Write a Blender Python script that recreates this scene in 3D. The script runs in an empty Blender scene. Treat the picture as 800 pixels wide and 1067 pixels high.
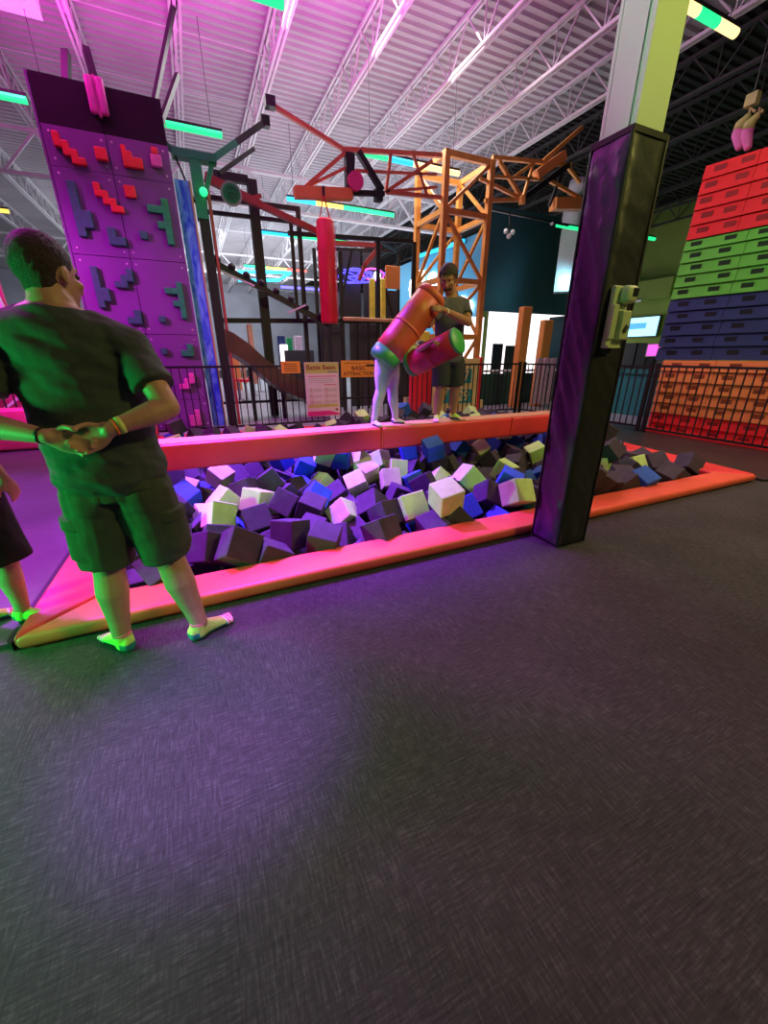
import bpy, bmesh, math, random
from mathutils import Vector, Matrix, noise, Euler
sc = bpy.context.scene
col = sc.collection
R = math.radians
random.seed(11)

# ------------------------------------------------------------------ camera geometry (X along the pit rim, Y across the pit, Z up, metres)
F, PITCH, YAW, H = 407.0, R(21.8), R(24.8), 1.42
def ray(px, py):
    x = px-400; y = 533.5-py
    f = F*math.cos(PITCH)+y*math.sin(PITCH); u = -F*math.sin(PITCH)+y*math.cos(PITCH)
    return (x*math.cos(YAW)+f*math.sin(YAW), -x*math.sin(YAW)+f*math.cos(YAW), u)
def atY(px, py, Y):
    d = ray(px, py); t = Y/d[1]; return Vector((d[0]*t, Y, H+d[2]*t))
def atX(px, py, X):
    d = ray(px, py); t = X/d[0]; return Vector((X, d[1]*t, H+d[2]*t))
def atZ(px, py, Z):
    d = ray(px, py); t = (Z-H)/d[2]; return Vector((d[0]*t, d[1]*t, Z))

cam = bpy.data.cameras.new('camera'); cam.sensor_fit = 'HORIZONTAL'; cam.sensor_width = 36; cam.lens = 36*F/800
cam.clip_end = 300
co = bpy.data.objects.new('camera', cam); col.objects.link(co)
co.location = (0, 0, H); co.rotation_euler = (R(90)-PITCH, 0, -YAW); sc.camera = co

sc.view_settings.view_transform = 'Standard'; sc.view_settings.look = 'None'
sc.view_settings.gamma = 1; sc.view_settings.use_curve_mapping = False
sc.view_settings.exposure = 0.0

# ------------------------------------------------------------------ materials
def hexc(h):
    h = h.lstrip('#'); v = [int(h[i:i+2], 16)/255 for i in (0, 2, 4)]
    return tuple(c/12.92 if c <= .04045 else ((c+.055)/1.055)**2.4 for c in v)+(1,)
def mat(name, color, rough=.6, metal=0, var=.12, scale=6, bump=0, bscale=60, coat=0):
    m = bpy.data.materials.new(name); m.use_nodes = True; nt = m.node_tree; N = nt.nodes; L = nt.links
    b = N['Principled BSDF']
    c = hexc(color) if isinstance(color, str) else tuple(color)+(1,)
    b.inputs['Roughness'].default_value = rough; b.inputs['Metallic'].default_value = metal
    b.inputs['Coat Weight'].default_value = coat
    tc = N.new('ShaderNodeTexCoord')
    n = N.new('ShaderNodeTexNoise'); n.inputs['Scale'].default_value = scale; n.inputs['Detail'].default_value = 4
    L.new(tc.outputs['Object'], n.inputs['Vector'])
    r = N.new('ShaderNodeValToRGB'); r.color_ramp.elements[0].position = .3; r.color_ramp.elements[1].position = .7
    r.color_ramp.elements[0].color = tuple(x*(1-var) for x in c[:3])+(1,)
    r.color_ramp.elements[1].color = tuple(min(1, x*(1+var)) for x in c[:3])+(1,)
    L.new(n.outputs['Fac'], r.inputs['Fac']); L.new(r.outputs['Color'], b.inputs['Base Color'])
    if bump:
        n2 = N.new('ShaderNodeTexNoise'); n2.inputs['Scale'].default_value = bscale; n2.inputs['Detail'].default_value = 3
        L.new(tc.outputs['Object'], n2.inputs['Vector'])
        bp = N.new('ShaderNodeBump'); bp.inputs['Strength'].default_value = bump; bp.inputs['Distance'].default_value = .01
        L.new(n2.outputs['Fac'], bp.inputs['Height']); L.new(bp.outputs['Normal'], b.inputs['Normal'])
    return m
def emit(name, color, strength, base=(.8, .8, .8)):
    m = bpy.data.materials.new(name); m.use_nodes = True; b = m.node_tree.nodes['Principled BSDF']
    c = hexc(color) if isinstance(color, str) else tuple(color)+(1,)
    b.inputs['Base Color'].default_value = c; b.inputs['Emission Color'].default_value = c
    b.inputs['Emission Strength'].default_value = strength
    return m

def carpet_mat():
    m = bpy.data.materials.new('carpet'); m.use_nodes = True; nt = m.node_tree; N = nt.nodes; L = nt.links
    b = N['Principled BSDF']; b.inputs['Roughness'].default_value = .9; b.inputs['Specular IOR Level'].default_value = .25
    tc = N.new('ShaderNodeTexCoord')
    def streak(sx, sy):
        mp = N.new('ShaderNodeMapping'); mp.inputs['Scale'].default_value = (sx, sy, 1)
        L.new(tc.outputs['Object'], mp.inputs['Vector'])
        n = N.new('ShaderNodeTexNoise'); n.inputs['Scale'].default_value = 1; n.inputs['Detail'].default_value = 5; n.inputs['Roughness'].default_value = .7
        L.new(mp.outputs['Vector'], n.inputs['Vector']); return n
    a = streak(14, 130); c = streak(130, 14)
    ck = N.new('ShaderNodeTexChecker'); ck.inputs['Scale'].default_value = 2.0
    mp = N.new('ShaderNodeMapping'); mp.inputs['Location'].default_value = (.13, .07, .31)
    L.new(tc.outputs['Object'], mp.inputs['Vector']); L.new(mp.outputs['Vector'], ck.inputs['Vector'])
    mx = N.new('ShaderNodeMix'); mx.data_type = 'FLOAT'
    sc_ = N.new('ShaderNodeMapRange'); sc_.inputs['To Min'].default_value = .36; sc_.inputs['To Max'].default_value = .64
    L.new(ck.outputs['Fac'], sc_.inputs['Value']); L.new(sc_.outputs['Result'], mx.inputs[0])
    L.new(a.outputs['Fac'], mx.inputs[2]); L.new(c.outputs['Fac'], mx.inputs[3])
    r = N.new('ShaderNodeValToRGB'); e = r.color_ramp.elements
    e[0].position = .34; e[0].color = (.026, .0255, .026, 1); e[1].position = .72; e[1].color = (.125, .12, .122, 1)
    x = r.color_ramp.elements.new(.52); x.color = (.052, .050, .051, 1)
    L.new(mx.outputs[0], r.inputs['Fac'])
    big = streak(.9, .9)
    mr = N.new('ShaderNodeMapRange'); mr.inputs['From Min'].default_value = .3; mr.inputs['From Max'].default_value = .7
    mr.inputs['To Min'].default_value = .75; mr.inputs['To Max'].default_value = 1.2
    L.new(big.outputs['Fac'], mr.inputs['Value'])
    vm = N.new('ShaderNodeVectorMath'); vm.operation = 'SCALE'
    L.new(r.outputs['Color'], vm.inputs[0]); L.new(mr.outputs['Result'], vm.inputs['Scale'])
    L.new(vm.outputs['Vector'], b.inputs['Base Color'])
    bp = N.new('ShaderNodeBump'); bp.inputs['Strength'].default_value = .5; bp.inputs['Distance'].default_value = .004
    L.new(mx.outputs[0], bp.inputs['Height']); L.new(bp.outputs['Normal'], b.inputs['Normal'])
    return m

def vinyl(name, color, rough=.42, bump=.35):
    return mat(name, color, rough, 0, .08, 3, bump, 9)

M = dict(
    carpet=carpet_mat(),
    mat_black=mat('black_floor_mat', (.030, .034, .034), .32, 0, .3, 2, .2, 30),
    mat_left=mat('grey_floor_mat', (.07, .06, .08), .5, 0, .25, 1.5, .2, 14),
    far_floor=mat('far_floor', (.30, .31, .34), .4, 0, .2, 1),
    red_vinyl=vinyl('red_vinyl', (.80, .055, .06)),
    orange_vinyl=vinyl('orange_vinyl', (.85, .13, .07)),
    beam_top=vinyl('tan_top_vinyl', (.62, .30, .13)),
    wrap_purple=vinyl('purple_vinyl', (.095, .030, .13), .38, .5),
    wrap_black=vinyl('black_vinyl', (.022, .021, .022), .40, .5),
    paint_white=mat('white_paint', (.72, .72, .72), .45, 0, .04, 2),
    steel_white=mat('white_steel', (.70, .68, .70), .5, 0, .06, 3),
    steel_black=mat('black_steel', (.012, .012, .013), .45, .2, .2, 5),
    ceil_white=mat('white_deck', (.50, .47, .50), .6, 0, .12, .7),
    ceil_black=mat('black_deck', (.022, .021, .022), .7, 0, .3, .7),
    joist_black=mat('black_joist_paint', (.06, .058, .06), .6, 0, .2, 2),
    foam_black=mat('charcoal_foam', (.050, .040, .064), .85, 0, .18, 12, .3, 90),
    foam_purple=mat('purple_foam', (.10, .045, .16), .85, 0, .15, 12, .3, 90),
    foam_lime=mat('lime_foam', (.50, .76, .26), .8, 0, .08, 12, .2, 90),
    foam_blue=mat('blue_foam', (.02, .10, .46), .8, 0, .12, 12, .2, 90),
    climb=mat('purple_climb_board', (.17, .065, .24), .5, 0, .10, 1.2, .15, 50),
    climb_black=mat('black_climb_board', (.008, .007, .008), .85, 0, .2, 3),
    hold_red=mat('red_hold', (.75, .04, .03), .45, 0, .1, 8, .3, 50),
    hold_teal=mat('teal_hold', (.02, .17, .11), .6, 0, .2, 12, .4, 40),
    hold_green=mat('green_hold', (.008, .34, .09), .6, 0, .2, 12, .4, 40),
    hold_pink=mat('pink_hold', (.70, .12, .42), .5, 0, .1, 8),
    bolt=mat('bolt_steel', (.6, .55, .62), .3, .6, .05, 8),
    blue_water=None,
    gold=mat('gold_trim', (.45, .36, .12), .5),
    green_steel=mat('green_steel', (.01, .26, .10), .45, .1, .1, 5),
    red_steel=mat('red_steel', (.38, .06, .05), .45, .1, .1, 5),
    orange_steel=mat('orange_steel', (.70, .32, .06), .45, .1, .12, 4),
    orangered_steel=mat('orange_red_steel', (.58, .15, .06), .45, .1, .12, 4),
    bag_red=vinyl('red_bag_vinyl', (.72, .02, .045)), joust_orange=vinyl('joust_orange_vinyl', (.62, .105, .045)), joust_red=vinyl('joust_red_vinyl', (.42, .022, .025)),
    blk_red=mat('red_block', (.80, .008, .012), .75, 0, .05, 3),
    blk_green=mat('green_block', (.11, .47, .03), .7, 0, .08, 3),
    blk_blue=mat('blue_block', (.008, .022, .115), .7, 0, .12, 3),
    blk_orange=mat('orange_block', (.75, .20, .04), .65, 0, .08, 3),
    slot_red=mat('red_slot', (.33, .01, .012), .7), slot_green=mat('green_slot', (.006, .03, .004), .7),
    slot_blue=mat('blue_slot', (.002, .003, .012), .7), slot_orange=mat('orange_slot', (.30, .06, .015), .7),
    skin=mat('skin', (.52, .29, .19), .5, 0, .07, 14, .12, 120),
    skin_dark=mat('tanned_skin', (.36, .17, .10), .5, 0, .07, 14),
    hair=mat('dark_hair', (.030, .020, .018), .6, 0, .4, 60, .8, 220),
    shirt_green=mat('dark_green_cotton', (.048, .068, .062), .85, 0, .10, 30, .3, 300),
    shorts_olive=mat('olive_cotton', (.052, .070, .045), .85, 0, .12, 26, .3, 260),
    cloth_black=mat('black_cotton', (.010, .010, .011), .9, 0, .2, 30),
    cloth_navy=mat('dark_grey_cotton', (.075, .075, .095), .85, 0, .1, 30),
    cloth_dark=mat('dark_shorts_cotton', (.022, .024, .030), .85, 0, .1, 30),
    leggings=mat('pale_grey_leggings', (.52, .48, .55), .8, 0, .06, 20),
    shirt_pale=mat('pale_shirt', (.55, .60, .50), .8, 0, .08, 20),
    sock_lime=mat('lime_knit', (.50, .80, .12), .9, 0, .08, 60, .3, 300),
    sock_teal=mat('teal_knit', (.02, .26, .24), .9, 0, .1, 60, .3, 300),
    sock_pink=mat('pink_knit', (.85, .20, .26), .9, 0, .1, 60),
    sock_white=mat('white_knit', (.80, .78, .70), .9, 0, .05, 60),
    sock_blue=mat('blue_knit', (.03, .10, .35), .9, 0, .05, 60),
    band_lime=mat('lime_wristband', (.62, .80, .20), .5), band_orange=mat('orange_wristband', (.90, .22, .05), .5),
    band_black=mat('black_wristband', (.01, .01, .01), .4), eye=mat('eye', (.05, .03, .02), .2), lip=mat('lip', (.42, .16, .13), .5),
    pad_green=vinyl('green_vinyl', (.04, .36, .08)),
    intercom=mat('lime_grey_plastic', (.52, .60, .34), .4, 0, .05, 6),
    intercom_dark=mat('dark_plastic', (.05, .06, .04), .4),
    paper_white=mat('poster_paper', (.78, .66, .78), .5, 0, .02, 3), paper_orange=mat('orange_sign', (.90, .36, .05), .5, 0, .04, 3),
    lime_ink=mat('lime_ink', (.56, .58, .16), .5, 0, .03), magenta_ink=mat('magenta_ink', (.75, .03, .30), .5, 0, .03),
    maroon_ink=mat('maroon_ink', (.30, .01, .05), .5, 0, .03), brown_ink=mat('brown_ink', (.16, .03, .01), .5, 0, .03),
    grey_ink=mat('grey_ink', (.35, .28, .36), .5, 0, .03),
    wall_grey=mat('grey_wall', (.48, .49, .56), .7, 0, .15, .5), wall_teal=mat('dark_teal_wall', (.018, .075, .095), .6, 0, .15, .6),
    wall_blue_lit=mat('blue_lit_wall', (.10, .36, .55), .6, 0, .12, .4), wall_green=mat('green_wall', (.30, .42, .08), .7, 0, .15, .5),
    wall_dark=mat('black_wall', (.02, .02, .022), .7), panel_dark=mat('dark_grey_panel', (.035, .036, .045), .5, 0, .2, 1.5),
    yellow=mat('yellow_panel', (.86, .86, .08), .5), yellow_pale=mat('pale_yellow_panel', (.70, .60, .25), .6),
    teal_ink=mat('teal_ink', (.02, .28, .30), .6), orange_pad=mat('orange_padding', (.78, .30, .07), .55, 0, .06, 3),
    pink_pad=mat('pale_pink_padding', (.62, .42, .52), .6), counter_green=mat('dark_green_counter', (.015, .085, .06), .5),
    teal_pad=mat('teal_padding', (.02, .22, .20), .5), brown=mat('brown_slide', (.075, .048, .018), .4, 0, .2, 3),
    wood=mat('light_wood', (.55, .33, .16), .6, 0, .2, 4), glassy=mat('grey_metal_trim', (.35, .38, .38), .35, .4, .05, 4),
    magenta_pad=vinyl('magenta_vinyl', (.70, .05, .22)), white_fabric=mat('white_fabric', (.72, .76, .78), .7, 0, .04, 4),
    e_green=emit('green_tube_light', (.02, .85, .28), 1.3), e_cyan=emit('cyan_tube_light', (.02, .55, .95), 1.3),
    e_warm=emit('warm_tube_light', (1, .70, .32), 1.6), e_yellow=emit('yellow_tube_light', (1, .75, .12), 1.4),
    e_red=emit('red_tube_light', (1, .10, .07), 1.2), e_mag=emit('magenta_sign_light', (1, .05, .6), 1.5),
    e_violet=emit('violet_neon', (.12, .10, 1), 1.5), e_pinkneon=emit('pink_neon', (.9, .1, .7), 1.5), e_white=emit('white_light', (1, .98, .95), 4),
    e_screen=emit('lit_screen', (.35, .85, 1), 1.8), e_blueglow=emit('lit_blue_screen', (.10, .45, .9), 1.0),
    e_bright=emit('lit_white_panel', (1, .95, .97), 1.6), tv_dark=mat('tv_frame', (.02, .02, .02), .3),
)
def water_mat():
    m = bpy.data.materials.new('blue_water_print'); m.use_nodes = True; N = m.node_tree.nodes; L = m.node_tree.links
    b = N['Principled BSDF']; b.inputs['Roughness'].default_value = .35
    tc = N.new('ShaderNodeTexCoord'); mp = N.new('ShaderNodeMapping'); mp.inputs['Scale'].default_value = (3, 3, 1.1); mp.inputs['Rotation'].default_value = (0, .5, 0)
    n = N.new('ShaderNodeTexNoise'); n.inputs['Scale'].default_value = 2.2; n.inputs['Detail'].default_value = 6; n.inputs['Distortion'].default_value = 1.5
    L.new(tc.outputs['Object'], mp.inputs['Vector']); L.new(mp.outputs['Vector'], n.inputs['Vector'])
    r = N.new('ShaderNodeValToRGB'); e = r.color_ramp.elements; e[0].position = .35; e[0].color = (.01, .07, .62, 1); e[1].position = .72; e[1].color = (.20, .58, .95, 1)
    L.new(n.outputs['Fac'], r.inputs['Fac']); L.new(r.outputs['Color'], b.inputs['Base Color']); return m
M['blue_water'] = water_mat()

# ------------------------------------------------------------------ mesh helpers
class MB:
    def __init__(s): s.bm = bmesh.new()
    def box(s, c, size, rot=None):
        r = bmesh.ops.create_cube(s.bm, size=1); vs = r['verts']
        m = Matrix.Translation(Vector(c)) @ (rot.to_4x4() if rot is not None else Matrix()) @ Matrix.Diagonal((*size, 1))
        bmesh.ops.transform(s.bm, matrix=m, verts=vs); return s
    def bar(s, a, b, w, h=None):
        a = Vector(a); b = Vector(b); d = b-a; h = h or w
        q = d.to_track_quat('Y', 'Z').to_matrix()
        return s.box((a+b)/2, (w, d.length, h), q)
    def tube(s, a, b, r, seg=8, r2=None):
        a = Vector(a); b = Vector(b); d = b-a
        q = bmesh.ops.create_cone(s.bm, cap_ends=True, segments=seg, radius1=r, radius2=r if r2 is None else r2, depth=d.length)
        m = Matrix.Translation((a+b)/2) @ d.to_track_quat('Z', 'Y').to_matrix().to_4x4()
        bmesh.ops.transform(s.bm, matrix=m, verts=q['verts']); return s
    def ball(s, c, r, seg=12):
        q = bmesh.ops.create_uvsphere(s.bm, u_segments=seg, v_segments=max(6, seg*2//3), radius=1)
        rr = r if isinstance(r, (tuple, list)) else (r, r, r)
        bmesh.ops.transform(s.bm, matrix=Matrix.Translation(Vector(c)) @ Matrix.Diagonal((*rr, 1)), verts=q['verts']); return s
    def ellipsoid(s, c, r, rot, seg=20):
        q = bmesh.ops.create_uvsphere(s.bm, u_segments=seg, v_segments=seg*2//3, radius=1)
        bmesh.ops.transform(s.bm, matrix=Matrix.Translation(Vector(c)) @ rot.to_4x4() @ Matrix.Diagonal((*r, 1)), verts=q['verts']); return s
    def prism(s, pts, off):
        """closed polygon pts (3-D, planar) extruded by vector off"""
        off = Vector(off); a = [s.bm.verts.new(Vector(p)) for p in pts]; b = [s.bm.verts.new(Vector(p)+off) for p in pts]
        s.bm.faces.new(a); s.bm.faces.new(b[::-1]); n = len(pts)
        for i in range(n): s.bm.faces.new((a[i], b[i], b[(i+1) % n], a[(i+1) % n]))
        return s
    def loft(s, rings, seg=24):
        """rings: (centre, u vector, v vector); closed with fans"""
        R_ = []
        for c, u, v in rings:
            c = Vector(c); R_.append([s.bm.verts.new(c+Vector(u)*math.cos(2*math.pi*k/seg)+Vector(v)*math.sin(2*math.pi*k/seg)) for k in range(seg)])
        for A, B in zip(R_, R_[1:]):
            for k in range(seg): s.bm.faces.new((A[k], A[(k+1) % seg], B[(k+1) % seg], B[k]))
        s.bm.faces.new(R_[0][::-1]); s.bm.faces.new(R_[-1]); return s
    def limb(s, pts, radii, seg=16, flat0=False, flat1=False, squash=1.0, side=None):
        """tapered tube through pts with round (or flat) ends"""
        P = [Vector(p) for p in pts]; n = len(P); fr = []
        for i in range(n):
            t = (P[min(i+1, n-1)]-P[max(i-1, 0)]).normalized()
            ref = Vector(side) if side is not None else (Vector((0, 0, 1)) if abs(t.z) < .8 else Vector((0, 1, 0)))
            u = (ref-t*ref.dot(t)).normalized(); v = t.cross(u); fr.append((t, u, v))
        rings = []
        if not flat0:
            t, u, v = fr[0]
            for a in (80, 50, 25): rings.append((P[0]-t*radii[0]*math.sin(R(a)), u*radii[0]*math.cos(R(a)), v*radii[0]*math.cos(R(a))*squash))
        for i in range(n): rings.append((P[i], fr[i][1]*radii[i], fr[i][2]*radii[i]*squash))
        if not flat1:
            t, u, v = fr[-1]
            for a in (25, 50, 80): rings.append((P[-1]+t*radii[-1]*math.sin(R(a)), u*radii[-1]*math.cos(R(a)), v*radii[-1]*math.cos(R(a))*squash))
        return s.loft(rings, seg)
    def bevel(s, w, seg=2):
        bmesh.ops.bevel(s.bm, geom=list(s.bm.edges), offset=w, segments=seg, affect='EDGES', profile=.5, clamp_overlap=True); return s
    def build(s, name, m, parent=None, smooth=False, loc=None):
        bmesh.ops.recalc_face_normals(s.bm, faces=s.bm.faces[:])
        me = bpy.data.meshes.new(name)
        if loc is not None: bmesh.ops.translate(s.bm, vec=-Vector(loc), verts=s.bm.verts[:])
        elif parent is not None and parent.type == 'EMPTY': bmesh.ops.translate(s.bm, vec=-parent.location, verts=s.bm.verts[:])
        elif parent is not None: bmesh.ops.translate(s.bm, vec=-(world_loc(parent)), verts=s.bm.verts[:])
        s.bm.to_mesh(me); s.bm.free()
        for x in (m if isinstance(m, (list, tuple)) else [m]): me.materials.append(x)
        if smooth: me.polygons.foreach_set('use_smooth', [True]*len(me.polygons))
        o = bpy.data.objects.new(name, me); col.objects.link(o)
        if loc is not None: o.location = loc
        if parent is not None:
            o.parent = parent
            if loc is not None: o.location = Vector(loc)-world_loc(parent)
        return o
def world_loc(o):
    v = Vector(o.location)
    while o.parent: o = o.parent; v = v+o.location
    return v
def tag(o, label, cat=None, group=None, kind=None):
    o['label'] = label
    if cat: o['category'] = cat
    if group: o['group'] = group
    if kind: o['kind'] = kind
    return o
def thing(name, label, cat, loc=(0, 0, 0), group=None):
    o = bpy.data.objects.new(name, None); o.empty_display_size = .1; col.objects.link(o); o.location = loc
    return tag(o, label, cat, group)
def structure(o, label=None):
    o['kind'] = 'structure'
    if label: o['label'] = label
    return o
def centre(mb):
    vs = [v.co for v in mb.bm.verts]; zs = min(v.z for v in vs)
    return Vector((sum(v.x for v in vs)/len(vs), sum(v.y for v in vs)/len(vs), zs))
def solo(mb, name, m, label, cat, group=None, smooth=False):
    return tag(mb.build(name, m, None, smooth, centre(mb)), label, cat, group)
def remesh(o, voxel, it=4, disp=None):
    md = o.modifiers.new('r', 'REMESH'); md.mode = 'VOXEL'; md.voxel_size = voxel
    s_ = o.modifiers.new('s', 'SMOOTH'); s_.factor = .5; s_.iterations = it
    dg = bpy.context.evaluated_depsgraph_get(); ev = o.evaluated_get(dg)
    me = bpy.data.meshes.new_from_object(ev, depsgraph=dg); old = o.data; mats = list(old.materials)
    o.modifiers.clear(); o.data = me
    me.materials.clear()
    for x in mats: me.materials.append(x)
    if disp:
        me.update(); ns = [v.normal.copy() for v in me.vertices]
        for v, n in zip(me.vertices, ns): v.co += n*disp(v.co+world_loc(o), n)
    me.polygons.foreach_set('use_smooth', [True]*len(me.polygons)); me.update()
    return o
def text(name, s, size, loc, rot, m, parent, sx=1.0, ext=.001, align='CENTER'):
    c = bpy.data.curves.new(name, 'FONT'); c.body = s; c.size = size; c.align_x = align; c.align_y = 'CENTER'; c.extrude = ext; c.offset = size*.018
    c.materials.append(m); o = bpy.data.objects.new(name, c); col.objects.link(o)
    bpy.context.view_layer.update()
    me = bpy.data.meshes.new_from_object(o.evaluated_get(bpy.context.evaluated_depsgraph_get())); bpy.data.objects.remove(o)
    o = bpy.data.objects.new(name, me); col.objects.link(o); o.parent = parent
    o.location = Vector(loc)-world_loc(parent); o.rotation_euler = rot; o.scale = (sx, 1, 1)
    return o

# ================================================================== THE SETTING
# the pit is a hole in the carpet: build the carpet as a frame around it
PNL, PNR, PFR, PFL = (-1.05, 2.24), (6.02, 2.24), (6.95, 8.0), (-.88, 8.0)          # outer corners of the padded rim
def inset(t=.30):
    return (-1.05+t, 2.24+t), (6.02-t-.02, 2.24+t), (6.95-t, 8.0-t), (-.88+t, 8.0-t)
INL, INR, IFR, IFL = inset()
mb = MB(); v = lambda p, z=0: mb.bm.verts.new((p[0], p[1], z))
o4 = [v((-26, -22)), v((46, -22)), v((46, 60)), v((-26, 60))]; i4 = [v(p) for p in (INL, INR, IFR, IFL)]
for k in range(4): mb.bm.faces.new((o4[k], o4[(k+1) % 4], i4[(k+1) % 4], i4[k]))
structure(mb.build('floor', M['carpet']))
mb = MB(); v = lambda p, z=0: mb.bm.verts.new((p[0], p[1], z))
a4 = [v(p, -.62) for p in (INL, INR, IFR, IFL)]; mb.bm.faces.new(a4)
b4 = [v(p, -.001) for p in (INL, INR, IFR, IFL)]
for k in range(4): mb.bm.faces.new((a4[k], a4[(k+1) % 4], b4[(k+1) % 4], b4[k]))
bmesh.ops.reverse_faces(mb.bm, faces=mb.bm.faces[:])
structure(mb.build('floor_pit', M['mat_black']))

# grey mats left of the pit and beyond it, darker mats to the right
solo(MB().prism([(-1.09, 2.30, 0), (-6.5, 2.30, 0), (-6.5, 8.05, 0), (-.92, 8.05, 0)], (0, 0, .03)), 'floor_mat', M['mat_left'],
     'grey padded floor mat left of the foam pit, lit purple', 'floor mat')
solo(MB().prism([(-1.06, 2.26, .0), (-1.09, 2.30, 0), (-.93, 8.05, 0), (-.895, 8.0, 0)], (0, 0, .05)), 'edge_strip', M['steel_black'],
     'narrow black strip between the left rim and the grey mat', 'edge strip')
solo(MB().prism([(6.06, 2.20, 0), (7.0, 8.05, 0), (8.6, 8.05, 0), (8.6, 1.6, 0), (7.2, 1.6, 0)], (0, 0, .03)), 'floor_mat', M['mat_black'],
     'dark smooth floor mat between the pit and the coloured block wall', 'floor mat')
solo(MB().prism([(-6.5, 8.06, 0), (-6.5, 30, 0), (30, 30, 0), (30, 2.2, 0), (8.62, 2.2, 0), (8.62, 8.06, 0)], (0, 0, .012)), 'vinyl_floor', M['far_floor'],
     'pale grey hall floor beyond the black railing', 'floor covering')

# ------------------------------------------------------------------ roof: corrugated deck, joists, girder
CZ = 8.0
def deck(x0, x1, y0, y1, m, name, pitch=.24, d=.055):
    mb = MB(); n = int((y1-y0)/pitch); prof = []
    for i in range(n):
        y = y0+i*pitch
        prof += [(y, CZ), (y+pitch*.38, CZ), (y+pitch*.5, CZ-d), (y+pitch*.88, CZ-d)]
    vs = [(mb.bm.verts.new((x0, y, z)), mb.bm.verts.new((x1, y, z))) for y, z in prof]
    for a, b in zip(vs, vs[1:]): mb.bm.faces.new((a[0], a[1], b[1], b[0]))
    o = mb.build(name, m); return structure(o)
deck(-16, 11.2, 1.0, 48, M['ceil_white'], 'ceiling')
deck(11.2, 34, 1.0, 48, M['ceil_black'], 'ceiling_dark')
def joist(x, y0, y1, m, label, step=1.25):
    mb = MB(); zt, zb = CZ-.10, CZ-.82
    for dx in (-.045, .045):
        mb.box((x+dx, (y0+y1)/2, zt), (.05, y1-y0, .06)); mb.box((x+dx, (y0+y1)/2, zb), (.05, y1-y0, .06))
    n = int((y1-y0)/step)
    for i in range(n):
        a = y0+i*step; b = a+step; c = (a+b)/2
        mb.bar((x, a, zt), (x, c, zb), .03); mb.bar((x, c, zb), (x, b, zt), .03); mb.bar((x, c, zt), (x, c, zb), .022)
    o = mb.build('ceiling_joist', m, loc=(x, (y0+y1)/2, zb)); tag(o, label, 'roof joist', 'open-web roof joists')
ordn = ['leftmost', 'second', 'third', 'fourth', 'fifth', 'sixth', 'seventh', 'eighth', 'ninth', 'tenth', 'eleventh']
for i, x in enumerate([-6.6, -4.75, -2.9, -1.08, .76, 2.6, 4.43, 6.3, 8.15, 9.98]):
    joist(x, 2, 46, M['steel_white'], ('white open-web roof joist, %s from the left under the pale deck' % ordn[i]))
for i, x in enumerate([11.8, 13.65, 15.5, 17.3, 19.2, 21.1]):
    joist(x, 2, 40, M['joist_black'], ('black open-web roof joist, %s from the left under the dark deck' % ordn[i]))
def girder(y, label, x0=-14, x1=11.2):
    mb = MB(); zt, zb = CZ-.9, CZ-1.9
    for dy in (-.05, .05):
        mb.box(((x0+x1)/2, y+dy, zt), (x1-x0, .06, .08)); mb.box(((x0+x1)/2, y+dy, zb), (x1-x0, .06, .08))
    n = int((x1-x0)/1.85)
    for i in range(n):
        a = x0+i*1.85; mb.bar((a, y, zt), (a+.92, y, zb), .06); mb.bar((a+.92, y, zb), (a+1.85, y, zt), .06)
    tag(mb.build('roof_girder', M['steel_white'], loc=(0, y, zb)), label, 'roof girder')
girder(16.5, 'white lattice girder crossing under the joists above the black frames')
girder(29, 'distant white lattice girder crossing the far end of the hall')
for y, nm in ((12.2, 'nearer'), (14.4, 'farther')):
    mb = MB().tube((-14, y, CZ-.2), (11, y, CZ-.2), .014)
    solo(mb, 'conduit', M['steel_white'], 'thin white conduit strung across the joists, the %s one' % nm, 'conduit')
# steel column casing, top-left corner duct
a = atZ(45, 22, 6.6)
solo(MB().box((a.x-2.0, a.y-1.6, 7.0), (4.0, 3.2, .8)), 'air_duct', M['steel_white'], 'boxy air duct under the roof in the top left corner, lit magenta', 'duct')
# ------------------------------------------------------------------ distant walls
structure(MB().box((2, 46.5, 4), (44, .2, 8)).build('wall_back', M['wall_grey']))
structure(MB().box((-13.5, 26, 4), (.2, 42, 8)).build('wall_left', M['wall_grey']))
structure(MB().box((21.5, 16, 4), (.2, 30, 8)).build('wall_right', M['wall_green']))

# ------------------------------------------------------------------ foam pit: rim pads, beam
def rim(name, quad, m, label, z=.09):
    mb = MB().prism([(x, y, 0.002) for x, y in quad], (0, 0, z-.002)); mb.bevel(.03, 3)
    o = solo(mb, name, m, label, 'rim pad', None, True)
    return o
g = .004
rim('rim_pad', [(-1.05, 2.24), (6.02, 2.24), (5.62, 2.54), (-.70, 2.54)], M['orange_vinyl'], 'long orange padded rim along the near side of the pit')
rim('rim_pad', [(-1.05, 2.24+g), (-.70, 2.54+g), (-.56, 7.7), (-.88, 8.0)], M['red_vinyl'], 'red padded rim along the left side of the pit')
rim('rim_pad', [(6.02, 2.24+g), (6.95, 8.0), (6.6, 7.7), (5.62, 2.54+g)], M['red_vinyl'], 'red padded rim along the right side of the pit by the dark mat')
rim('rim_pad', [(-.88, 8.0+g), (-.56, 7.7+g), (6.6, 7.7+g), (6.95, 8.0+g)], M['red_vinyl'], 'red padded rim along the far side of the pit below the railing')

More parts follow.
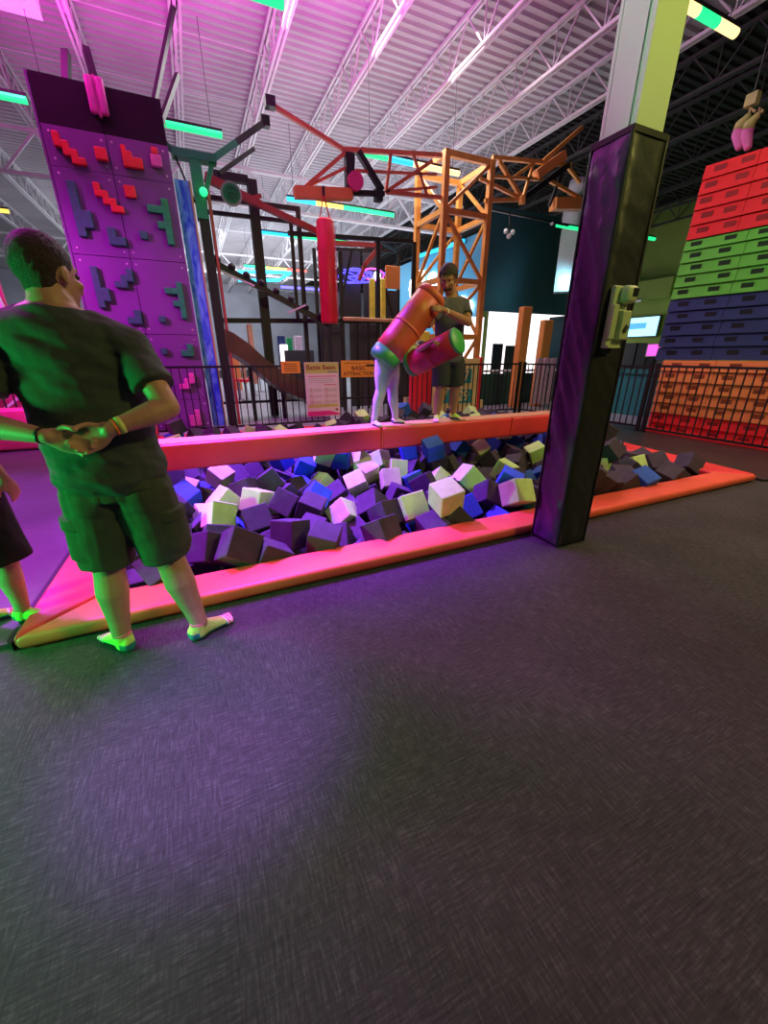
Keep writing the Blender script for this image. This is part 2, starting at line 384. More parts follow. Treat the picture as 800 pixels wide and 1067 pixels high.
rims = [o for o in col.objects if o.name.startswith('rim_pad')]
for rp_, (p, q) in zip(rims, ((INL, INR), (INL, IFL), (INR, IFR), (IFL, IFR))):
    p = Vector((*p, -.16)); q = Vector((*q, -.16)); d = (q-p).normalized(); n_ = Vector((-d.y, d.x, 0)); cc = Vector((2.8, 5, -.16))
    if (cc-p).dot(n_) < 0: n_ = -n_
    MB().bar(p+n_*.02+d*.03, q+n_*.02-d*.03, .035, .44).build('inner_lining', M['red_vinyl'], rp_)
bt = thing('balance_beam', 'long red padded balance beam crossing above the foam pit', 'beam', (2.5, 4.55, .09))
BY0, BY1, BZ0, BZ1 = 4.38, 4.74, .33, .60
segs = [-.78, 2.0, 4.05, 6.08]
for a, b in zip(segs, segs[1:]):
    mb = MB().box(((a+b)/2, (BY0+BY1)/2, (BZ0+BZ1)/2), (b-a-.006, BY1-BY0, BZ1-BZ0)); mb.bevel(.03, 3)
    mb.build('pad_section', M['red_vinyl'], bt, True)
mb = MB().box((2.65, (BY0+BY1)/2, BZ1+.004), (6.8, BY1-BY0-.06, .008)); mb.build('top_strip', M['beam_top'], bt)  # thin tan strip laid along the top of the beam
tag(bt.children[-1], 'tan strip along the top')
for x in (-.72, 6.0):
    MB().box((x, 4.56, .21), (.16, .30, .24)).build('end_support', M['red_vinyl'], bt)
for x in (2.0, 4.05):
    MB().box((x, BY0-.001, (BZ0+BZ1)/2), (.012, .006, BZ1-BZ0-.05)).build('seam', M['orange_vinyl'], bt)

# ------------------------------------------------------------------ padded column
CX, CY, CW, CD = 2.555, 2.075, .29, .26
c0 = thing('building_column', 'white steel column rising out of its purple and black padding at the near rim', 'column', (CX, CY, 0))
mb = MB()   # wide-flange column: flanges face the camera side and away, web between
mb.box((CX, CY-.105, 5.25), (.235, .022, 5.5)); mb.box((CX, CY+.105, 5.25), (.235, .022, 5.5)); mb.box((CX, CY, 5.25), (.016, .19, 5.5))
mb.box((CX-.108, CY, 5.25), (.012, .19, 5.5)); mb.box((CX+.108, CY, 5.25), (.012, .19, 5.5))
mb.build('steel_post', M['paint_white'], c0)
mb = MB(); mb.box((CX-.118, CY-.065, 5.25), (.014, .02, 5.5)); mb.build('edge_rib', M['paint_white'], c0)
def wrap_panel(p0, p1, outn, m, name, seed):
    """a soft vinyl panel with diagonal creases, built as a displaced sheet with thickness"""
    mb = MB(); nx, nz = 14, 110; p0 = Vector(p0); p1 = Vector(p1); outn = Vector(outn); F_, B_ = [], []
    for i in range(nx+1):
        a = []; bb = []
        for j in range(nz+1):
            z = .012+2.575*j/nz; p = p0.lerp(p1, i/nx); p.z = z; s = i/nx
            edge = min(1, min(s, 1-s)*7, min(j, nz-j)/3)
            q = (z*2.6+s*CW*4.2*(1 if seed < 3 else .5)+seed)
            d = (noise.noise(Vector((q*1.6, s*.9+seed, 2.1)))*.020+(1-abs(noise.noise(Vector((q*3.3, s*1.1, seed)))*2))**3*.016+noise.noise(Vector((q*9, s*2, seed)))*.004)*edge*(1.25 if seed < 2 else .45)
            if z < .4: d += .012*math.sin(s*9+seed)*(.4-z)/.4*edge
            a.append(mb.bm.verts.new(p+outn*(d+.006*edge))); bb.append(mb.bm.verts.new(p-outn*.03))
        F_.append(a); B_.append(bb)
    for G_ in (F_, B_):
        for i in range(nx):
            for j in range(nz): mb.bm.faces.new((G_[i][j], G_[i+1][j], G_[i+1][j+1], G_[i][j+1]))
    for i in range(nx):
        mb.bm.faces.new((F_[i][0], F_[i+1][0], B_[i+1][0], B_[i][0])); mb.bm.faces.new((F_[i][nz], F_[i+1][nz], B_[i+1][nz], B_[i][nz]))
    for j in range(nz):
        mb.bm.faces.new((F_[0][j], F_[0][j+1], B_[0][j+1], B_[0][j])); mb.bm.faces.new((F_[nx][j], F_[nx][j+1], B_[nx][j+1], B_[nx][j]))
    return mb.build(name, m, c0, True)
x0, x1, y0, y1 = CX-CW/2, CX+CW/2, CY-CD/2, CY+CD/2
tag(wrap_panel((x0, y1, 0), (x0, y0, 0), (-1, 0, 0), M['wrap_purple'], 'padding', 1.3), 'purple padding on the left face')
tag(wrap_panel((x0, y0, 0), (x1, y0, 0), (0, -1, 0), M['wrap_black'], 'padding', 4.1), 'black padding on the near face')
wrap_panel((x1, y0, 0), (x1, y1, 0), (1, 0, 0), M['wrap_black'], 'padding', 7.7)
wrap_panel((x1, y1, 0), (x0, y1, 0), (0, 1, 0), M['wrap_black'], 'padding', 2.7)
mb = MB()
for (x, y) in ((x0, y0), (x1, y0), (x0, y1), (x1, y1)): mb.tube((x, y, .01), (x, y, 2.59), .012, 8)
mb.box((CX, y0-.004, 2.585), (CW+.02, .012, .03)); mb.box((x0-.004, CY, 2.585), (.012, CD+.02, .03))
mb.build('piping', M['steel_black'], c0)

# intercom box on the near face
ip = thing('call_box', 'pale green plastic call box with small screen strapped to the column', 'call box', (CX+.02, y0-.03, 1.50))
iy = y0-.045; CXo = CX; CX = CX-.035
mb = MB().box((CX+.0, iy+.012, 1.645), (.14, .035, .36)); mb.bevel(.01); mb.build('back_plate', M['intercom'], ip)
mb = MB().box((CX+.03, iy-.025, 1.775), (.105, .07, .10)); mb.bevel(.025, 3); mb.build('head_unit', M['intercom'], ip, True)
sc_ = MB().box((CX+.045, iy-.062, 1.785), (.045, .004, .045)).build('screen', M['tv_dark'], ip)
tag(sc_, 'small dark green screen')
mb = MB().box((CX+.035, iy-.02, 1.60), (.08, .05, .17)); mb.bevel(.008); mb.build('lower_case', M['intercom'], ip)
mb = MB().box((CX-.05, iy-.01, 1.62), (.05, .03, .20)); mb.bevel(.006); mb.build('side_case', M['intercom'], ip)
mb = MB().box((CX+.035, iy-.05, 1.58), (.028, .006, .04), Matrix.Rotation(.5, 3, 'Y')); mb.build('clip', M['intercom_dark'], ip)
mb = MB().box((CX-.02, iy-.008, 1.475), (.12, .05, .016)); mb.build('bottom_shelf', M['intercom'], ip)

CX = CXo
# ------------------------------------------------------------------ black railings
def railing(name, A, B, label, zt=1.23, zb=.13, pitch=.125, posts=True):
    A = Vector((*A, 0)); B = Vector((*B, 0)); L_ = (B-A).length; d = (B-A)/L_
    t = thing(name, label, 'railing', A)
    MB().bar(A+Vector((0, 0, zt)), B+Vector((0, 0, zt)), .045, .04).build('top_rail', M['steel_black'], t)
    MB().bar(A+Vector((0, 0, zb)), B+Vector((0, 0, zb)), .035, .035).build('bottom_rail', M['steel_black'], t)
    n = int(L_/pitch); first = None
    for i in range(1, n):
        p = A+d*(L_*i/n)
        if first is None:
            first = MB().box((0, 0, (zt+zb)/2), (.018, .018, zt-zb)).build('baluster', M['steel_black']); o = first
        else: o = first.copy(); col.objects.link(o)
        o.parent = t; o.location = p-t.location
    k = max(1, round(L_/2.4))
    for i in range(k+1):
        p = A+d*(L_*i/k); MB().box((p.x, p.y, (zt+.05)/2), (.06, .06, zt+.05)).build('post', M['steel_black'], t)
    return t
railing('railing', (-3.4, 8.30), (.55, 8.27), 'black railing in front of the purple climbing wall')
railing('railing', (.62, 8.27), (3.9, 8.17), 'black railing that carries the poster and orange signs')
railing('railing', (3.97, 8.165), (7.5, 8.08), 'black railing behind the two people on the beam')
railing('railing', (7.58, 8.0), (7.83, 4.98), 'black railing section running behind the padded column')
railing('railing', (7.85, 4.88), (7.85, 2.75), 'black railing in front of the orange and red blocks', 1.24, .11)

# ------------------------------------------------------------------ signs hanging on the railing
def sign(name, x0, x1, z0, z1, y, m, label, cat):
    t = thing(name, label, cat, ((x0+x1)/2, y, z0))
    mb = MB().box(((x0+x1)/2, y, (z0+z1)/2), (x1-x0, .012, z1-z0)); mb.build('board', m, t); return t
FR = (R(90), 0, 0)
def strip(t, name, x0, x1, z0, z1, y, m):
    return MB().box(((x0+x1)/2, y, (z0+z1)/2), (x1-x0, .003, z1-z0)).build(name, m, t)
SY = 8.17; sf = SY-.008
t = sign('poster', 2.03, 2.74, .24, 1.30, SY, M['paper_white'], 'white and pink rules poster headed Battle Beam on the railing', 'poster')
strip(t, 'header_band', 2.04, 2.73, 1.09, 1.29, sf, M['lime_ink'])
text('title_text', 'Battle Beam', .125, (2.37, sf-.003, 1.20), FR, M['maroon_ink'], t, 1.0, .0015)
strip(t, 'title_tab', 2.50, 2.70, 1.105, 1.135, sf-.003, M['grey_ink'])
strip(t, 'rule_bar', 2.10, 2.68, 1.025, 1.04, sf, M['magenta_ink']); strip(t, 'rule_bar', 2.42, 2.68, .86, .875, sf, M['magenta_ink'])
for k in range(3): strip(t, 'small_print', 2.10, 2.62, .985-.035*k, .992-.035*k, sf, M['grey_ink'])
for r_ in range(3):
    for c_ in range(2):
        x = 2.14+c_*.32; z = .76-.12*r_
        mb = MB(); q = bmesh.ops.create_circle(mb.bm, segments=20, radius=.042, cap_ends=False)
        mb2 = MB()
        for k in range(20):
            a = 2*math.pi*k/20; b = 2*math.pi*(k+1)/20
            mb2.bar((x+.042*math.cos(a), sf, z+.042*math.sin(a)), (x+.042*math.cos(b), sf, z+.042*math.sin(b)), .004, .004)
        mb.bm.free()
        mb2.ball((x, sf, z+.012), (.009, .002, .009)).bar((x, sf, z), (x+.01, sf, z-.025), .012, .003)
        mb2.bar((x-.02, sf, z-.008+.01*c_), (x+.02, sf, z+.008), .006, .003)
        mb2.build('pictogram', M['maroon_ink'], t)
        for k in range(3): strip(t, 'small_print', x+.06, x+.22, z+.018-.018*k, z+.023-.018*k, sf, M['grey_ink'])
strip(t, 'notice_band', 2.06, 2.70, .42, .48, sf, M['lime_ink'])
MB().prism([(2.04, sf+.001, .25), (2.73, sf+.001, .25), (2.73, sf+.001, .28), (2.5, sf+.001, .345), (2.04, sf+.001, .345)], (0, -.003, 0)).build('footer_band', M['magenta_ink'], t)
MB().ball((2.67, sf, .365), (.03, .003, .022)).build('emblem', M['brown_ink'], t)
t = sign('sign', 2.80, 3.54, 1.00, 1.33, SY, M['paper_orange'], 'orange sign reading BASIC ATTRACTION hung right of the poster', 'sign')
text('sign_text', 'BASIC', .115, (3.19, sf, 1.175), FR, M['brown_ink'], t, 1.1, .0015)
text('sign_text', 'ATTRACTION', .105, (3.19, sf, 1.065), FR, M['brown_ink'], t, 1.05, .0015)
for k in range(9): MB().box((2.90+k*.062+(.02 if k > 5 else 0), sf, 1.275+.006*math.sin(k)), (.045, .003, .012)).build('small_print', M['brown_ink'], t)
t = sign('sign', 1.58, 1.95, 1.10, 1.32, SY, M['paper_orange'], 'small orange warning sign hung left of the poster', 'sign')
for k in range(4): strip(t, 'small_print', 1.63, 1.90-.02*(k % 2), 1.135+.042*k, 1.148+.042*k, sf, M['brown_ink'])

# ------------------------------------------------------------------ purple climbing wall
WX0, WX1, WY, WH = -1.52, .22, 9.2, 5.32
cw = thing('climbing_wall', 'tall purple climbing wall with blocky red and green holds behind the railing', 'climbing wall', (WX0, WY, 0))
zs = [0, atY(185, 417, WY).z, atY(143, 348, WY).z, atY(134, 269, WY).z, atY(120, 182, WY).z, atY(110, 140, WY).z, WH]
mx = atY(134, 260, WY).x
for i in range(6):
    for a, b in ((WX0, mx), (mx, WX1)):
        mb = MB().box(((a+b)/2, WY+.03, (zs[i]+zs[i+1])/2), (b-a-.012, .06, zs[i+1]-zs[i]-(.010 if i < 4 else .004)))
        mb.build('board', M['climb'] if i < 5 else M['climb_black'], cw)
MB().box(((WX0+WX1)/2, WY+.10, WH/2), (WX1-WX0-.02, .08, WH-.02)).build('backing', M['climb_black'], cw)
MB().box((WX0-.02, WY+.25, WH/2), (.03, .5, WH)).build('side_panel', M['climb'], cw)
MB().box((mx, WY-.03, 5.16), (.04, .06, .5)).build('belay_strap', M['hold_pink'], cw)
for dx in (-.07, .07):
    mb = MB().box((mx+dx, WY-.06, 5.16), (.11, .09, .46)); mb.bevel(.03, 2); mb.build('belay_pad', M['hold_pink'], cw, True)
MB().bar((mx-.42, WY+.2, WH-.1), (mx-.34, WY+.5, 5.85), .10).build('hanger', M['steel_black'], cw)
MB().bar((mx+.02, WY+.2, WH-.1), (mx-.06, WY+.5, 5.95), .10).bar((WX1-.12, WY+.15, WH-.05), atZ(182, 0, 7.3), .07).bar((WX1-.05, WY+.15, WH-.25), atY(185, 78, WY+.8), .07).build('hanger', M['steel_black'], cw)
mb = MB()
for i in range(5):
    for x in (WX0+.09, mx-.07, mx+.07, WX1-.09):
        for z in (zs[i]+.09, zs[i+1]-.09): mb.ball((x, WY-.003, z), (.018, .01, .018), 8)
mb.build('bolt', M['bolt'], cw)
def hold(cells, px, py, size, m, label, dx=0):
    """blocky hold made of unit cells [(column,row)] about the surveyed point"""
    p = atY(px, py, WY); mb = MB(); n = len(cells); size *= .76
    ax = sum(c[0] for c in cells)/n; az = sum(c[1] for c in cells)/n; S = set(cells)
    # outline polygon by walking unit cells as merged boxes
    for (i, j) in cells: mb.box((p.x+(i-ax)*size, WY-.045, p.z+(j-az)*size), (size, .09, size))
    bmesh.ops.remove_doubles(mb.bm, verts=mb.bm.verts[:], dist=.0005)
    seen = {}
    for f in list(mb.bm.faces):
        k = tuple(round(c, 4) for c in f.calc_center_median()); seen.setdefault(k, []).append(f)
    for fs in seen.values():
        if len(fs) > 1: bmesh.ops.delete(mb.bm, geom=fs, context='FACES_ONLY')
    bmesh.ops.dissolve_limit(mb.bm, angle_limit=.02, verts=mb.bm.verts[:], edges=mb.bm.edges[:])
    o = mb.build('climbing_hold', m, cw)
    bv = o.modifiers.new('b', 'BEVEL'); bv.width = .015; bv.segments = 2
    o['label'] = label
S3 = [(0, 3), (0, 2), (1, 2), (1, 1), (2, 1), (2, 0), (3, 0)]
hold([(0, 3), (0, 2), (1, 2), (1, 1), (2, 1), (2, 0), (3, 0)], 72, 158, .125, M['hold_red'], 'red stepped hold, upper left')
hold([(0, 0), (1, 0), (0, 1), (1, 1)], 106, 162, .11, M['hold_red'], 'small square red hold')
hold([(0, 3), (0, 2), (0, 1), (1, 1), (1, 2), (0, 0), (1, 0), (2, 0), (2, 1), (3, 0), (3, 1)], 137, 168, .095, M['hold_red'], 'red L-shaped hold')
hold([(0, 0), (1, 0), (0, 1), (1, 1)], 163, 169, .11, M['hold_pink'], 'pink square hold')
hold([(0, 0)], 161, 159, .13, M['hold_red'], 'small red hold over the pink one')
hold([(0, 3), (0, 2), (1, 2), (1, 1), (2, 1), (2, 0), (3, 0)], 113, 209, .125, M['hold_red'], 'red stepped hold, second row')
hold([(0, 0), (1, 0), (0, 1), (1, 1)], 136, 201, .11, M['hold_red'], 'small square red hold, second row')
TL = [(0, 5), (0, 4), (0, 3), (0, 2), (1, 2), (0, 1), (1, 1), (0, 0)]
hold(TL, 84, 222, .165, M['hold_teal'], 'tall dark teal hold, second row')
TG = [(1, 5), (1, 4), (0, 4), (1, 3), (0, 2), (1, 2), (1, 1), (1, 0), (-1, 4)]
hold(TG, 171, 230, .15, M['hold_green'], 'tall green hold, second row')
hold([(0, 1), (0, 0), (1, 0)], 121, 249, .17, M['hold_teal'], 'teal corner hold')
hold([(0, 0)], 150, 246, .16, M['hold_teal'], 'small square teal hold')
hold(TL, 105, 302, .14, M['hold_teal'], 'tall dark teal hold, third row')
hold([(2, 2), (2, 1), (1, 1), (1, 0), (0, 0)], 131, 292, .135, M['hold_teal'], 'teal stepped hold')
hold(TG, 186, 312, .135, M['hold_green'], 'tall green hold, third row')
hold([(1, 1), (1, 0), (0, 0)], 142, 332, .155, M['hold_teal'], 'teal corner hold, third row')
hold([(0, 0)], 169, 333, .15, M['hold_teal'], 'small square teal hold, third row')
hold([(0, 0)], 171, 366, .15, M['hold_teal'], 'small square teal hold, lowest')
hold([(1, 1), (1, 0), (0, 0)], 196, 366, .15, M['hold_green'], 'green corner hold, lowest')
hold([(2, 2), (2, 1), (1, 1), (1, 0), (0, 0)], 196, 398, .13, M['hold_pink'], 'pink stepped hold seen through the railing')
hold([(1, 2), (1, 1), (1, 0), (0, 1), (0, 0)], 204, 436, .14, M['hold_pink'], 'pink hold at the foot')
# second, blue face beside it
bw = thing('climbing_wall', 'narrow climbing wall with a blue water print right of the purple one', 'climbing wall', (.36, 9.25, 0))
MB().box((.36, 9.33, 2.15), (.25, .1, 4.3)).build('board', M['blue_water'], bw)
MB().box((.485, 9.31, 2.15), (.03, .12, 4.3)).build('edge_trim', M['gold'], bw)

# ------------------------------------------------------------------ black posts and obstacle frames beyond the railing
FY = 9.35
gp = thing('belay_tower', 'black post with a green steel head and braces next to the blue climbing wall', 'belay tower', (.66, FY, 0))
MB().box((.64, FY, 2.1), (.17, .2, 4.2)).build('post', M['steel_black'], gp)
MB().box((.775, FY-.02, 2.1), (.05, .12, 4.2)).build('edge_pad', M['red_steel'], gp)
ztop = 4.25
MB().box((.62, FY, ztop-.02), (.18, .24, .95)).build('head', M['green_steel'], gp)
MB().box((.62, FY-.02, ztop+.43), (.72, .22, .12)).build('head_beam', M['green_steel'], gp)
MB().bar((.32, FY-.02, ztop+.43), (.1, FY, ztop+.62), .08).build('brace', M['green_steel'], gp)
MB().bar((.92, FY-.05, ztop+.42), (.72, FY-.05, ztop-.1), .08).build('brace', M['green_steel'], gp)
MB().bar((.3, FY-.05, ztop+.42), (.52, FY-.05, ztop-.25), .03).build('brace', M['steel_black'], gp)
a = atY(218, 168, FY); b = atY(276, 127, FY+.5)
MB().bar(a, a.lerp(b, .45), .10).build('arm', M['green_steel'], gp); MB().bar(a.lerp(b, .45), b, .10).build('arm', M['steel_black'], gp)
MB().box(b, (.16, .16, .16)).build('end_node', M['steel_black'], gp)
a = atY(228, 181, FY); b = atY(264, 155, FY+.4); MB().bar(a, b, .07).build('arm', M['steel_black'], gp)
MB().ball(atY(212, 200, FY-.2), .07).build('signal_lamp', M['e_green'], gp)

def pbar(t, name, p, q, Y, w, m, Y2=None):
    a = atY(*p, Y); b = atY(*q, Y2 or Y)
    a.z = max(a.z, .03); b.z = max(b.z, .03)
    if abs(a.x-b.x) < .6 and abs(a.z-b.z) > 1.2 and abs(p[1]-q[1]) > 55 and w < .3 and name == 'post':
        a.x = b.x = (a.x+b.x)/2
    return MB().bar(a, b, w).build(name, m, t)
B_ = M['steel_black']
fr = thing('obstacle_frame', 'black steel obstacle frame with crossbars behind the poster railing', 'frame', (1.2, 10.3, 0))
Y = 10.3
pbar(fr, 'post', (262, 188), (287, 440), Y, .19, B_)
pbar(fr, 'crossbar', (222, 182), (258, 188), Y, .14, B_); pbar(fr, 'crossbar', (205, 204), (312, 218), Y, .08, B_)
pbar(fr, 'crossbar', (210, 220), (302, 231), Y, .07, B_); pbar(fr, 'post', (309, 216), (326, 440), Y, .09, B_)
pbar(fr, 'post', (301, 230), (312, 334), Y, .07, B_)
pbar(fr, 'crossbar', (228, 334), (432, 335), Y, .10, B_)
pbar(fr, 'post', (352, 262), (362, 440), Y, .08, B_); pbar(fr, 'post', (392, 250), (396, 440), Y, .08, B_)
pbar(fr, 'post', (428, 252), (430, 440), Y, .09, B_); pbar(fr, 'crossbar', (300, 243), (430, 252), Y, .08, B_)
pbar(fr, 'crossbar', (330, 259), (414, 262), Y+1.4, .08, B_); pbar(fr, 'post', (330, 259), (334, 430), Y+1.4, .08, B_)
pbar(fr, 'post', (412, 262), (416, 430), Y+1.4, .08, B_); pbar(fr, 'crossbar', (392, 250), (414, 262), Y, .06, B_, Y+1.4)
pbar(fr, 'brace', (352, 330), (366, 262), Y+.7, .06, B_); pbar(fr, 'brace', (400, 300), (414, 345), Y+.7, .05, B_)
pbar(fr, 'crossbar', (232, 420), (430, 412), Y, .06, B_)
for px_ in (345, 372, 383, 404): pbar(fr, 'post', (px_, 336), (px_+2, 430), Y+.3, .05, B_)
# dark mesh panels
for (xa, ya, xb, yb, Yp) in ((353, 261, 376, 333, 11.5), (378, 262, 392, 333, 12.2), (395, 302, 413, 333, 11.4), (333, 337, 362, 440, 11.2), (364, 337, 394, 440, 11.3), (397, 337, 430, 440, 11.5), (296, 365, 330, 420, 14)):
    a = atY(xa, ya, Yp); b = atY(xb, yb, Yp); z0 = max(b.z, .02)
    solo(MB().box(((a.x+b.x)/2, Yp, (a.z+z0)/2), (abs(b.x-a.x), .06, a.z-z0)), 'wall_panel', M['panel_dark'],
         {353: 'dark upright panel behind the left half of the upper frame', 378: 'narrow dark panel left of the yellow column', 395: 'dark panel below the orange board',
          333: 'dark lower panel left, under the obstacle frame', 364: 'dark lower panel in the middle, under the obstacle frame', 397: 'dark lower panel right, under the obstacle frame', 296: 'low dark panel in front of the far lobby'}[xa], 'panel')
red = thing('slide_rail', 'dark red steel rail sloping down across the black obstacle frame', 'rail', atY(215, 185, 9.9))
for (p, q, w) in (((213, 184), (245, 200), .14), ((245, 200), (272, 214), .13), ((272, 214), (334, 243), .11)): pbar(red, 'segment', p, q, 9.9, w, M['red_steel'])
pbar(red, 'bracket', (262, 207), (272, 204), 9.9, .07, M['red_steel'])
red = thing('cross_rail', 'dark red rail inside the right part of the black frame', 'rail', atY(345, 253, 11))
pbar(red, 'segment', (342, 253), (396, 256), 11, .10, M['red_steel']); pbar(red, 'segment', (396, 256), (380, 276), 11, .10, M['red_steel']); pbar(red, 'segment', (380, 276), (374, 292), 11, .08, M['red_steel'])
# round emblem board
em = thing('round_sign', 'round green sign with a pale rim hanging from the black crossbar', 'sign', atY(241, 212, 9.8))
p = atY(241, 202, 9.8)
q = MB().tube((p.x, 9.83, p.z), (p.x, 9.78, p.z), .20, 28); q.build('rim', M['glassy'], em)
MB().tube((p.x, 9.79, p.z), (p.x, 9.76, p.z), .16, 28).build('disc', M['hold_green'], em)
mb = MB()
for k in range(24):
    a = 2*math.pi*k/24; b = 2*math.pi*(k+1)/24; mb.bar((p.x+.095*math.cos(a), 9.755, p.z+.095*math.sin(a)), (p.x+.095*math.cos(b), 9.755, p.z+.095*math.sin(b)), .02, .01)
mb.bar((p.x-.05, 9.755, p.z), (p.x+.05, 9.755, p.z), .03, .01); mb.build('emblem', M['counter_green'], em)
# roller slope
rs = thing('roller_track', 'black sloping roller track with round bumps and a white tube below', 'track', atY(222, 276, 9.7))
pbar(rs, 'rail', (218, 271), (342, 338), 9.7, .11, B_)
for k in range(8):
    t_ = (k+.5)/8; MB().ball(atY(218+124*t_, 266+67*t_, 9.68), .075, 12).build('roller', B_, rs)
pbar(rs, 'guard_tube', (222, 279), (265, 298), 9.6, .035, M['paint_white']); pbar(rs, 'guard_tube', (300, 326), (318, 318), 9.6, .035, M['paint_white'])
# brown slide chute below
sl = thing('slide', 'brown curved slide chute descending behind the railing', 'slide', atY(310, 425, 9.1))
pts = [(235, 360), (246, 365), (262, 376), (280, 392), (298, 404), (318, 412), (345, 430)]
P_ = [atY(x, y, 9.3) for x, y in pts]
for p in P_: p.z = max(p.z, .2)
mb = MB()
sec = [(-.0, .32), (-.02, .28), (-.02, -.06), (.45, -.12), (.90, -.06), (.90, .28), (.94, .28), (.94, -.10), (.45, -.17), (-.06, -.10), (-.06, .32)]
prev = None
for p in P_:
    r_ = [mb.bm.verts.new(p+Vector((0, dy, dz))) for dy, dz in sec]
    if prev:
        for k in range(len(sec)): mb.bm.faces.new((prev[k], prev[(k+1) % len(sec)], r_[(k+1) % len(sec)], r_[k]))
    prev = r_
mb.build('chute', M['brown'], sl, False)
for k in (2, 4): MB().box((P_[k].x, 9.75, P_[k].z/2-.08), (.08, .08, P_[k].z-.1)).build('leg', B_, sl)
# yellow column, orange board, neon
def uprightbox(name, xa, ya, xb, yb, Y, d, m, label, cat, group=None):
    ym = (ya+yb)/2; xm = (xa+xb)/2; a = atY(xm, ya, Y); b = atY(xm, yb, Y); z0 = max(b.z, .013)
    xl = atY(xa, ym, Y).x; xr = atY(xb, ym, Y).x; top = atY(xm, ya, Y).z
    mb = MB().box(((xl+xr)/2, Y+d/2, (top+z0)/2), (xr-xl, d, top-z0)); mb.bevel(min(.02, d*.2), 1)
    return solo(mb, name, m, label, cat, group)
uprightbox('padded_pillar', 386, 290, 391, 332, 11.0, .12, M['yellow'], 'left of the two bright yellow pillars inside the black frame', 'pillar')
uprightbox('padded_pillar', 397, 290, 402, 332, 10.9, .12, M['yellow'], 'right of the two bright yellow pillars inside the black frame', 'pillar')
uprightbox('orange_board', 402, 277, 417, 301, 10.8, .05, M['orange_pad'], 'orange square board hung in the right bay of the black frame', 'board')
uprightbox('warning_board', 394, 352, 404, 372, 10.0, .03, M['orange_pad'], 'small orange board behind the child on the beam', 'board')
uprightbox('floor_beam', 358, 331, 414, 335, 10.1, .1, M['wood'], 'wooden deck edge along the black crossbar', 'deck edge')
nn = thing('neon_sign', 'violet and pink looping neon sign glowing inside the black frame', 'neon sign', atY(378, 300, 11.2))
for k in range(5):
    p = atY(362+9*k, 289-(k % 2)*3, 11.2)
    mb = MB(); rr = .20+.05*(k % 2)
    for s in range(14):
        a = 2*math.pi*s/14; b = 2*math.pi*(s+1)/14
        mb.tube(p+Vector((rr*1.25*math.cos(a), 0, rr*.55*math.sin(a))), p+Vector((rr*1.25*math.cos(b), 0, rr*.55*math.sin(b))), .020, 6)
    mb.build('neon_loop', M['e_violet'] if k != 3 else M['e_pinkneon'], nn)
for k in range(3):
    a = atY(358+k*2, 281+k*7, 11.15); b = atY(388, 284+k*5, 11.15); MB().tube(a, b, .022, 6).build('neon_line', M['e_violet'], nn)
p = atY(393, 287, 11.1); MB().ball(p, .10, 16).build('lamp', M['e_white'], nn)

# ------------------------------------------------------------------ orange lattice tower and booms
TY = 9.6
tw = thing('lattice_tower', 'orange steel lattice tower with side booms standing beyond the railing', 'tower', (6.45, 10.2, 0))
O_ = M['orange_steel']; OR = M['orangered_steel']
X0, X1, Y0_, Y1_ = 6.0, 7.28, 9.6, 10.9
ZT = 5.75
for (x, y) in ((X0, Y0_), (X1, Y0_), (X0, Y1_), (X1, Y1_)): MB().box((x, y, ZT/2), (.13, .13, ZT)).build('leg', O_, tw)
levels = [ZT-.06, 4.62, 3.2, 1.9, .6]
for z in levels:
    for a, b in (((X0, Y0_), (X1, Y0_)), ((X0, Y1_), (X1, Y1_)), ((X0, Y0_), (X0, Y1_)), ((X1, Y0_), (X1, Y1_))):
        MB().bar((*a, z), (*b, z), .10, .12).build('crossbar', O_, tw)
for k, (za, zb) in enumerate(zip(levels, levels[1:])):
    f = k % 2
    for a, b in (((X0, Y0_), (X1, Y0_)), ((X1, Y0_), (X1, Y1_)), ((X0, Y0_), (X0, Y1_)), ((X1, Y1_), (X0, Y1_))):
        if f: a, b = b, a
        MB().bar((*a, zb), (*b, za), .07).build('brace', O_, tw)
MB().box(((X0+X1)/2, (Y0_+Y1_)/2, .12), (1.7, 1.7, .24)).build('base_plate', M['yellow_pale'], tw)

lb = thing('boom', 'orange-red lattice boom reaching left from the tower and carrying the red bag', 'boom', atY(365, 200, TY))
def pb(p, q, w, m=OR, name='strut', t=None, Ya=None, Yb=None):
    a = atY(*p, Ya or TY); b = atY(*q, Yb or Ya or TY); return MB().bar(a, b, w).build(name, m, t or lb)
pb((281, 108), (358, 156), .07, OR, 'tie_rod'); MB().box(atY(281, 107, TY), (.18, .18, .16)).build('node', B_, lb)
pb((358, 156), (460, 162), .08, OR, 'chord'); pb((318, 195), (362, 157), .07); pb((321, 194), (360, 175), .05)
pb((307, 200.5), (366, 203), .19, M['orange_pad'], 'chord'); pb((402, 200), (460, 206), .07, OR, 'chord')
pb((402, 200), (407, 160), .06); pb((402, 200), (450, 168), .07); pb((402, 200), (455, 195), .05); pb((370, 178), (455, 182), .05)
pb((430, 160), (445, 204), .05)
pb((363, 160), (364, 200), .16, B_, 'bracket'); pb((373, 158), (398, 199), .11, B_, 'bracket'); pb((365, 201), (400, 202), .09, B_, 'bracket'); pb((368, 160), (367, 200), .06, B_, 'bracket')
pb((394, 197), (394, 210), .16, B_, 'bracket')
p = atY(371, 188, TY-.15); MB().tube(p, p+Vector((0, .12, 0)), .17, 18).build('pulley', M['magenta_pad'], lb)
rb = thing('boom', 'orange lattice boom reaching right from the tower towards the padded column', 'boom', atY(546, 206, TY))
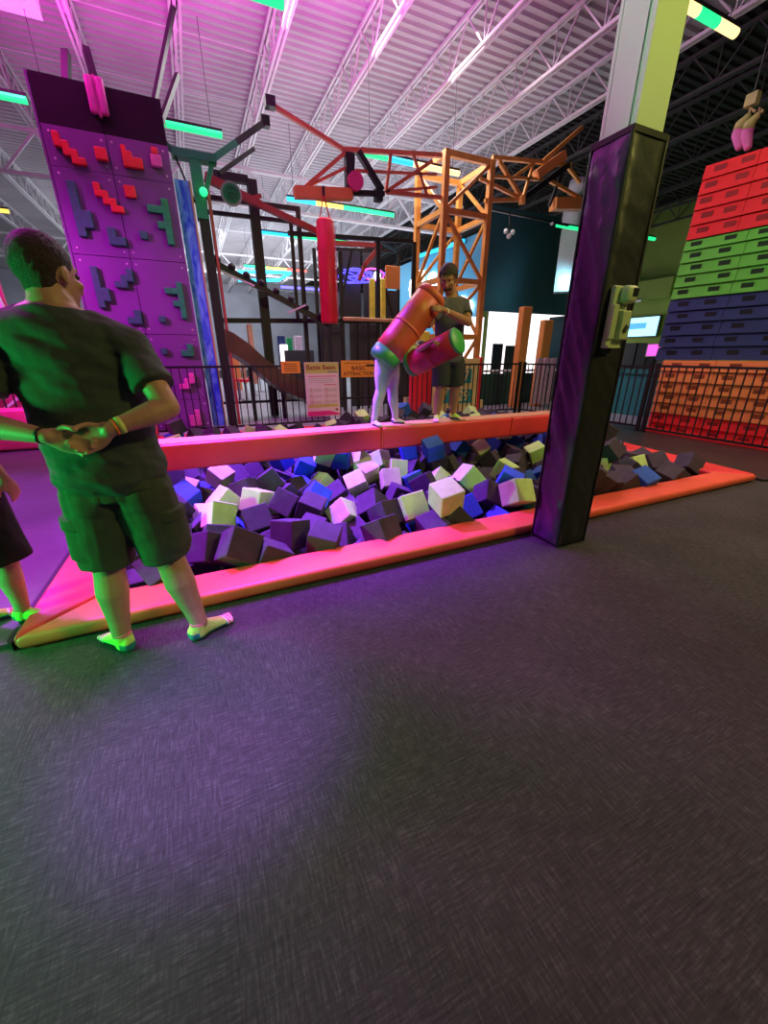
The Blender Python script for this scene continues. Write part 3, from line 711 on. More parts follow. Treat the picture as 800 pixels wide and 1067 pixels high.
for (p, q, w, m, n) in (((513, 164), (595, 172), .08, O_, 'chord'), ((505, 209), (544, 208), .08, O_, 'chord'), ((544, 208), (556, 170), .06, O_, 'strut'),
    ((520, 168), (543, 206), .08, O_, 'strut'), ((500, 186), (543, 207), .07, O_, 'strut'), ((512, 184), (565, 187), .06, O_, 'strut'), ((535, 185), (556, 170), .07, O_, 'strut'),
    ((546, 206), (592, 172), .12, B_, 'bracket'), ((590, 172), (604, 190), .07, O_, 'strut'), ((572, 188), (604, 206), .07, O_, 'strut'),
    ((576, 213), (606, 213), .26, M['orange_pad'], 'chord'), ((566, 168), (606, 133), .09, O_, 'tie_rod'), ((572, 215), (588, 172), .06, B_, 'bracket')):
    pb(p, q, w, m, n, rb)
pb((558, 183), (587, 162), .20, M['orange_pad'], 'gusset', rb)
MB().tube(atY(544, 204, TY-.1), atY(544, 213, TY-.1), .09).build('hub', O_, rb)

bag = thing('heavy_bag', 'long red punching bag hanging from the orange-red boom', 'punching bag', (2.88, 9.45, 2.05))
a = atY(341, 337, 9.45); b = atY(341, 229, 9.45); bx = (a.x+b.x)/2; zb_, zt_ = a.z, b.z
MB().limb([(bx, 9.45, zb_), (bx, 9.45, zb_+.05), (bx, 9.45, zt_-.04), (bx, 9.45, zt_)], [.17, .19, .185, .16], 24, True, True).build('bag', M['bag_red'], bag, True)
for dx in (-.12, .12): MB().bar((bx+dx, 9.45, zt_-.02), (bx, 9.45, zt_+.42), .05, .012).build('strap', M['bag_red'], bag)
MB().tube((bx, 9.45, zt_+.40), (bx, 9.45, zt_+.56), .03).build('hook', B_, bag)
MB().bar((bx+.175, 9.33, zb_+.1), (bx+.175, 9.33, zt_-.1), .012).build('seam', M['hold_pink'], bag)

# pipe with a bulb cluster under the right boom
pp = thing('pipe_rack', 'thin black pipe with a small white lamp cluster right of the tower', 'pipe', atY(530, 222, 11))
pbar(pp, 'pipe', (505, 217), (592, 235), 11, .05, B_); pbar(pp, 'drop', (531, 222), (531, 238), 11, .04, B_)
for dx, dy in ((527, 241), (534, 242), (530, 246)): MB().ball(atY(dx, dy, 11), .07, 12).build('lamp', M['paint_white'], pp)
MB().ball(atY(575, 233, 11), .05, 8).build('lamp', M['paint_white'], pp)

# ------------------------------------------------------------------ blue and teal rooms behind the tower
bl = structure(MB().box((10.9, 18.6, 2.9), (.2, 8.6, 5.8)).build('wall_blue_lit', M['wall_blue_lit']), 'wall behind the tower with blue light put into its colour')  # blue light on this wall is put into its base colour
z1 = atY(560, 327, 14.3).z
structure(MB().box((13.9, 14.35, (6.6+z1)/2), (6.0, .1, 6.6-z1)).build('wall_teal', M['wall_teal']), 'dark teal wall over the bright opening')
structure(MB().box((16.5, 14.9, z1/2), (1.6, .9, z1)).build('wall_pier', M['wall_teal']))
so = thing('wall_sign', 'white glowing blob-shaped lettering on the blue-lit wall behind the tower', 'sign', (10.75, 19.5, 2.5))
for (x, y, r_) in ((434, 294, .5), (434, 304, .5), (437, 288, .38), (441, 298, .3), (450, 288, .26), (451, 299, .36), (447, 306, .3), (430, 300, .28), (478, 317, .45), (484, 320, .4), (480, 325, .5), (473, 324, .35)):
    p = atX(x, y, 10.72); MB().ball(p, (.05, r_*1.5, r_*.7), 16).build('letter', M['e_white'], so)
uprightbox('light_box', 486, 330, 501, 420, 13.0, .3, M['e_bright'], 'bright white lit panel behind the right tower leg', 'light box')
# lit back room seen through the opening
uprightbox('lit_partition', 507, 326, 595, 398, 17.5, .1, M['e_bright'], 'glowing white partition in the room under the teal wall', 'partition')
for (x, w, h_, m, lab) in ((511, 10, 26, 'panel_dark', 'dark screen at the left end of the lit room'), (524, 12, 24, 'intercom_dark', 'dark monitor in the middle of the lit room'), (536, 9, 22, 'orange_pad', 'small orange poster in the lit room'), (558, 11, 30, 'panel_dark', 'dark cabinet between the two orange posts')):
    uprightbox('display', x, 384-h_, x+w, 430, 16.5, .1, M[m], lab, 'display')
ct = uprightbox('counter', 500, 389, 596, 440, 9.9, .3, M['counter_green'], 'low dark green wall with a white cap behind the railing', 'counter')
a = atY(499, 386, 9.85); b = atY(597, 389, 9.85); MB().box(((a.x+b.x)/2, 10.05, a.z-.03), (b.x-a.x, .4, .05)).build('cap', M['paint_white'], ct)
uprightbox('padded_post', 540, 319, 549, 424, 8.7, .2, M['orange_pad'], 'taller orange padded post beside the railing corner', 'post')
uprightbox('padded_post', 562, 333, 571, 424, 9.0, .2, M['orange_pad'], 'shorter orange padded post next to the column', 'post')
for k, nm in enumerate(('left', 'middle', 'right')):
    uprightbox('foam_upright', 558+7*k, 373, 563+7*k, 421, 8.75, .08, M['pink_pad'], '%s one of three pale pink foam uprights beside the column' % nm, 'upright')
for k, nm in enumerate(('left', 'right')):
    p = atZ(547+6*k, 420, 0.0); mbb = MB().limb([(p.x, 8.7-.45, .012), (p.x, 8.7-.45, .2), (p.x, 8.7-.45, .34)], [.07, .08, .09], 16, True, True)
    t = thing('bucket', '%s one of two small orange-red buckets behind the railing corner' % nm, 'bucket', (p.x, 8.25, .012))
    MB().limb([(p.x, 8.28, .012), (p.x, 8.28, .33)], [.07, .095], 18, True, True).build('pail', M['orange_pad'], t, False)
    MB().limb([(p.x, 8.28, .33), (p.x, 8.28, .35)], [.10, .10], 18, True, True).build('rim', M['paint_white'], t); mbb.bm.free()
# yellow panel with teal print under the tower
yp = thing('printed_panel', 'yellow panel with teal numbers standing behind the man on the beam', 'panel', (5.9, 8.6, 0))
a = atY(452, 374, 8.7); b = atY(495, 434, 8.7)
MB().box(((a.x+b.x)/2, 8.73, a.z/2+.01), (b.x-a.x, .06, a.z)).build('board', M['yellow_pale'], yp)
for (s_, x, y, sz) in (('77', 483, 392, .36), ('729', 480, 413, .36), ('7', 463, 392, .36), ('7', 463, 413, .36)):
    p = atY(x, y, 8.68)
    MB().box((p.x, 8.692, p.z), (.22*len(s_)+.06, .008, .34)).build('print_band', M['teal_ink'], yp)
    text('number_text', s_, sz, (p.x, 8.68, p.z), FR, M['yellow_pale'], yp, .9, .002)
uprightbox('padded_post', 497, 372, 501, 432, 8.75, .14, M['bag_red'], 'thin red padded post at the right edge of the yellow panel', 'post')
uprightbox('padded_board', 428, 378, 452, 436, 9.0, .12, M['bag_red'], 'upright red pad behind the child and man on the beam', 'pad')
uprightbox('yellow_pad', 434, 345, 446, 440, 9.3, .1, M['yellow'], 'small yellow pad above the upright red pad', 'pad')

# white hanging lantern by the column
ln = thing('fabric_lantern', 'white hanging fabric column with a domed top left of the padded column', 'lantern', (14.3, 13.0, 3.4))
a = atY(590, 240, 12.6); b = atY(588, 305, 12.6); x_ = (a.x+b.x)/2
MB().limb([(x_, 12.6, b.z), (x_, 12.6, (a.z+b.z)/2), (x_, 12.6, a.z)], [.38, .40, .42], 4, True, True).build('fabric', M['white_fabric'], ln)
MB().ball((x_+.1, 12.6, a.z+.45), (.42, .42, .55), 18).build('dome', M['white_fabric'], ln, True)
MB().limb([(x_+.1, 12.6, a.z+1.15), (x_+.1, 12.6, a.z+1.5)], [.35, .32], 12, True, True).build('upper_canister', M['white_fabric'], ln, True)

# ------------------------------------------------------------------ right: stacked block wall
blk = thing('block_wall', 'towering wall of stacked red, green, blue and orange step blocks at the right', 'climbing blocks', (8.3, 4.0, 0))
def V_(px, py):
    d = ray(px, py); t = math.hypot(8.25, 5.2)/math.hypot(d[0], d[1]); return H+d[2]*t
top15 = [V_(x, y) for x, y in ((681.5, 375), (699, 362), (701, 350), (703, 337), (706, 325), (708.5, 312), (714, 299.5), (717, 287), (721, 274), (725, 261), (730, 249), (731, 234), (734, 218), (737, 202), (739, 186), (742, 170))]
zb0 = top15[0]
rows = [(zb0*i/7, zb0*(i+1)/7) for i in range(7)]+[(a, b) for a, b in zip(top15, top15[1:])]
rmat = ['red', 'red']+['orange']*5+['blue']*5+['green']*5+['red']*5
for i, (za, zb) in enumerate(rows):
    over = .035                                   # each block leans out a little at its bottom edge
    ang = R(2 if i < 7 else 9); fx = 8.2 if i < 7 else 8.22+.008*(i-7); yl = 5.02 if i < 7 else 5.20
    dv = Vector((math.sin(ang), -math.cos(ang), 0))
    cuts = [0, .88+(.02 if i % 2 else 0), 1.9, 3.0] if i < 17 else [0, .72, 1.75, 2.8]
    for a, b in zip(cuts, cuts[1:]):
        org = Vector((fx, yl, za))+dv*(a+.004)
        mb = MB().prism([(-over, 0, .006), (0, 0, zb-za-.004), (.75, 0, zb-za-.004), (.75, 0, .006)], (0, -(b-a)+.008, 0))
        bk = mb.build('step_block', M['blk_'+rmat[i]], None, loc=(0, 0, 0)); bk.parent = blk; bk.location = org-blk.location; bk.rotation_euler = (0, 0, ang)
        for s_ in range(2):
            yy = -(b-a)*(s_+.5)/2+.05*math.sin(i*1.7+s_)
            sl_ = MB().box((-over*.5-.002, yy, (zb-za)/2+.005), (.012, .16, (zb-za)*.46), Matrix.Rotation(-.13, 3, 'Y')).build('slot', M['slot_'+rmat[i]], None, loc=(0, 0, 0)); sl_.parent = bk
solo(MB().box((8.08, 3.9, .065), (.10, 2.2, .07)), 'base_pad', M['blk_red'], 'red strip on the floor at the foot of the block wall', 'pad')
# black end post, green-lit corner
eq = thing('trampoline_pad', 'row of teal padded boards behind the railing right of the column', 'pads', (10.2, 5.6, 0))
for k in range(6):
    y = 6.9-.36*k+.3
    MB().box((10.0, y, .50), (.12, .33, 1.0)).build('padded_board', M['teal_pad'], eq)
    MB().box((9.98, y, 1.06), (.2, .33, .10)).build('cap', M['teal_pad'], eq)

# far right room: screen, duct, counters
WXR = 21.3
def onwall(name, x0, y0, x1, y1, m, label, cat, depth=.1):
    a = atX(x0, y0, WXR); b = atX(x1, y1, WXR)
    return MB().box((WXR-depth/2, (a.y+b.y)/2, (a.z+b.z)/2), (depth, abs(a.y-b.y), abs(a.z-b.z))), a, b
mb, a, b = onwall('', 655, 331, 685, 351, None, '', '')
tv = thing('television', 'bright wall-mounted television on the green wall', 'television', (WXR-.1, (a.y+b.y)/2, b.z))
mb.build('frame', M['tv_dark'], tv)
MB().box((WXR-.115, (a.y+b.y)/2, (a.z+b.z)/2), (.02, abs(a.y-b.y)-.12, abs(a.z-b.z)-.12)).build('screen', M['e_screen'], tv)
MB().box((WXR-.13, (a.y+b.y)/2+.2, (a.z+b.z)/2+.05), (.012, .9, .28)).build('picture', M['e_blueglow'], tv)
mb, a, b = onwall('', 656, 297, 704, 309, None, '', '', .5)
ac = thing('air_duct', 'green-lit air handling unit high on the green wall', 'duct', (WXR-.3, (a.y+b.y)/2, b.z))
mb.build('casing', M['wall_green'], ac)
MB().box((WXR-.55, a.y-.35, (a.z+b.z)/2), (.1, .7, .9)).build('end_cap', M['teal_pad'], ac); MB().tube((WXR-.6, (a.y+b.y)/2, b.z-.05), (WXR-.6, (a.y+b.y)/2+1.6, b.z-.05), .06).build('pipe', M['paint_white'], ac)
for k, (x0, x1, m, lab) in enumerate(((646, 664, 'panel_dark', 'dark arcade cabinet under the television, left one'), (665, 676, 'panel_dark', 'dark arcade cabinet under the television, middle one'), (686, 698, 'glassy', 'grey cabinet right of the lit pink screen'))):
    a = atX(x0, 358, 19.5); b = atX(x1, 358, 19.5)
    solo(MB().box((19.8, (a.y+b.y)/2, a.z/2+.01), (.6, abs(a.y-b.y)*.94, a.z)), 'game_cabinet', M[m], lab, 'cabinet')
a = atX(674, 358, 19.3); b = atX(686, 372, 19.3)
mon = thing('monitor', 'small monitor with a pink and white picture under the television', 'monitor', (19.35, (a.y+b.y)/2, 0.02))
MB().box((19.4, (a.y+b.y)/2, (a.z+b.z)/2), (.1, abs(a.y-b.y), abs(a.z-b.z))).build('frame', M['paint_white'], mon)
MB().box((19.34, (a.y+b.y)/2, (a.z+b.z)/2), (.02, abs(a.y-b.y)*.8, abs(a.z-b.z)*.8)).build('screen', M['e_pinkneon'], mon)
MB().box((19.4, (a.y+b.y)/2, b.z/2+.01), (.3, .3, b.z)).build('stand', M['panel_dark'], mon)

# belay device hanging at the top right
hk = thing('belay_trolley', 'pair of yellow and purple curved trolley arms hanging above the red blocks', 'trolley', atX(778, 150, 8.9))
Xh = 8.9
for dx in (0, 9):
    pts = [atX(770+dx, 153, Xh), atX(768.5+dx, 140, Xh), atX(772+dx, 129, Xh), atX(779+dx, 121, Xh)]
    MB().limb([pts[0], pts[1], pts[1].lerp(pts[2], .4)], [.055, .085, .088], 12, False, True).build('arm', M['hold_pink'], hk, True)
    MB().limb([pts[1].lerp(pts[2], .4), pts[2], pts[3]], [.088, .080, .045], 12, True, False).build('arm_tip', M['gold'], hk, True)
    MB().limb([atX(780+dx*1.1, 122, Xh), atX(782+dx*1.1, 112, Xh), atX(786+dx*.9, 116, Xh)], [.022, .022, .022], 8).build('hook', M['wood'], hk, True)
MB().box(atX(784, 104, Xh), (.12, .16, .16)).build('bracket', M['gold'], hk)
MB().tube(atX(784, 104, Xh), atX(784, 104, Xh)+Vector((0, 0, 2.2)), .015).build('cable', B_, hk)

# ------------------------------------------------------------------ coloured tube lights on the joists
def tube_light(x0, x1, y, z, cols, label):
    t = thing('tube_light', label, 'tube light', ((x0+x1)/2, y, z), 'coloured tube lights')
    n = len(cols)
    for k, c in enumerate(cols):
        a = x0+(x1-x0)*k/n; b = x0+(x1-x0)*(k+1)/n
        MB().tube((a+.01, y, z), (b-.01, y, z), .055, 12).build('tube', M['e_'+c], t)
    MB().box(((x0+x1)/2, y, z+.075), (x1-x0, .05, .04)).build('housing', M['steel_black'], t)
    for x in (x0+.2, x1-.2): MB().tube((x, y, z+.09), (x, y, CZ-.85), .006, 6).build('wire', M['steel_black'], t)
tube_light(-5.0, -1.85, 10.64, 5.5, ['green']*3, 'green tube light left of the purple climbing wall')
tube_light(-1.75, 1.28, 10.45, 5.5, ['green']*3, 'green tube light coming out behind the purple climbing wall')
tube_light(-1.4, 1.76, 6.78, 5.5, ['green', 'yellow', 'green'], 'green tube light cut by the top edge above the climbing wall')
tube_light(6.14, 7.45, 4.68, 5.5, ['warm', 'green', 'warm'], 'warm and green tube light right of the column top')
tube_light(4.05, 6.6, 9.95, 5.5, ['green', 'cyan', 'warm', 'warm'], 'cyan and warm tube light behind the orange boom')
tube_light(3.15, 6.48, 13.3, 5.5, ['cyan', 'yellow', 'green', 'green'], 'cyan, yellow and green tube light above the red bag')
tube_light(3.0, 6.22, 16.9, 5.5, ['cyan', 'green', 'green'], 'cyan and green tube light behind the red bag')
tube_light(3.1, 6.22, 23.0, 5.5, ['green', 'yellow', 'red'], 'green, yellow and red tube light far down the hall')
tube_light(11.9, 13.05, 11.9, 5.5, ['green'], 'green tube light across the white lantern')
tube_light(15.3, 16.6, 11.6, 5.5, ['green'], 'small green tube light on the dark olive side right of the column')
tube_light(-6.2, -4.3, 17.9, 5.5, ['yellow'], 'short yellow tube light at the far left')
wt = thing('tube_light', 'slanting cyan tube light on the blue-lit wall', 'tube light', (10.55, 17, 5.4), 'coloured tube lights')
a = atX(430, 269, 10.6); b = atX(483, 251, 10.6); MB().tube(a, b, .08, 12).build('tube', M['e_cyan'], wt)
MB().bar(a+Vector((.08, 0, 0)), b+Vector((.08, 0, 0)), .08, .1).build('housing', M['steel_black'], wt)
tri = thing('tube_light', 'cyan triangle of tube lights far behind the black post', 'tube light', atY(280, 285, 25), 'coloured tube lights')
for p, q in (((248, 283), (303, 284)), ((303, 284), (290, 292)), ((290, 292), (248, 292))): MB().tube(atY(*p, 25), atY(*q, 25), .08, 10).build('tube', M['e_cyan'], tri)
lm = thing('marquee', 'pink lit marquee board far down the hall', 'marquee', atY(305, 300, 24))
a = atY(262, 294, 24); b = atY(345, 306, 24)
MB().box(((a.x+b.x)/2, 24, (a.z+b.z)/2), (b.x-a.x, .2, a.z-b.z)).build('board', M['panel_dark'], lm)
MB().box(((a.x+b.x)/2+.6, 23.88, (a.z+b.z)/2), ((b.x-a.x)*.6, .04, .12)).build('light_line', M['e_violet'], lm)
MB().ball(atY(225, 304, 22), .12, 10).build('lamp', M['e_violet'], lm)

# far lobby bits seen through the frame
def lob(name, xa, ya, xb, yb, Y, m, label, cat): return uprightbox(name, xa, ya, xb, yb, Y, .3, M[m], label, cat)
lob('wood_post', 261, 338, 266, 400, 15, 'wood', 'tall pale wooden post in the far lobby', 'post')
lob('wood_post', 251, 352, 255, 400, 17, 'wood', 'short wooden post left of the tall one in the lobby', 'post')
lob('wood_post', 297, 385, 303, 418, 12.5, 'brown', 'brown wooden post left of the poster', 'post')
lob('orange_kiosk', 243, 355, 251, 425, 19, 'orange_pad', 'orange kiosk at the left of the far lobby', 'kiosk')
lob('vending_machine', 294, 359, 301, 395, 18, 'e_bright', 'bright white vending machine in the far lobby', 'vending machine')
lob('blue_display', 293, 350, 300, 425, 18.4, 'blk_blue', 'blue header above the white vending machine', 'display')
lob('green_display', 302, 352, 307, 425, 19, 'hold_green', 'small green display right of the vending machine', 'display')
lob('pink_kiosk', 309, 350, 316, 392, 20, 'pink_pad', 'pale pink kiosk in the far lobby', 'kiosk')
lob('grey_kiosk', 235, 352, 241, 420, 16, 'glassy', 'grey machine beside the black post in the far lobby', 'kiosk')
for k, (x, y) in enumerate(((251, 412), (258, 413), (266, 408), (272, 404))):
    p = atZ(x, y+4, .012); t = thing('stool', 'red lobby stool, %s from the left' % ('leftmost', 'second', 'third', 'rightmost')[k], 'stool', p)
    t.location = p
    MB().limb([p+Vector((0, 0, .60)), p+Vector((0, 0, .68))], [.2, .2], 16, True, True).build('seat', M['bag_red'], t)
    MB().tube(p, p+Vector((0, 0, .62)), .03).build('stem', M['glassy'], t); MB().tube(p, p+Vector((0, 0, .03)), .18, 16).build('foot', M['glassy'], t)

# left edge: magenta pads and lattice of the next attraction
lp = thing('padded_barrier', 'magenta padded barrier at the far left behind the man', 'barrier', (-2.2, 8.1, 0.03))
for k in range(4):
    mb = MB().box((-4.9+k*1.2, 8.0, .36), (1.17, .28, .62)); mb.bevel(.04, 2); mb.build('pad_section', M['magenta_pad'], lp, True)
mb = MB().prism([(-1.35, 7.7, .03), (-1.02, 7.7, .03), (-1.32, 5.6, .03), (-1.62, 5.6, .03)], (0, 0, .12)); mb.bevel(.02)
solo(mb, 'floor_pad', M['magenta_pad'], 'low magenta floor pad running away left of the man', 'pad')
lt = thing('net_tower', 'magenta-lit steel lattice leg at the left edge behind the man\'s head', 'tower', (-2.9, 9.6, 0))
for x in (-3.35, -2.55): MB().bar((x, 9.7, .03), (x-.55, 9.7, 4.1), .10).build('leg', M['steel_white'], lt)
for k in range(7):
    z = .4+k*.55; s_ = -.55*(z/4.1); MB().bar((-3.35+s_, 9.7, z), (-2.55+s_, 9.7, z+.0), .05).build('rung', M['steel_white'], lt)
    MB().bar((-3.35+s_, 9.7, z), (-2.55+s_-.07, 9.7, z+.55), .04).build('brace', M['steel_white'], lt)
mb = MB().box((-3.9, 10.4, 2.0), (1.9, .1, 4.0)); solo(mb, 'padded_wall', M['magenta_pad'], 'tall magenta padded wall at the far left', 'padded wall')
lsn = thing('light_strip', 'glowing pink light strip at the far left behind the man', 'light strip', (-3.2, 10.2, 3.6))
MB().bar((-4.4, 10.25, 3.95), (-2.95, 10.25, 2.9), .10).build('strip', M['e_mag'], lsn)

# ================================================================== PEOPLE
def frame_at(d, n):
    d = Vector(d).normalized(); n = Vector(n); n = (n-d*n.dot(d)).normalized(); return d, n, d.cross(n)
def add_hand(mb, wrist, d, n, side, curl=.6, size=1.0):
    """palm along d, palm facing n, thumb towards side*(d x n); five separate bent fingers"""
    d, n, s = frame_at(d, n); s = s*side; w = Vector(wrist); k = size
    rings = []
    for t, hw, th in ((-.01, .024, .020), (.02, .030, .018), (.05, .040, .016), (.08, .042, .014), (.095, .040, .012)):
        rings.append((w+d*t*k, s*hw*k, n*th*k))
    mb.loft(rings, 16)
    for j, (off, ln, r_) in enumerate(((.030, .072, .0085), (.010, .080, .0088), (-.010, .074, .0085), (-.029, .058, .0075))):
        p = w+d*.088*k+s*off*k; a = curl*(.75+.12*j); pts = [p-d*.02*k]; rad = [r_*k]
        dd = d.copy()
        for seg, frac in enumerate((.45, .32, .26)):
            ang = a*(seg+.6)*.75; dd = (d*math.cos(ang)+n*math.sin(ang)+s*off*1.2).normalized(); p = p+dd*ln*frac*k; pts.append(p.copy()); rad.append(r_*k*(1-.07*(seg+1)))
        mb.limb(pts, rad, 10)
    b = w+d*.028*k+s*.026*k; t1 = b+(d*.6+s*.65+n*.30).normalized()*.040*k; t2 = t1+(d*.85+s*.2+n*.5*(.4+curl)).normalized()*.030*k; t3 = t2+(d*.9-s*.1+n*.6*(.4+curl)).normalized()*.022*k
    mb.limb([b-d*.015*k, b, t1, t2, t3], [.012*k, .014*k, .0115*k, .010*k, .0085*k], 10)
def add_sock(parent, ankle, toe_dir, k=1.0, main='sock_lime', sole='sock_teal', z0=.0, toes=True, cuffm='sock_pink', up=None):
    a = Vector(ankle); d = Vector((toe_dir[0], toe_dir[1], 0)).normalized(); s = Vector((-d.y, d.x, 0)); up = Vector((0, 0, 1))
    base = Vector((a.x, a.y, z0)); mb = MB()
    rings = [(-.065, .020, .045, .022), (-.055, .030, .045, .038), (-.02, .036, .050, .048), (.03, .036, .048, .046), (.08, .040, .036, .034), (.12, .045, .026, .024), (.15, .043, .020, .018)]
    mb.loft([(base+d*t*k+up*h*k, s*w*k, up*th*k) for t, w, h, th in rings], 18)
    mb.limb([base+d*-.012*k+up*.04*k, base+d*-.008*k+up*.105*k], [.044*k, .040*k], 18, False, True)
    if toes:
        for j, (off, ln, r_) in enumerate(((.030, .052, .0135), (.010, .047, .0105), (-.007, .042, .0100), (-.022, .036, .0095), (-.036, .028, .009))):
            sg = 1; p = base+d*.135*k+s*off*k+up*.016*k
            mb.limb([p, p+d*ln*.6*k+up*.003*k, p+d*ln*k-up*.002*k], [r_*k, r_*k, r_*.9*k], 10)
    o = mb.build('sock', [M[main], M[sole], M['sock_pink'], M['sock_white'], M[cuffm]], parent, True)
    remesh(o, .0045*k if k > .8 else .005, 2)
    wl = world_loc(o)
    for f in o.data.polygons:
        c = f.center+wl-base; t = c.dot(d)/k; h = c.z/k; m = 0
        if h > .092: m = 4
        elif toes and t > .128: m = 3 if int((t-.128)/.011) % 2 == 0 else 2
        elif h < .030 and t < .13: m = 1
        elif t < -.03 and h < .055: m = 1
        elif f.normal.z < -.6: m = 1
        f.material_index = m
    return o

def build_person(name, label, J, spec):
    """one continuous body grown from overlapping tapered limbs, clothing and hair as child meshes"""
    J = {k: Vector(v) for k, v in J.items()}; S = spec; k = S.get('k', 1.0); st = S.get('stout', 1.0); vox = S.get('voxel', .008)
    root = thing(name, label, 'person', (J['pelvis'].x, J['pelvis'].y, S.get('z0', 0)))
    fwd = Vector(S['fwd']).normalized(); up = (J['neck']-J['pelvis']).normalized(); lat = (J['shR']-J['shL']).normalized(); latH = (J['hipR']-J['hipL']).normalized()
    fv = Vector(S['face']).normalized(); hu = Vector(S.get('head_up', (0, 0, 1))); hu = (hu-fv*hu.dot(fv)).normalized(); hs = fv.cross(hu)      # head axes
    hd = J['head']; Rm = Matrix((hs, fv, hu)).transposed()
    hk = k*S.get('headk', 1.0); hp = lambda x, y, z: hd+hs*x*hk+fv*y*hk+hu*z*hk
    mb = MB()
    # head: cranium, jaw, nose, brow, chin, ears, neck
    mb.ellipsoid(hp(0, -.012, .025), (.078*hk, .093*hk, .092*hk), Rm); mb.ellipsoid(hp(0, .022, -.035), (.060*hk, .070*hk, .080*hk), Rm)
    mb.ellipsoid(hp(0, .062, -.088), (.028*hk, .024*hk, .022*hk), Rm, 12); mb.limb([hp(0, .082, .012), hp(0, .094, -.010), hp(0, .106, -.030)], [.009*hk, .011*hk, .015*hk], 10)
    mb.ellipsoid(hp(0, .075, .030), (.052*hk, .016*hk, .010*hk), Rm, 12)
    for sx in (-1, 1):
        mb.ellipsoid(hp(sx*.078, -.010, -.012), (.010*hk, .019*hk, .032*hk), Rm @ Matrix.Rotation(sx*.25, 3, 'Z'), 14); mb.ellipsoid(hp(sx*.045, .062, -.028), (.022*hk, .018*hk, .020*hk), Rm, 10)
    mb.limb([J['neck']-up*.05*hk, J['neck']+up*.02*hk, hp(0, -.025, -.07)], [.075*k*st, .064*k*st, .058*k*st], 18)
    # torso
    def torso(mb, grow, lo=0.0, hi=1.0, ext=0.0, wide=0.0):
        P, N_ = J['pelvis'], J['neck']; rr = []
        prof = [(-.10, .150, .105), (0.0, .165, .115), (.16, .160, .112), (.36, .158, .110), (.58, .172, .115), (.76, .182, .112), (.88, .172, .095), (.95, .120, .078), (.985, .085, .070), (1.0, .070, .062)]
        if S.get('child'): prof = [(a, b*.92, c*.95) for a, b, c in prof]
        if S.get('belly'): prof = [(a, b+(S['belly'] if .0 <= a < .5 else .01), c+(S['belly'] if .0 <= a < .5 else 0)) for a, b, c in prof]
        for t, rx, ry in prof:
            if t < lo-1e-6 or t > hi+1e-6: continue
            c = P.lerp(N_, t); b = J.get('spine')
            if b is not None: w_ = 4*t*(1-t) if 0 < t < 1 else 0; c = c+(b-P.lerp(N_, .5))*w_
            u = latH.lerp(lat, max(0, min(1, t))).normalized(); f_ = u.cross(up).normalized()
            rr.append((c, u*(rx*k*st+grow), f_*(ry*k*st+grow)))
        mb.loft(rr, 28); return rr
    torso(mb, 0)
    TH = S.get('thigh', 1.0)
    for s_ in 'LR':
        mb.limb([J['sh'+s_].lerp(J['neck'], .45)-up*.01, J['sh'+s_]], [.055*k*st, .060*k*st], 16)
        el, wr = J['el'+s_], J['wr'+s_]
        sa = S.get('arm', st)
        mb.limb([J['sh'+s_], J['sh'+s_].lerp(el, .45), el], [x*k*sa for x in (.056, .051, .043)], 16)
        mb.limb([el, el.lerp(wr, .3), el.lerp(wr, .7), wr, wr+(wr-el).normalized()*.01], [x*k*sa for x in (.042, .045, .034, .027, .026)], 16)
        if s_ in S.get('hands', {}): d, n, curl = S['hands'][s_]; add_hand(mb, wr, d, n, S.get('thumb', {}).get(s_, 1), curl, k*1.02)
        hip, kn, an = J['hip'+s_], J['kn'+s_], J['an'+s_]
        mb.limb([hip, hip.lerp(kn, .5), kn, kn.lerp(an, .12)+(-fwd)*.004, kn.lerp(an, .36)-fwd*.011*k, kn.lerp(an, .75), an], [x*k*(st*.5+.5)*S.get('calf', 1)*f for x, f in zip((.090, .075, .058, .057, .061, .043, .036), (TH, TH, 1, 1, 1, 1, 1))], 18)
    body = mb.build('body', S['skin'], root, True); remesh(body, vox, 4)
    # face marks
    for sx in (-1, 1): MB().ball(hp(sx*.030, .081, .010), .009*hk, 10).build('eye', M['eye'], root, True)
    MB().ellipsoid(hp(0, .087, -.056), (.022*hk, .008*hk, .006*hk), Rm, 10).build('mouth', M['lip'], root, True)
    # hair
    mb = MB(); hg = S.get('hair', .010)
    mb.ellipsoid(hp(0, -.020, .034), ((.079+hg)*hk, (.093+hg)*hk, (.092+hg)*hk), Rm, 28)
    if S.get('hair_low', True): mb.ellipsoid(hp(0, -.050, -.030), ((.058+hg*.5)*hk, (.040+hg*.5)*hk, .058*hk), Rm, 20)
    hair = mb.build('hair', M['hair'], root, True); remesh(hair, .006, 2, (lambda p, n: (noise.noise(p*90)*.0025)) if S.get('rough_hair', True) else None)
    # cut the hair away from the face
    bm = bmesh.new(); bm.from_mesh(hair.data); wl = world_loc(hair)
    for pt, nr in ((hp(0, .050, .058), fv*.86-hu*.50), (hp(0, .018, -.02), fv*.97-hu*.25)):
        sel = [f for f in bm.faces if ((f.calc_center_median()+wl)-pt).dot(nr) > 0 and ((f.calc_center_median()+wl-hd).dot(hu) < .062*hk)]
        bmesh.ops.delete(bm, geom=sel, context='FACES')
    sel = [f for f in bm.faces if ((f.calc_center_median()+wl)-hd).dot(hu) < -.078*hk]; bmesh.ops.delete(bm, geom=sel, context='FACES')
    # ear clearance
    for sx in (-1, 1):
        sel = [f for f in bm.faces if ((f.calc_center_median()+wl)-hp(sx*.085, -.006, -.022)).length < .036*hk]; bmesh.ops.delete(bm, geom=sel, context='FACES')
    bm.to_mesh(hair.data); bm.free()
    # shirt
    if S.get('beard'):
        bd = MB().ellipsoid(hp(0, .036, -.062), (.060*k, .062*k, .050*k), Rm, 20).build('beard', M['hair'], root, True)
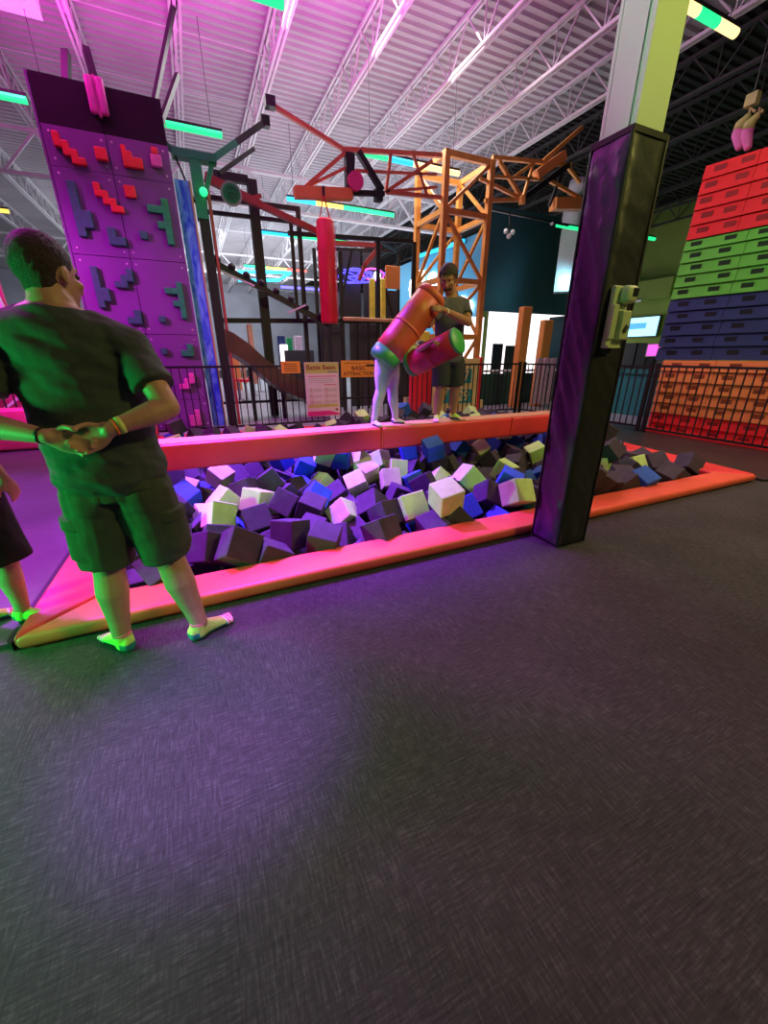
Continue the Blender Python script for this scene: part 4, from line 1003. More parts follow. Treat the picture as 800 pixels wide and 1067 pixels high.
    mb = MB(); rr = torso(mb, S.get('loose', .016)*k, -.1 if S.get('tuck') is None else S['tuck'], .985)
    for s_ in 'LR':
        sh, el = J['sh'+s_], J['el'+s_]; q = S.get('sleeve', .62)
        mb.limb([sh.lerp(J['neck'], .5), sh], [.058*k*st, .074*k*st], 16)
        mb.limb([sh, sh.lerp(el, q*.5), sh.lerp(el, q)], [.073*k*st, .070*k*st, .072*k*st], 18, False, True)
    shirt = mb.build('shirt', S['shirt'], root, True)
    fold = S.get('fold', 1.0)
    remesh(shirt, vox*1.15, 3, lambda p, n: fold*(noise.noise(Vector((p.x*7+p.z*5, p.y*7, p.z*13+p.x*6)))*.008+noise.noise(Vector((p.x*16+p.z*15, p.y*15, p.z*30)))*.0035))
    # shorts or leggings
    mb = MB(); g_ = S.get('leg_grow', .03)*k; P = J['pelvis']
    u, f_ = latH, latH.cross(up).normalized()
    mb.loft([(P-up*.10*k, u*(.150*k*st+g_*.7), f_*(.100*k*st+g_*.5)), (P, u*(.165*k*st+g_*.45), f_*(.112*k*st+g_*.45)), (P+up*S.get('waist', .06)*k, u*(.158*k*st+g_*.3), f_*(.110*k*st+g_*.3))], 28)
    for s_ in 'LR':
        hip, kn, an = J['hip'+s_], J['kn'+s_], J['an'+s_]; q = S['hem']
        if q <= 1.05:
            e = hip.lerp(kn, q); mb.limb([hip, hip.lerp(kn, .4), e], [.092*k*st+g_, .084*k*st+g_, .076*k*st+g_*S.get('flare', 1.2)], 20, False, True)
        else:
            mb.limb([hip, hip.lerp(kn, .5), kn, kn.lerp(an, .36)-fwd*.012*k, kn.lerp(an, .75), an], [x*k*(st*.5+.5)*S.get('calf', 1)*f+.006 for x, f in zip((.092, .080, .060, .062, .042, .037), (TH, TH, 1.05, 1, 1, 1))], 18)
    sh_ = mb.build('shorts' if S['hem'] <= 1.05 else 'leggings', S['shorts'], root, True)
    fs = S.get('short_fold', 1.0)
    remesh(sh_, vox*1.15, 3, lambda p, n: fs*(noise.noise(Vector((p.x*9, p.y*9, p.z*5)))*.009+noise.noise(Vector((p.x*22, p.y*22, p.z*16)))*.004))
    return root

# ---- man at the near rim, seen from behind, hands clasped behind his back
U = Vector((math.cos(R(10)), -math.sin(R(10)), 0)); Wd = Vector((math.sin(R(10)), math.cos(R(10)), 0)); O0 = Vector((-.385, 2.03, 0))
def L_(x, y, z): return O0+U*x+Wd*y+Vector((0, 0, z))
man = dict(pelvis=L_(-.005, 0, .93), neck=L_(-.065, .015, 1.60), head=L_(-.06, .05, 1.705), shL=L_(-.285, .0, 1.475), shR=L_(.175, -.005, 1.445),
           elL=L_(-.37, -.12, 1.19), wrL=L_(-.105, -.225, 1.145), elR=L_(.30, -.13, 1.225), wrR=L_(.115, -.225, 1.165),
           hipL=L_(-.095, 0, .86), hipR=L_(.095, 0, .86), knL=L_(-.135, .02, .48), knR=L_(.135, .02, .49), anL=L_(-.155, -.01, .09), anR=L_(.215, -.01, .09))
hd_ = Wd*-.0
mroot = build_person('person', 'person in a dark green t-shirt and olive cargo shorts, hands clasped behind the back', man, dict(
    fwd=Wd, face=(.60, .79, -.10), head_up=(-.05, .1, 1), skin=M['skin'], shirt=M['shirt_green'], shorts=M['shorts_olive'], stout=1.16, arm=1.06, calf=1.10, headk=1.06, belly=.014, voxel=.0065, hem=.96, leg_grow=.026, flare=1.15, hair=.007,
    loose=.018, sleeve=.64, fold=1.7, tuck=-.1,
    hands=dict(L=(U*.9-Vector((0, 0, .35)), -Wd*.95+Vector((0, 0, .1)), .55), R=(-U*.85-Vector((0, 0, .55)), -Wd*.75+U*-.3, .9)), thumb=dict(L=-1, R=1)))
add_sock(mroot, man['anL'], -U*.62+Wd*.60, 1.02); add_sock(mroot, man['anR'], U*.72+Wd*.62, 1.02)
def band(parent, a, b, t, w, r, m, name):
    a = Vector(a); b = Vector(b); c = a.lerp(b, t); d = (b-a).normalized(); mb = MB()
    mb.limb([c-d*w/2, c+d*w/2], [r, r], 24, True, True); return mb.build(name, m, parent, True)
band(mroot, man['elR'], man['wrR'], .86, .020, .0335, M['band_lime'], 'wristband')['label'] = 'lime wristband'
band(mroot, man['elR'], man['wrR'], .95, .010, .0320, M['band_orange'], 'wristband')['label'] = 'orange wristband'
band(mroot, man['elL'], man['wrL'], .96, .012, .0310, M['band_black'], 'wristband')['label'] = 'black wristband'
# cargo pockets and back pockets
from mathutils.bvhtree import BVHTree
shorts = next(c for c in mroot.children if c.name.startswith('shorts')); wls = world_loc(shorts)
bvh = BVHTree.FromPolygons([v.co+wls for v in shorts.data.vertices], [tuple(f.vertices) for f in shorts.data.polygons])
def pocket(c, n, w, h, name='pocket', off=.005):
    n = Vector(n).normalized(); s = n.cross(Vector((0, 0, 1))).normalized(); u = s.cross(n).normalized(); mb = MB(); nx, nz = 10, 10; g = {}
    for i in range(nx+1):
        for j in range(nz+1):
            p = Vector(c)+s*(i/nx-.5)*w+u*(j/nz-.5)*h; hit = bvh.ray_cast(p+n*.4, -n)[0]
            if hit is None: continue
            e = min(i, nx-i, j, nz-j); g[i, j] = mb.bm.verts.new(hit+n*(off*(0 if e == 0 else 1)))
    for i in range(nx):
        for j in range(nz):
            q = [g.get(t) for t in ((i, j), (i+1, j), (i+1, j+1), (i, j+1))]
            if all(q): mb.bm.faces.new(q)
    if mb.bm.faces: mb.build(name, M['shorts_olive'], mroot, True)
for (x, nn_) in ((.3, U-Wd*.25), (-.3, -U-Wd*.25)):
    pocket(L_(x*.6, -.02, .64), nn_, .15, .19, 'pocket', .014); pocket(L_(x*.6, -.02, .735), nn_, .165, .06, 'pocket_flap', .022)
for x in (.095, -.095): pocket(L_(x, 0, .84), -Wd, .13, .14, 'pocket', .005); pocket(L_(x, 0, .905), -Wd, .14, .05, 'pocket_flap', .011)

# ---- child at the left edge in black
U2 = Vector((.80, -.60, 0)); W2 = Vector((.60, .80, 0)); O2 = Vector((-1.15, 2.56, .03)); k2 = .86
def K_(x, y, z): return O2+U2*x+W2*y+Vector((0, 0, z))
kid = dict(pelvis=K_(0, 0, .80), neck=K_(0, .01, 1.30), head=K_(0, .03, 1.44), shL=K_(-.16, 0, 1.22), shR=K_(.16, 0, 1.22), elL=K_(-.23, -.02, 1.0), wrL=K_(-.22, .05, .80), elR=K_(.225, -.01, 1.01), wrR=K_(.22, .07, .83),
           hipL=K_(-.08, 0, .73), hipR=K_(.08, 0, .73), knL=K_(-.09, .015, .40), knR=K_(.10, .02, .40), anL=K_(-.10, -.08, .08), anR=K_(.11, .0, .08))
kroot = build_person('person', 'child in black t-shirt and baggy black shorts standing at the left edge', kid, dict(
    fwd=W2, face=(.55, .83, 0), skin=M['skin'], shirt=M['cloth_black'], shorts=M['cloth_black'], k=k2, child=True, stout=1.0, z0=.03, voxel=.008, hem=1.05, leg_grow=.045, flare=1.45, calf=1.1, loose=.03, sleeve=.8,
    hands=dict(L=((0, 0, -1), U2, .5), R=(W2*.3-Vector((0, 0, 1)), -U2, .5)), thumb=dict(L=1, R=-1)))
add_sock(kroot, kid['anL'], W2*.5+U2*.3, .88, z0=.034); add_sock(kroot, kid['anR'], W2*.35+U2*.95, .88, z0=.034)

# ---- man on the beam
BT = BZ1+.01
def T_(px, py, dy=0): return atY(px, py, 4.56+dy)
bm_ = dict(pelvis=T_(467, 372), neck=T_(470, 309, -.02), head=T_(467, 291, -.08), shL=T_(456, 322, -.10), shR=T_(483, 318, .0),
           elL=T_(447, 338, -.10), wrL=T_(432, 322, -.10), elR=T_(488, 336, -.20), wrR=T_(462, 323, -.52),
           hipL=T_(460, 378), hipR=T_(474, 378), knL=T_(459, 404, -.03), knR=T_(474, 404, -.02), anL=T_(455, 432), anR=T_(472, 432))
for a in ('anL', 'anR'): bm_[a].z = BT+.085
# he faces the child at his left, half turned to the camera
broot = build_person('person', 'man in a dark grey t-shirt swinging a red jousting pad on the beam', {**bm_, 'shL': bm_['shL'], 'shR': bm_['shR']}, dict(
    fwd=(-.6, -.8, 0), face=(-.62, -.62, -.42), skin=M['skin_dark'], shirt=M['cloth_navy'], shorts=M['cloth_dark'], stout=1.12, headk=1.18, calf=1.1, z0=BT, voxel=.010, hem=.95, leg_grow=.022, flare=1.1, beard=True, hair=.016,
    hands=dict(L=((-.7, -.3, .3), (.2, .5, -.6), .8), R=((-.95, -.1, .1), (0, .8, -.3), .8)), thumb=dict(L=1, R=-1), loose=.018, fold=.8))
add_sock(broot, bm_['anL'], (-.5, -.7), .95, 'sock_lime', 'sock_pink', z0=BT, toes=True); add_sock(broot, bm_['anR'], (.35, -.9), .95, 'sock_lime', 'sock_blue', z0=BT, toes=True)
band(broot, bm_['elR'], bm_['wrR'], .9, .025, .034, M['sock_white'], 'wristband')['label'] = 'white wristband'

# ---- child on the beam bending forward
ch = dict(pelvis=T_(403, 372), neck=T_(430, 361, -.05), head=T_(438, 365, -.10), shL=T_(425, 358, -.02), shR=T_(426, 367, -.20), elL=T_(437, 362, -.28), wrL=T_(453, 354, -.62), elR=T_(436, 366, -.56), wrR=T_(451, 356, -.82),
          hipL=T_(406, 378, .05), hipR=T_(401, 378, -.06), knL=T_(409, 406, .02), knR=T_(397, 407, -.05), anL=T_(412, 433, .02), anR=T_(390, 434, -.03))
for a in ('anL', 'anR'): ch[a].z = BT+.075
croot = build_person('person', 'child in pale leggings leaning forward with a jousting pad on the beam', ch, dict(
    fwd=(.9, -.4, 0), face=(.75, -.35, -.55), head_up=(.55, 0, .8), skin=M['skin_dark'], shirt=M['shirt_pale'], shorts=M['leggings'], k=.76, stout=1.35, arm=.95, calf=1.08, thigh=1.3, child=True, z0=BT, voxel=.009, hem=2.0, leg_grow=.012, hair=.018,
    hands=dict(L=((.8, -.3, -.1), (0, -.3, -.9), .8), R=((.9, .1, -.1), (0, .7, -.7), .8)), thumb=dict(L=1, R=-1), loose=.014, sleeve=.5, fold=.6, short_fold=.3))
add_sock(croot, ch['anL'], (.9, -.5), .8, 'sock_white', 'sock_blue', z0=BT, toes=False, cuffm='sock_white'); add_sock(croot, ch['anR'], (.2, -1), .8, 'sock_white', 'sock_blue', z0=BT, toes=False, cuffm='sock_white')

# ---- jousting pads
def joust(a, b, r, m, label, ca, cb, mb_):
    a = Vector(a); b = Vector(b); t = thing('jousting_pad', label, 'jousting pad', a); d = (b-a).normalized()
    MB().limb([a+d*ca, a.lerp(b, .3), a.lerp(b, .7), b-d*cb], [r, r*1.02, r*1.02, r], 26, True, True).build('sleeve', m, t, True)
    for p, q, mm in ((a, a+d*(ca+.004), M['pad_green']), (b, b-d*(cb+.004), mb_)):
        MB().limb([q, p+(q-p)*.3, p], [r*1.005, r*1.0, r*.90], 26, True, True).build('end_cap', mm, t, True)
    g = a.lerp(b, .5); MB().limb([g-d*.015, g+d*.015], [r*1.035, r*1.035], 26, True, True).build('seam', m, t, True)
joust(T_(397, 377, -.22), T_(452, 306, -.34), .170, M['joust_orange'], 'orange-red jousting pad slanting up from the child to the man', .13, .08, M['joust_orange'])
joust(T_(427, 381, -.36), T_(478, 354.5, -.90), .135, M['joust_red'], 'dark red jousting pad with a green end at the man\'s waist', .06, .03, M['pad_green'])

# ================================================================== FOAM CUBES
CUBES = [
(-0.611,2.62,0.012,-2.01,-0.61,-2.55,'black','charcoal foam cube along near rim, leftmost of its colour'),
(-0.067,2.641,0.01,-1.21,-0.15,-0.58,'black','charcoal foam cube along near rim, eighteenth from the left of its colour'),
(0.107,2.664,0.312,-2.17,0.58,0.08,'black','charcoal foam cube along near rim, 21st from the left of its colour'),
(0.14,2.622,-0.437,1.64,-1.57,0,'black','charcoal foam cube along near rim, 23rd from the left of its colour'),
(-0.382,2.674,0.237,2.44,0.95,1.29,'black','charcoal foam cube along near rim, eighth from the left of its colour'),
(0.719,2.659,0.237,-1.39,0.22,-0.52,'black','charcoal foam cube along near rim, 37th from the left of its colour'),
(-0.585,2.644,-0.213,1.57,-1.57,1.42,'black','charcoal foam cube along near rim, third from the left of its colour'),
(-0.609,2.618,-0.438,-1.57,0,-1.61,'black','charcoal foam cube along near rim, fifth from the left of its colour'),
(0.307,2.637,0.198,-1.48,2.13,0.19,'black','charcoal foam cube along near rim, 25th from the left of its colour'),
(1.808,2.645,0.444,1.04,1.19,1.05,'lime','lime green foam cube along near rim, second from the left of its colour'),
(-0.383,2.673,0.012,-2.93,0.98,-2.37,'black','charcoal foam cube along near rim, ninth from the left of its colour'),
(-0.199,2.618,-0.438,1,1.57,1.05,'black','charcoal foam cube along near rim, sixteenth from the left of its colour'),
(1.195,2.624,0.238,1.44,-0.52,-1.03,'black','charcoal foam cube along near rim, 48th from the left of its colour'),
(0.203,2.623,-0.002,0.16,1.01,-2.95,'black','charcoal foam cube along near rim, 24th from the left of its colour'),
(-0.083,2.88,0.241,-1.94,0.52,0.49,'black','charcoal foam cube along near rim, seventeenth from the left of its colour'),
(-0.373,3.404,0.174,-0.76,2.55,-0.68,'black','charcoal foam cube in mid pit, fourth from the left of its colour'),
(1.69,2.644,0.167,-0.63,1.14,0.99,'black','charcoal foam cube along near rim, 56th from the left of its colour'),
(-0.183,2.716,-0.213,1.21,-1.57,-1.77,'black','charcoal foam cube along near rim, fourteenth from the left of its colour'),
(0.388,2.613,-0.213,-1.57,-0,3.14,'black','charcoal foam cube along near rim, 29th from the left of its colour'),
(0.94,2.613,-0.213,-3.14,1.57,0,'black','charcoal foam cube along near rim, 42nd from the left of its colour'),
(1.416,2.613,0.013,2.64,0.09,-2.27,'black','charcoal foam cube along near rim, 53rd from the left of its colour'),
(2.616,2.657,0.362,0.28,-2.15,-1.79,'lime','lime green foam cube along near rim, fourth from the left of its colour'),
(0.508,2.871,0.257,-1.43,-0.29,-2.48,'black','charcoal foam cube along near rim, 30th from the left of its colour'),
(0.507,2.633,0.012,-0.93,0.06,0.6,'black','charcoal foam cube along near rim, 32nd from the left of its colour'),
(1.307,2.612,-0.212,3.14,0,1.57,'black','charcoal foam cube along near rim, 50th from the left of its colour'),
(1.007,2.647,0.012,0.13,-0.95,2.84,'black','charcoal foam cube along near rim, 44th from the left of its colour'),
(2.17,2.613,0.005,-0,-2.06,0,'black','charcoal foam cube along near rim, 62nd from the left of its colour'),
(3.179,2.654,0.363,-0.7,2.32,-0.85,'black','charcoal foam cube along near rim, 80th from the left of its colour'),
(0.015,3.582,0.228,0.83,-1.01,1.14,'lime','lime green foam cube in mid pit, leftmost of its colour'),
(-0.349,3.937,0.242,-0.83,0.74,1.26,'black','charcoal foam cube just before beam, second from the left of its colour'),
(2.414,2.619,0.095,-2.37,0.04,-1.61,'blue','blue foam cube along near rim, third from the left of its colour'),
(2.04,2.615,-0.229,-0.52,-0.01,-1.58,'black','charcoal foam cube along near rim, 61st from the left of its colour'),
(3.504,2.637,0.447,1.13,2.1,-0.49,'black','charcoal foam cube along near rim, 86th from the left of its colour'),
(0.662,2.619,-0.438,0,0,-1.52,'black','charcoal foam cube along near rim, 36th from the left of its colour'),
(0.428,2.619,-0.438,1.21,-1.57,-1.15,'black','charcoal foam cube along near rim, 31st from the left of its colour'),
(0.741,2.635,0.012,0.09,0.9,2.15,'black','charcoal foam cube along near rim, 38th from the left of its colour'),
(1.868,2.613,-0.438,1.57,0,-3.13,'black','charcoal foam cube along near rim, 58th from the left of its colour'),
(0.328,3.452,0.178,-1.73,0.66,1.57,'black','charcoal foam cube in mid pit, eighth from the left of its colour'),
(1.142,2.617,-0.438,-0,-1.57,0,'black','charcoal foam cube along near rim, 46th from the left of its colour'),
(0.618,2.661,-0.213,0,3.14,1.52,'black','charcoal foam cube along near rim, 35th from the left of its colour'),
(1.613,2.887,0.297,0.57,0.16,3.09,'lime','lime green foam cube along near rim, leftmost of its colour'),
(0.9,2.621,-0.438,-0.01,1.57,0,'black','charcoal foam cube along near rim, 41st from the left of its colour'),
(1.532,2.613,-0.212,0,0,-1.57,'black','charcoal foam cube along near rim, 54th from the left of its colour'),
(-0.574,3.749,0.154,0.66,-3.12,-0,'black','charcoal foam cube in mid pit, second from the left of its colour'),
(0.623,3.59,0.247,-0.68,0.9,-2.84,'black','charcoal foam cube in mid pit, eleventh from the left of its colour'),
(0.818,3.43,0.221,0.2,0.38,-0.53,'black','charcoal foam cube in mid pit, twelfth from the left of its colour'),
(2.457,2.864,0.288,1.01,-0.59,-1.44,'black','charcoal foam cube along near rim, 64th from the left of its colour'),
(5.66,2.624,0.012,1.86,-1.39,-2.56,'black','charcoal foam cube along near rim, rightmost of its colour'),
(1.109,3.31,0.151,0.94,0.57,-1.43,'lime','lime green foam cube in mid pit, third from the left of its colour'),
(2.617,4.182,0.477,1.22,0.25,2.93,'blue','blue foam cube just before beam, fifth from the left of its colour'),
(2.851,2.632,0.272,1.64,0.39,-0.08,'black','charcoal foam cube along near rim, 72nd from the left of its colour'),
(4.557,3.175,0.462,0.88,-0.3,0.3,'black','charcoal foam cube along near rim, 93rd from the left of its colour'),
(1.377,2.933,0.246,1.75,-0.96,1.75,'black','charcoal foam cube along near rim, 49th from the left of its colour'),
(2.227,2.616,-0.438,-0,-0,1.55,'black','charcoal foam cube along near rim, 63rd from the left of its colour'),
(1.917,2.643,0.223,0.79,-0.03,-1.85,'black','charcoal foam cube along near rim, 60th from the left of its colour'),
(4.931,2.645,0.247,1.03,-0.98,-2.5,'black','charcoal foam cube along near rim, ninth from the right of its colour'),
(2.436,3.187,0.375,2.92,0.81,-0.28,'lime','lime green foam cube along near rim, third from the left of its colour'),
(1.616,2.613,-0.438,-1.57,-0,1.57,'black','charcoal foam cube along near rim, 55th from the left of its colour'),
(0.109,4.846,0.245,1.31,-0.58,2.39,'lime','lime green foam cube just before beam, second from the left of its colour'),
(0.382,3.807,0.242,1.34,1.23,-2.61,'lime','lime green foam cube in mid pit, second from the left of its colour'),
(5.648,2.82,0.263,2.11,2.27,0.27,'black','charcoal foam cube along near rim, third from the right of its colour'),
(1.371,3.228,0.227,-0.69,-0.59,1.24,'black','charcoal foam cube in mid pit, fourteenth from the left of its colour'),
(3.317,2.614,-0.213,-0,0,1.58,'black','charcoal foam cube along near rim, 81st from the left of its colour'),
(1.508,3.995,0.206,0.52,-0.41,-0.27,'lime','lime green foam cube just before beam, fifth from the left of its colour'),
(1.76,2.659,-0.097,0.35,2.43,1.81,'black','charcoal foam cube along near rim, 57th from the left of its colour'),
(3.099,2.633,0.012,-2.01,0.95,-3.11,'black','charcoal foam cube along near rim, 76th from the left of its colour'),
(4.409,2.617,0.259,1.35,-0.49,1.67,'blue','blue foam cube along near rim, rightmost of its colour'),
(2.584,2.626,-0.119,1.14,1.54,-1.97,'black','charcoal foam cube along near rim, 68th from the left of its colour'),
(3.605,2.637,-0.213,-1.57,-0,-1.6,'black','charcoal foam cube along near rim, 84th from the left of its colour'),
(-0.586,2.931,0.013,-0.84,1.49,0.78,'black','charcoal foam cube along near rim, second from the left of its colour'),
(-0.263,4.243,0.237,-2.47,-0.88,-1.59,'blue','blue foam cube just before beam, leftmost of its colour'),
(3.048,2.635,-0.213,0.09,-1.57,-0.24,'black','charcoal foam cube along near rim, 74th from the left of its colour'),
(5.385,2.613,-0.438,1.57,-1.57,0,'black','charcoal foam cube along near rim, fifth from the right of its colour'),
(0.58,4.22,0.302,-1.29,-2.13,-0.35,'black','charcoal foam cube just before beam, sixth from the left of its colour'),
(2.776,2.648,-0.438,-2.2,-1.57,0.22,'black','charcoal foam cube along near rim, 69th from the left of its colour'),
(1.367,2.625,-0.437,2.1,1.57,0.53,'black','charcoal foam cube along near rim, 52nd from the left of its colour'),
(2.314,2.613,-0.173,-2.06,-0,1.57,'black','charcoal foam cube along near rim, 65th from the left of its colour'),
(-0.419,4.908,0.25,1.18,0.36,0.66,'black','charcoal foam cube beyond beam, leftmost of its colour'),
(1.935,4.025,0.193,2.51,0.02,-0.17,'lime','lime green foam cube just before beam, ninth from the left of its colour'),
(3.032,2.619,-0.438,-0,-0,3.09,'black','charcoal foam cube along near rim, 73rd from the left of its colour'),
(5.666,2.635,-0.213,0.93,1.57,-0.79,'black','charcoal foam cube along near rim, second from the right of its colour'),
(4.178,2.663,0.239,3.07,0.56,2.98,'black','charcoal foam cube along near rim, twentieth from the right of its colour'),
(1.731,4.262,0.266,0.47,-2.07,1.42,'lime','lime green foam cube just before beam, seventh from the left of its colour'),
(-0.566,2.86,-0.438,-0,3.14,-0.1,'black','charcoal foam cube along near rim, seventh from the left of its colour'),
(4.291,2.613,-0.002,1.57,-1.96,-0,'black','charcoal foam cube along near rim, eighteenth from the right of its colour'),
(0.01,2.864,-0.438,-1.57,-0,1.83,'black','charcoal foam cube along near rim, nineteenth from the left of its colour'),
(3.371,2.643,0.239,-1.06,-0.96,-0.6,'black','charcoal foam cube along near rim, 83rd from the left of its colour'),
(2.856,2.748,0.012,1.42,-1.13,1.35,'lime','lime green foam cube along near rim, fifth from the left of its colour'),
(4.121,3.929,0.322,1.39,0.44,2.7,'lime','lime green foam cube just before beam, twelfth from the left of its colour'),
(0.096,3.952,0.227,-1.67,0.87,0.24,'lime','lime green foam cube just before beam, third from the left of its colour'),
(2.133,3.553,0.24,1.3,0.95,-1.08,'black','charcoal foam cube in mid pit, sixteenth from the left of its colour'),
(3.565,2.643,0.126,1.24,-2.62,-0,'black','charcoal foam cube along near rim, 85th from the left of its colour'),
(5.884,4.22,0.45,1.72,-1.08,-0.77,'black','charcoal foam cube just before beam, rightmost of its colour'),
(2.177,2.86,0.186,0.48,2.28,1.91,'blue','blue foam cube along near rim, second from the left of its colour'),
(3.941,2.678,0.259,1.34,1.22,0.73,'black','charcoal foam cube along near rim, 92nd from the left of its colour'),
(1.173,5.05,0.193,-1.1,-0.21,1.26,'blue','blue foam cube beyond beam, sixth from the left of its colour'),
(-0.392,7.447,0.462,-1.27,-0.07,-1.18,'black','charcoal foam cube beyond beam, second from the left of its colour'),
(3.71,2.65,0.347,-0.75,2.18,-0.85,'black','charcoal foam cube along near rim, 90th from the left of its colour'),
(-0.57,3.548,0.007,0.15,2.27,1.74,'black','charcoal foam cube in mid pit, third from the left of its colour'),
(3.731,2.618,-0.438,-3.11,1.57,0,'black','charcoal foam cube along near rim, 87th from the left of its colour'),
(4.032,2.613,0.012,-0.01,-0.36,-2.56,'black','charcoal foam cube along near rim, 95th from the left of its colour'),
(4.069,2.613,-0.213,-1.61,-1.57,0.04,'black','charcoal foam cube along near rim, 94th from the left of its colour'),
(2.804,2.976,0.356,-0.4,3.06,0.77,'blue','blue foam cube along near rim, fourth from the left of its colour'),
(2.808,2.676,-0.212,1,1.57,-0.54,'black','charcoal foam cube along near rim, 70th from the left of its colour'),
(5.174,2.658,-0.237,0.27,2.27,-1.36,'black','charcoal foam cube along near rim, eighth from the right of its colour'),
(0.321,4.125,0.258,0.54,-1.12,1.92,'black','charcoal foam cube just before beam, fifth from the left of its colour'),
(-0.593,3.211,0.012,-0.84,0.99,-2.08,'black','charcoal foam cube in mid pit, leftmost of its colour'),
(0.948,3.726,0.21,-2.36,-0.54,0.86,'blue','blue foam cube in mid pit, second from the left of its colour'),
(3.841,2.626,-0.213,-1.54,-1.57,0,'black','charcoal foam cube along near rim, 89th from the left of its colour'),
(0.922,2.942,0.084,0.75,-0.19,-0.49,'black','charcoal foam cube along near rim, 39th from the left of its colour'),
(1.623,4.874,0.289,-2.44,1.5,0.12,'blue','blue foam cube just before beam, third from the left of its colour'),
(5.426,3.101,0.239,1.21,0.73,0.86,'black','charcoal foam cube along near rim, twelfth from the right of its colour'),
(3.807,2.64,0.012,-0.7,-0.7,1.2,'blue','blue foam cube along near rim, fifth from the left of its colour'),
(4.505,2.623,-0.438,-1.57,0,1.57,'black','charcoal foam cube along near rim, sixteenth from the right of its colour'),
(4.528,2.624,0.024,0.05,1.17,0.08,'black','charcoal foam cube along near rim, fifteenth from the right of its colour'),
(1.88,3.679,0.108,0.02,-1.14,-0.18,'black','charcoal foam cube in mid pit, fifteenth from the left of its colour'),
(2.549,2.69,-0.392,-1.57,0.7,1.17,'black','charcoal foam cube along near rim, 66th from the left of its colour'),
(3.257,2.624,-0.438,0.48,-1.57,-2.11,'black','charcoal foam cube along near rim, 77th from the left of its colour'),
(3.61,4.234,0.187,0.18,-0.8,2.01,'black','charcoal foam cube just before beam, nineteenth from the left of its colour'),
(1.289,4.037,0.095,-0.95,0.86,0.58,'black','charcoal foam cube just before beam, tenth from the left of its colour'),
(3.963,2.613,-0.438,-1.57,0,-0,'black','charcoal foam cube along near rim, 91st from the left of its colour'),
(4.73,2.613,-0.438,-0,0,3.14,'black','charcoal foam cube along near rim, thirteenth from the right of its colour'),
(2.137,4.262,0.24,-0.41,0.19,-0.13,'lime','lime green foam cube just before beam, tenth from the left of its colour'),
(3.496,2.636,-0.438,1.57,0,1.57,'black','charcoal foam cube along near rim, 82nd from the left of its colour'),
(3.928,4.907,0.207,2.26,0.77,-1.06,'lime','lime green foam cube beyond beam, rightmost of its colour'),
(3.519,4.89,0.256,1.57,0.84,-3.06,'blue','blue foam cube just before beam, sixth from the left of its colour'),
(4.882,3.768,0.245,-0,0.51,-1.83,'black','charcoal foam cube in mid pit, third from the right of its colour'),
(4.38,2.624,-0.209,3.12,1.19,-0,'black','charcoal foam cube along near rim, seventeenth from the right of its colour'),
(4.788,2.654,0.019,-2.67,0.11,-1.43,'lime','lime green foam cube along near rim, rightmost of its colour'),
(1.405,4.913,0.368,-0.38,1.14,2.59,'lime','lime green foam cube beyond beam, seventh from the left of its colour'),
(4.588,3.786,0.178,-0.23,-1.13,-2.69,'black','charcoal foam cube in mid pit, fourth from the right of its colour'),
(-0.546,4.802,0.012,2.09,0.12,2.74,'black','charcoal foam cube just before beam, leftmost of its colour'),
(2.727,5.048,0.237,1.3,-0.15,-0.24,'blue','blue foam cube beyond beam, ninth from the left of its colour'),
(3.652,3.822,0.232,-0.27,-0.35,0.61,'black','charcoal foam cube in mid pit, twentieth from the left of its colour'),
(2.169,4.833,0.225,-0.5,0.25,0.46,'lime','lime green foam cube just before beam, eighth from the left of its colour'),
(4.192,2.617,-0.438,1.61,-1.57,0,'black','charcoal foam cube along near rim, 96th from the left of its colour'),
(3.219,3.515,0.283,-0.23,-1.99,2.32,'lime','lime green foam cube in mid pit, fifth from the left of its colour'),
(-0.118,7.634,0.237,1.24,-0.93,-0.81,'black','charcoal foam cube beyond beam, fourth from the left of its colour'),
(-0.312,3.228,-0.006,-2.42,-0.75,1.4,'black','charcoal foam cube in mid pit, fifth from the left of its colour'),
(0.916,5.315,0.237,1.3,0.32,2.1,'blue','blue foam cube beyond beam, fifth from the left of its colour'),
(4.925,2.661,-0.219,1.72,0.28,0.12,'black','charcoal foam cube along near rim, eleventh from the right of its colour'),
(0.123,2.815,-0.176,2.73,0.03,0.26,'black','charcoal foam cube along near rim, 22nd from the left of its colour'),
(-0.126,2.965,0.035,1.54,-0,2.9,'black','charcoal foam cube along near rim, fifteenth from the left of its colour'),
(1.195,4.313,0.144,1.35,0.87,0.09,'lime','lime green foam cube just before beam, fourth from the left of its colour'),
(0.87,4.34,0.128,-2.25,0.08,0.63,'black','charcoal foam cube just before beam, eighth from the left of its colour'),
(-0.35,2.927,0.013,-0.41,-0.4,3,'black','charcoal foam cube along near rim, tenth from the left of its colour'),
(2.724,4.268,0.292,0.29,0.32,-1.62,'black','charcoal foam cube just before beam, fourteenth from the left of its colour'),
(-0.435,7.249,0.237,3.1,1.29,-0.05,'lime','lime green foam cube beyond beam, second from the left of its colour'),
(-0.027,3.371,0.093,1.1,0.95,-1.9,'black','charcoal foam cube in mid pit, seventh from the left of its colour'),
(3.568,3.241,0.241,0.45,-0.54,-1.54,'blue','blue foam cube in mid pit, rightmost of its colour'),
(1.179,3.096,0.013,-2.16,-0.28,1.75,'black','charcoal foam cube along near rim, 43rd from the left of its colour'),
(4.514,7.618,0.456,-2.42,0.9,2.02,'black','charcoal foam cube beyond beam, fifteenth from the right of its colour'),
(0.517,5.156,0.157,0.64,0.32,-2.95,'black','charcoal foam cube beyond beam, twelfth from the left of its colour'),
(0.298,5.024,0.16,0.26,-0.79,-1.39,'black','charcoal foam cube beyond beam, eleventh from the left of its colour'),
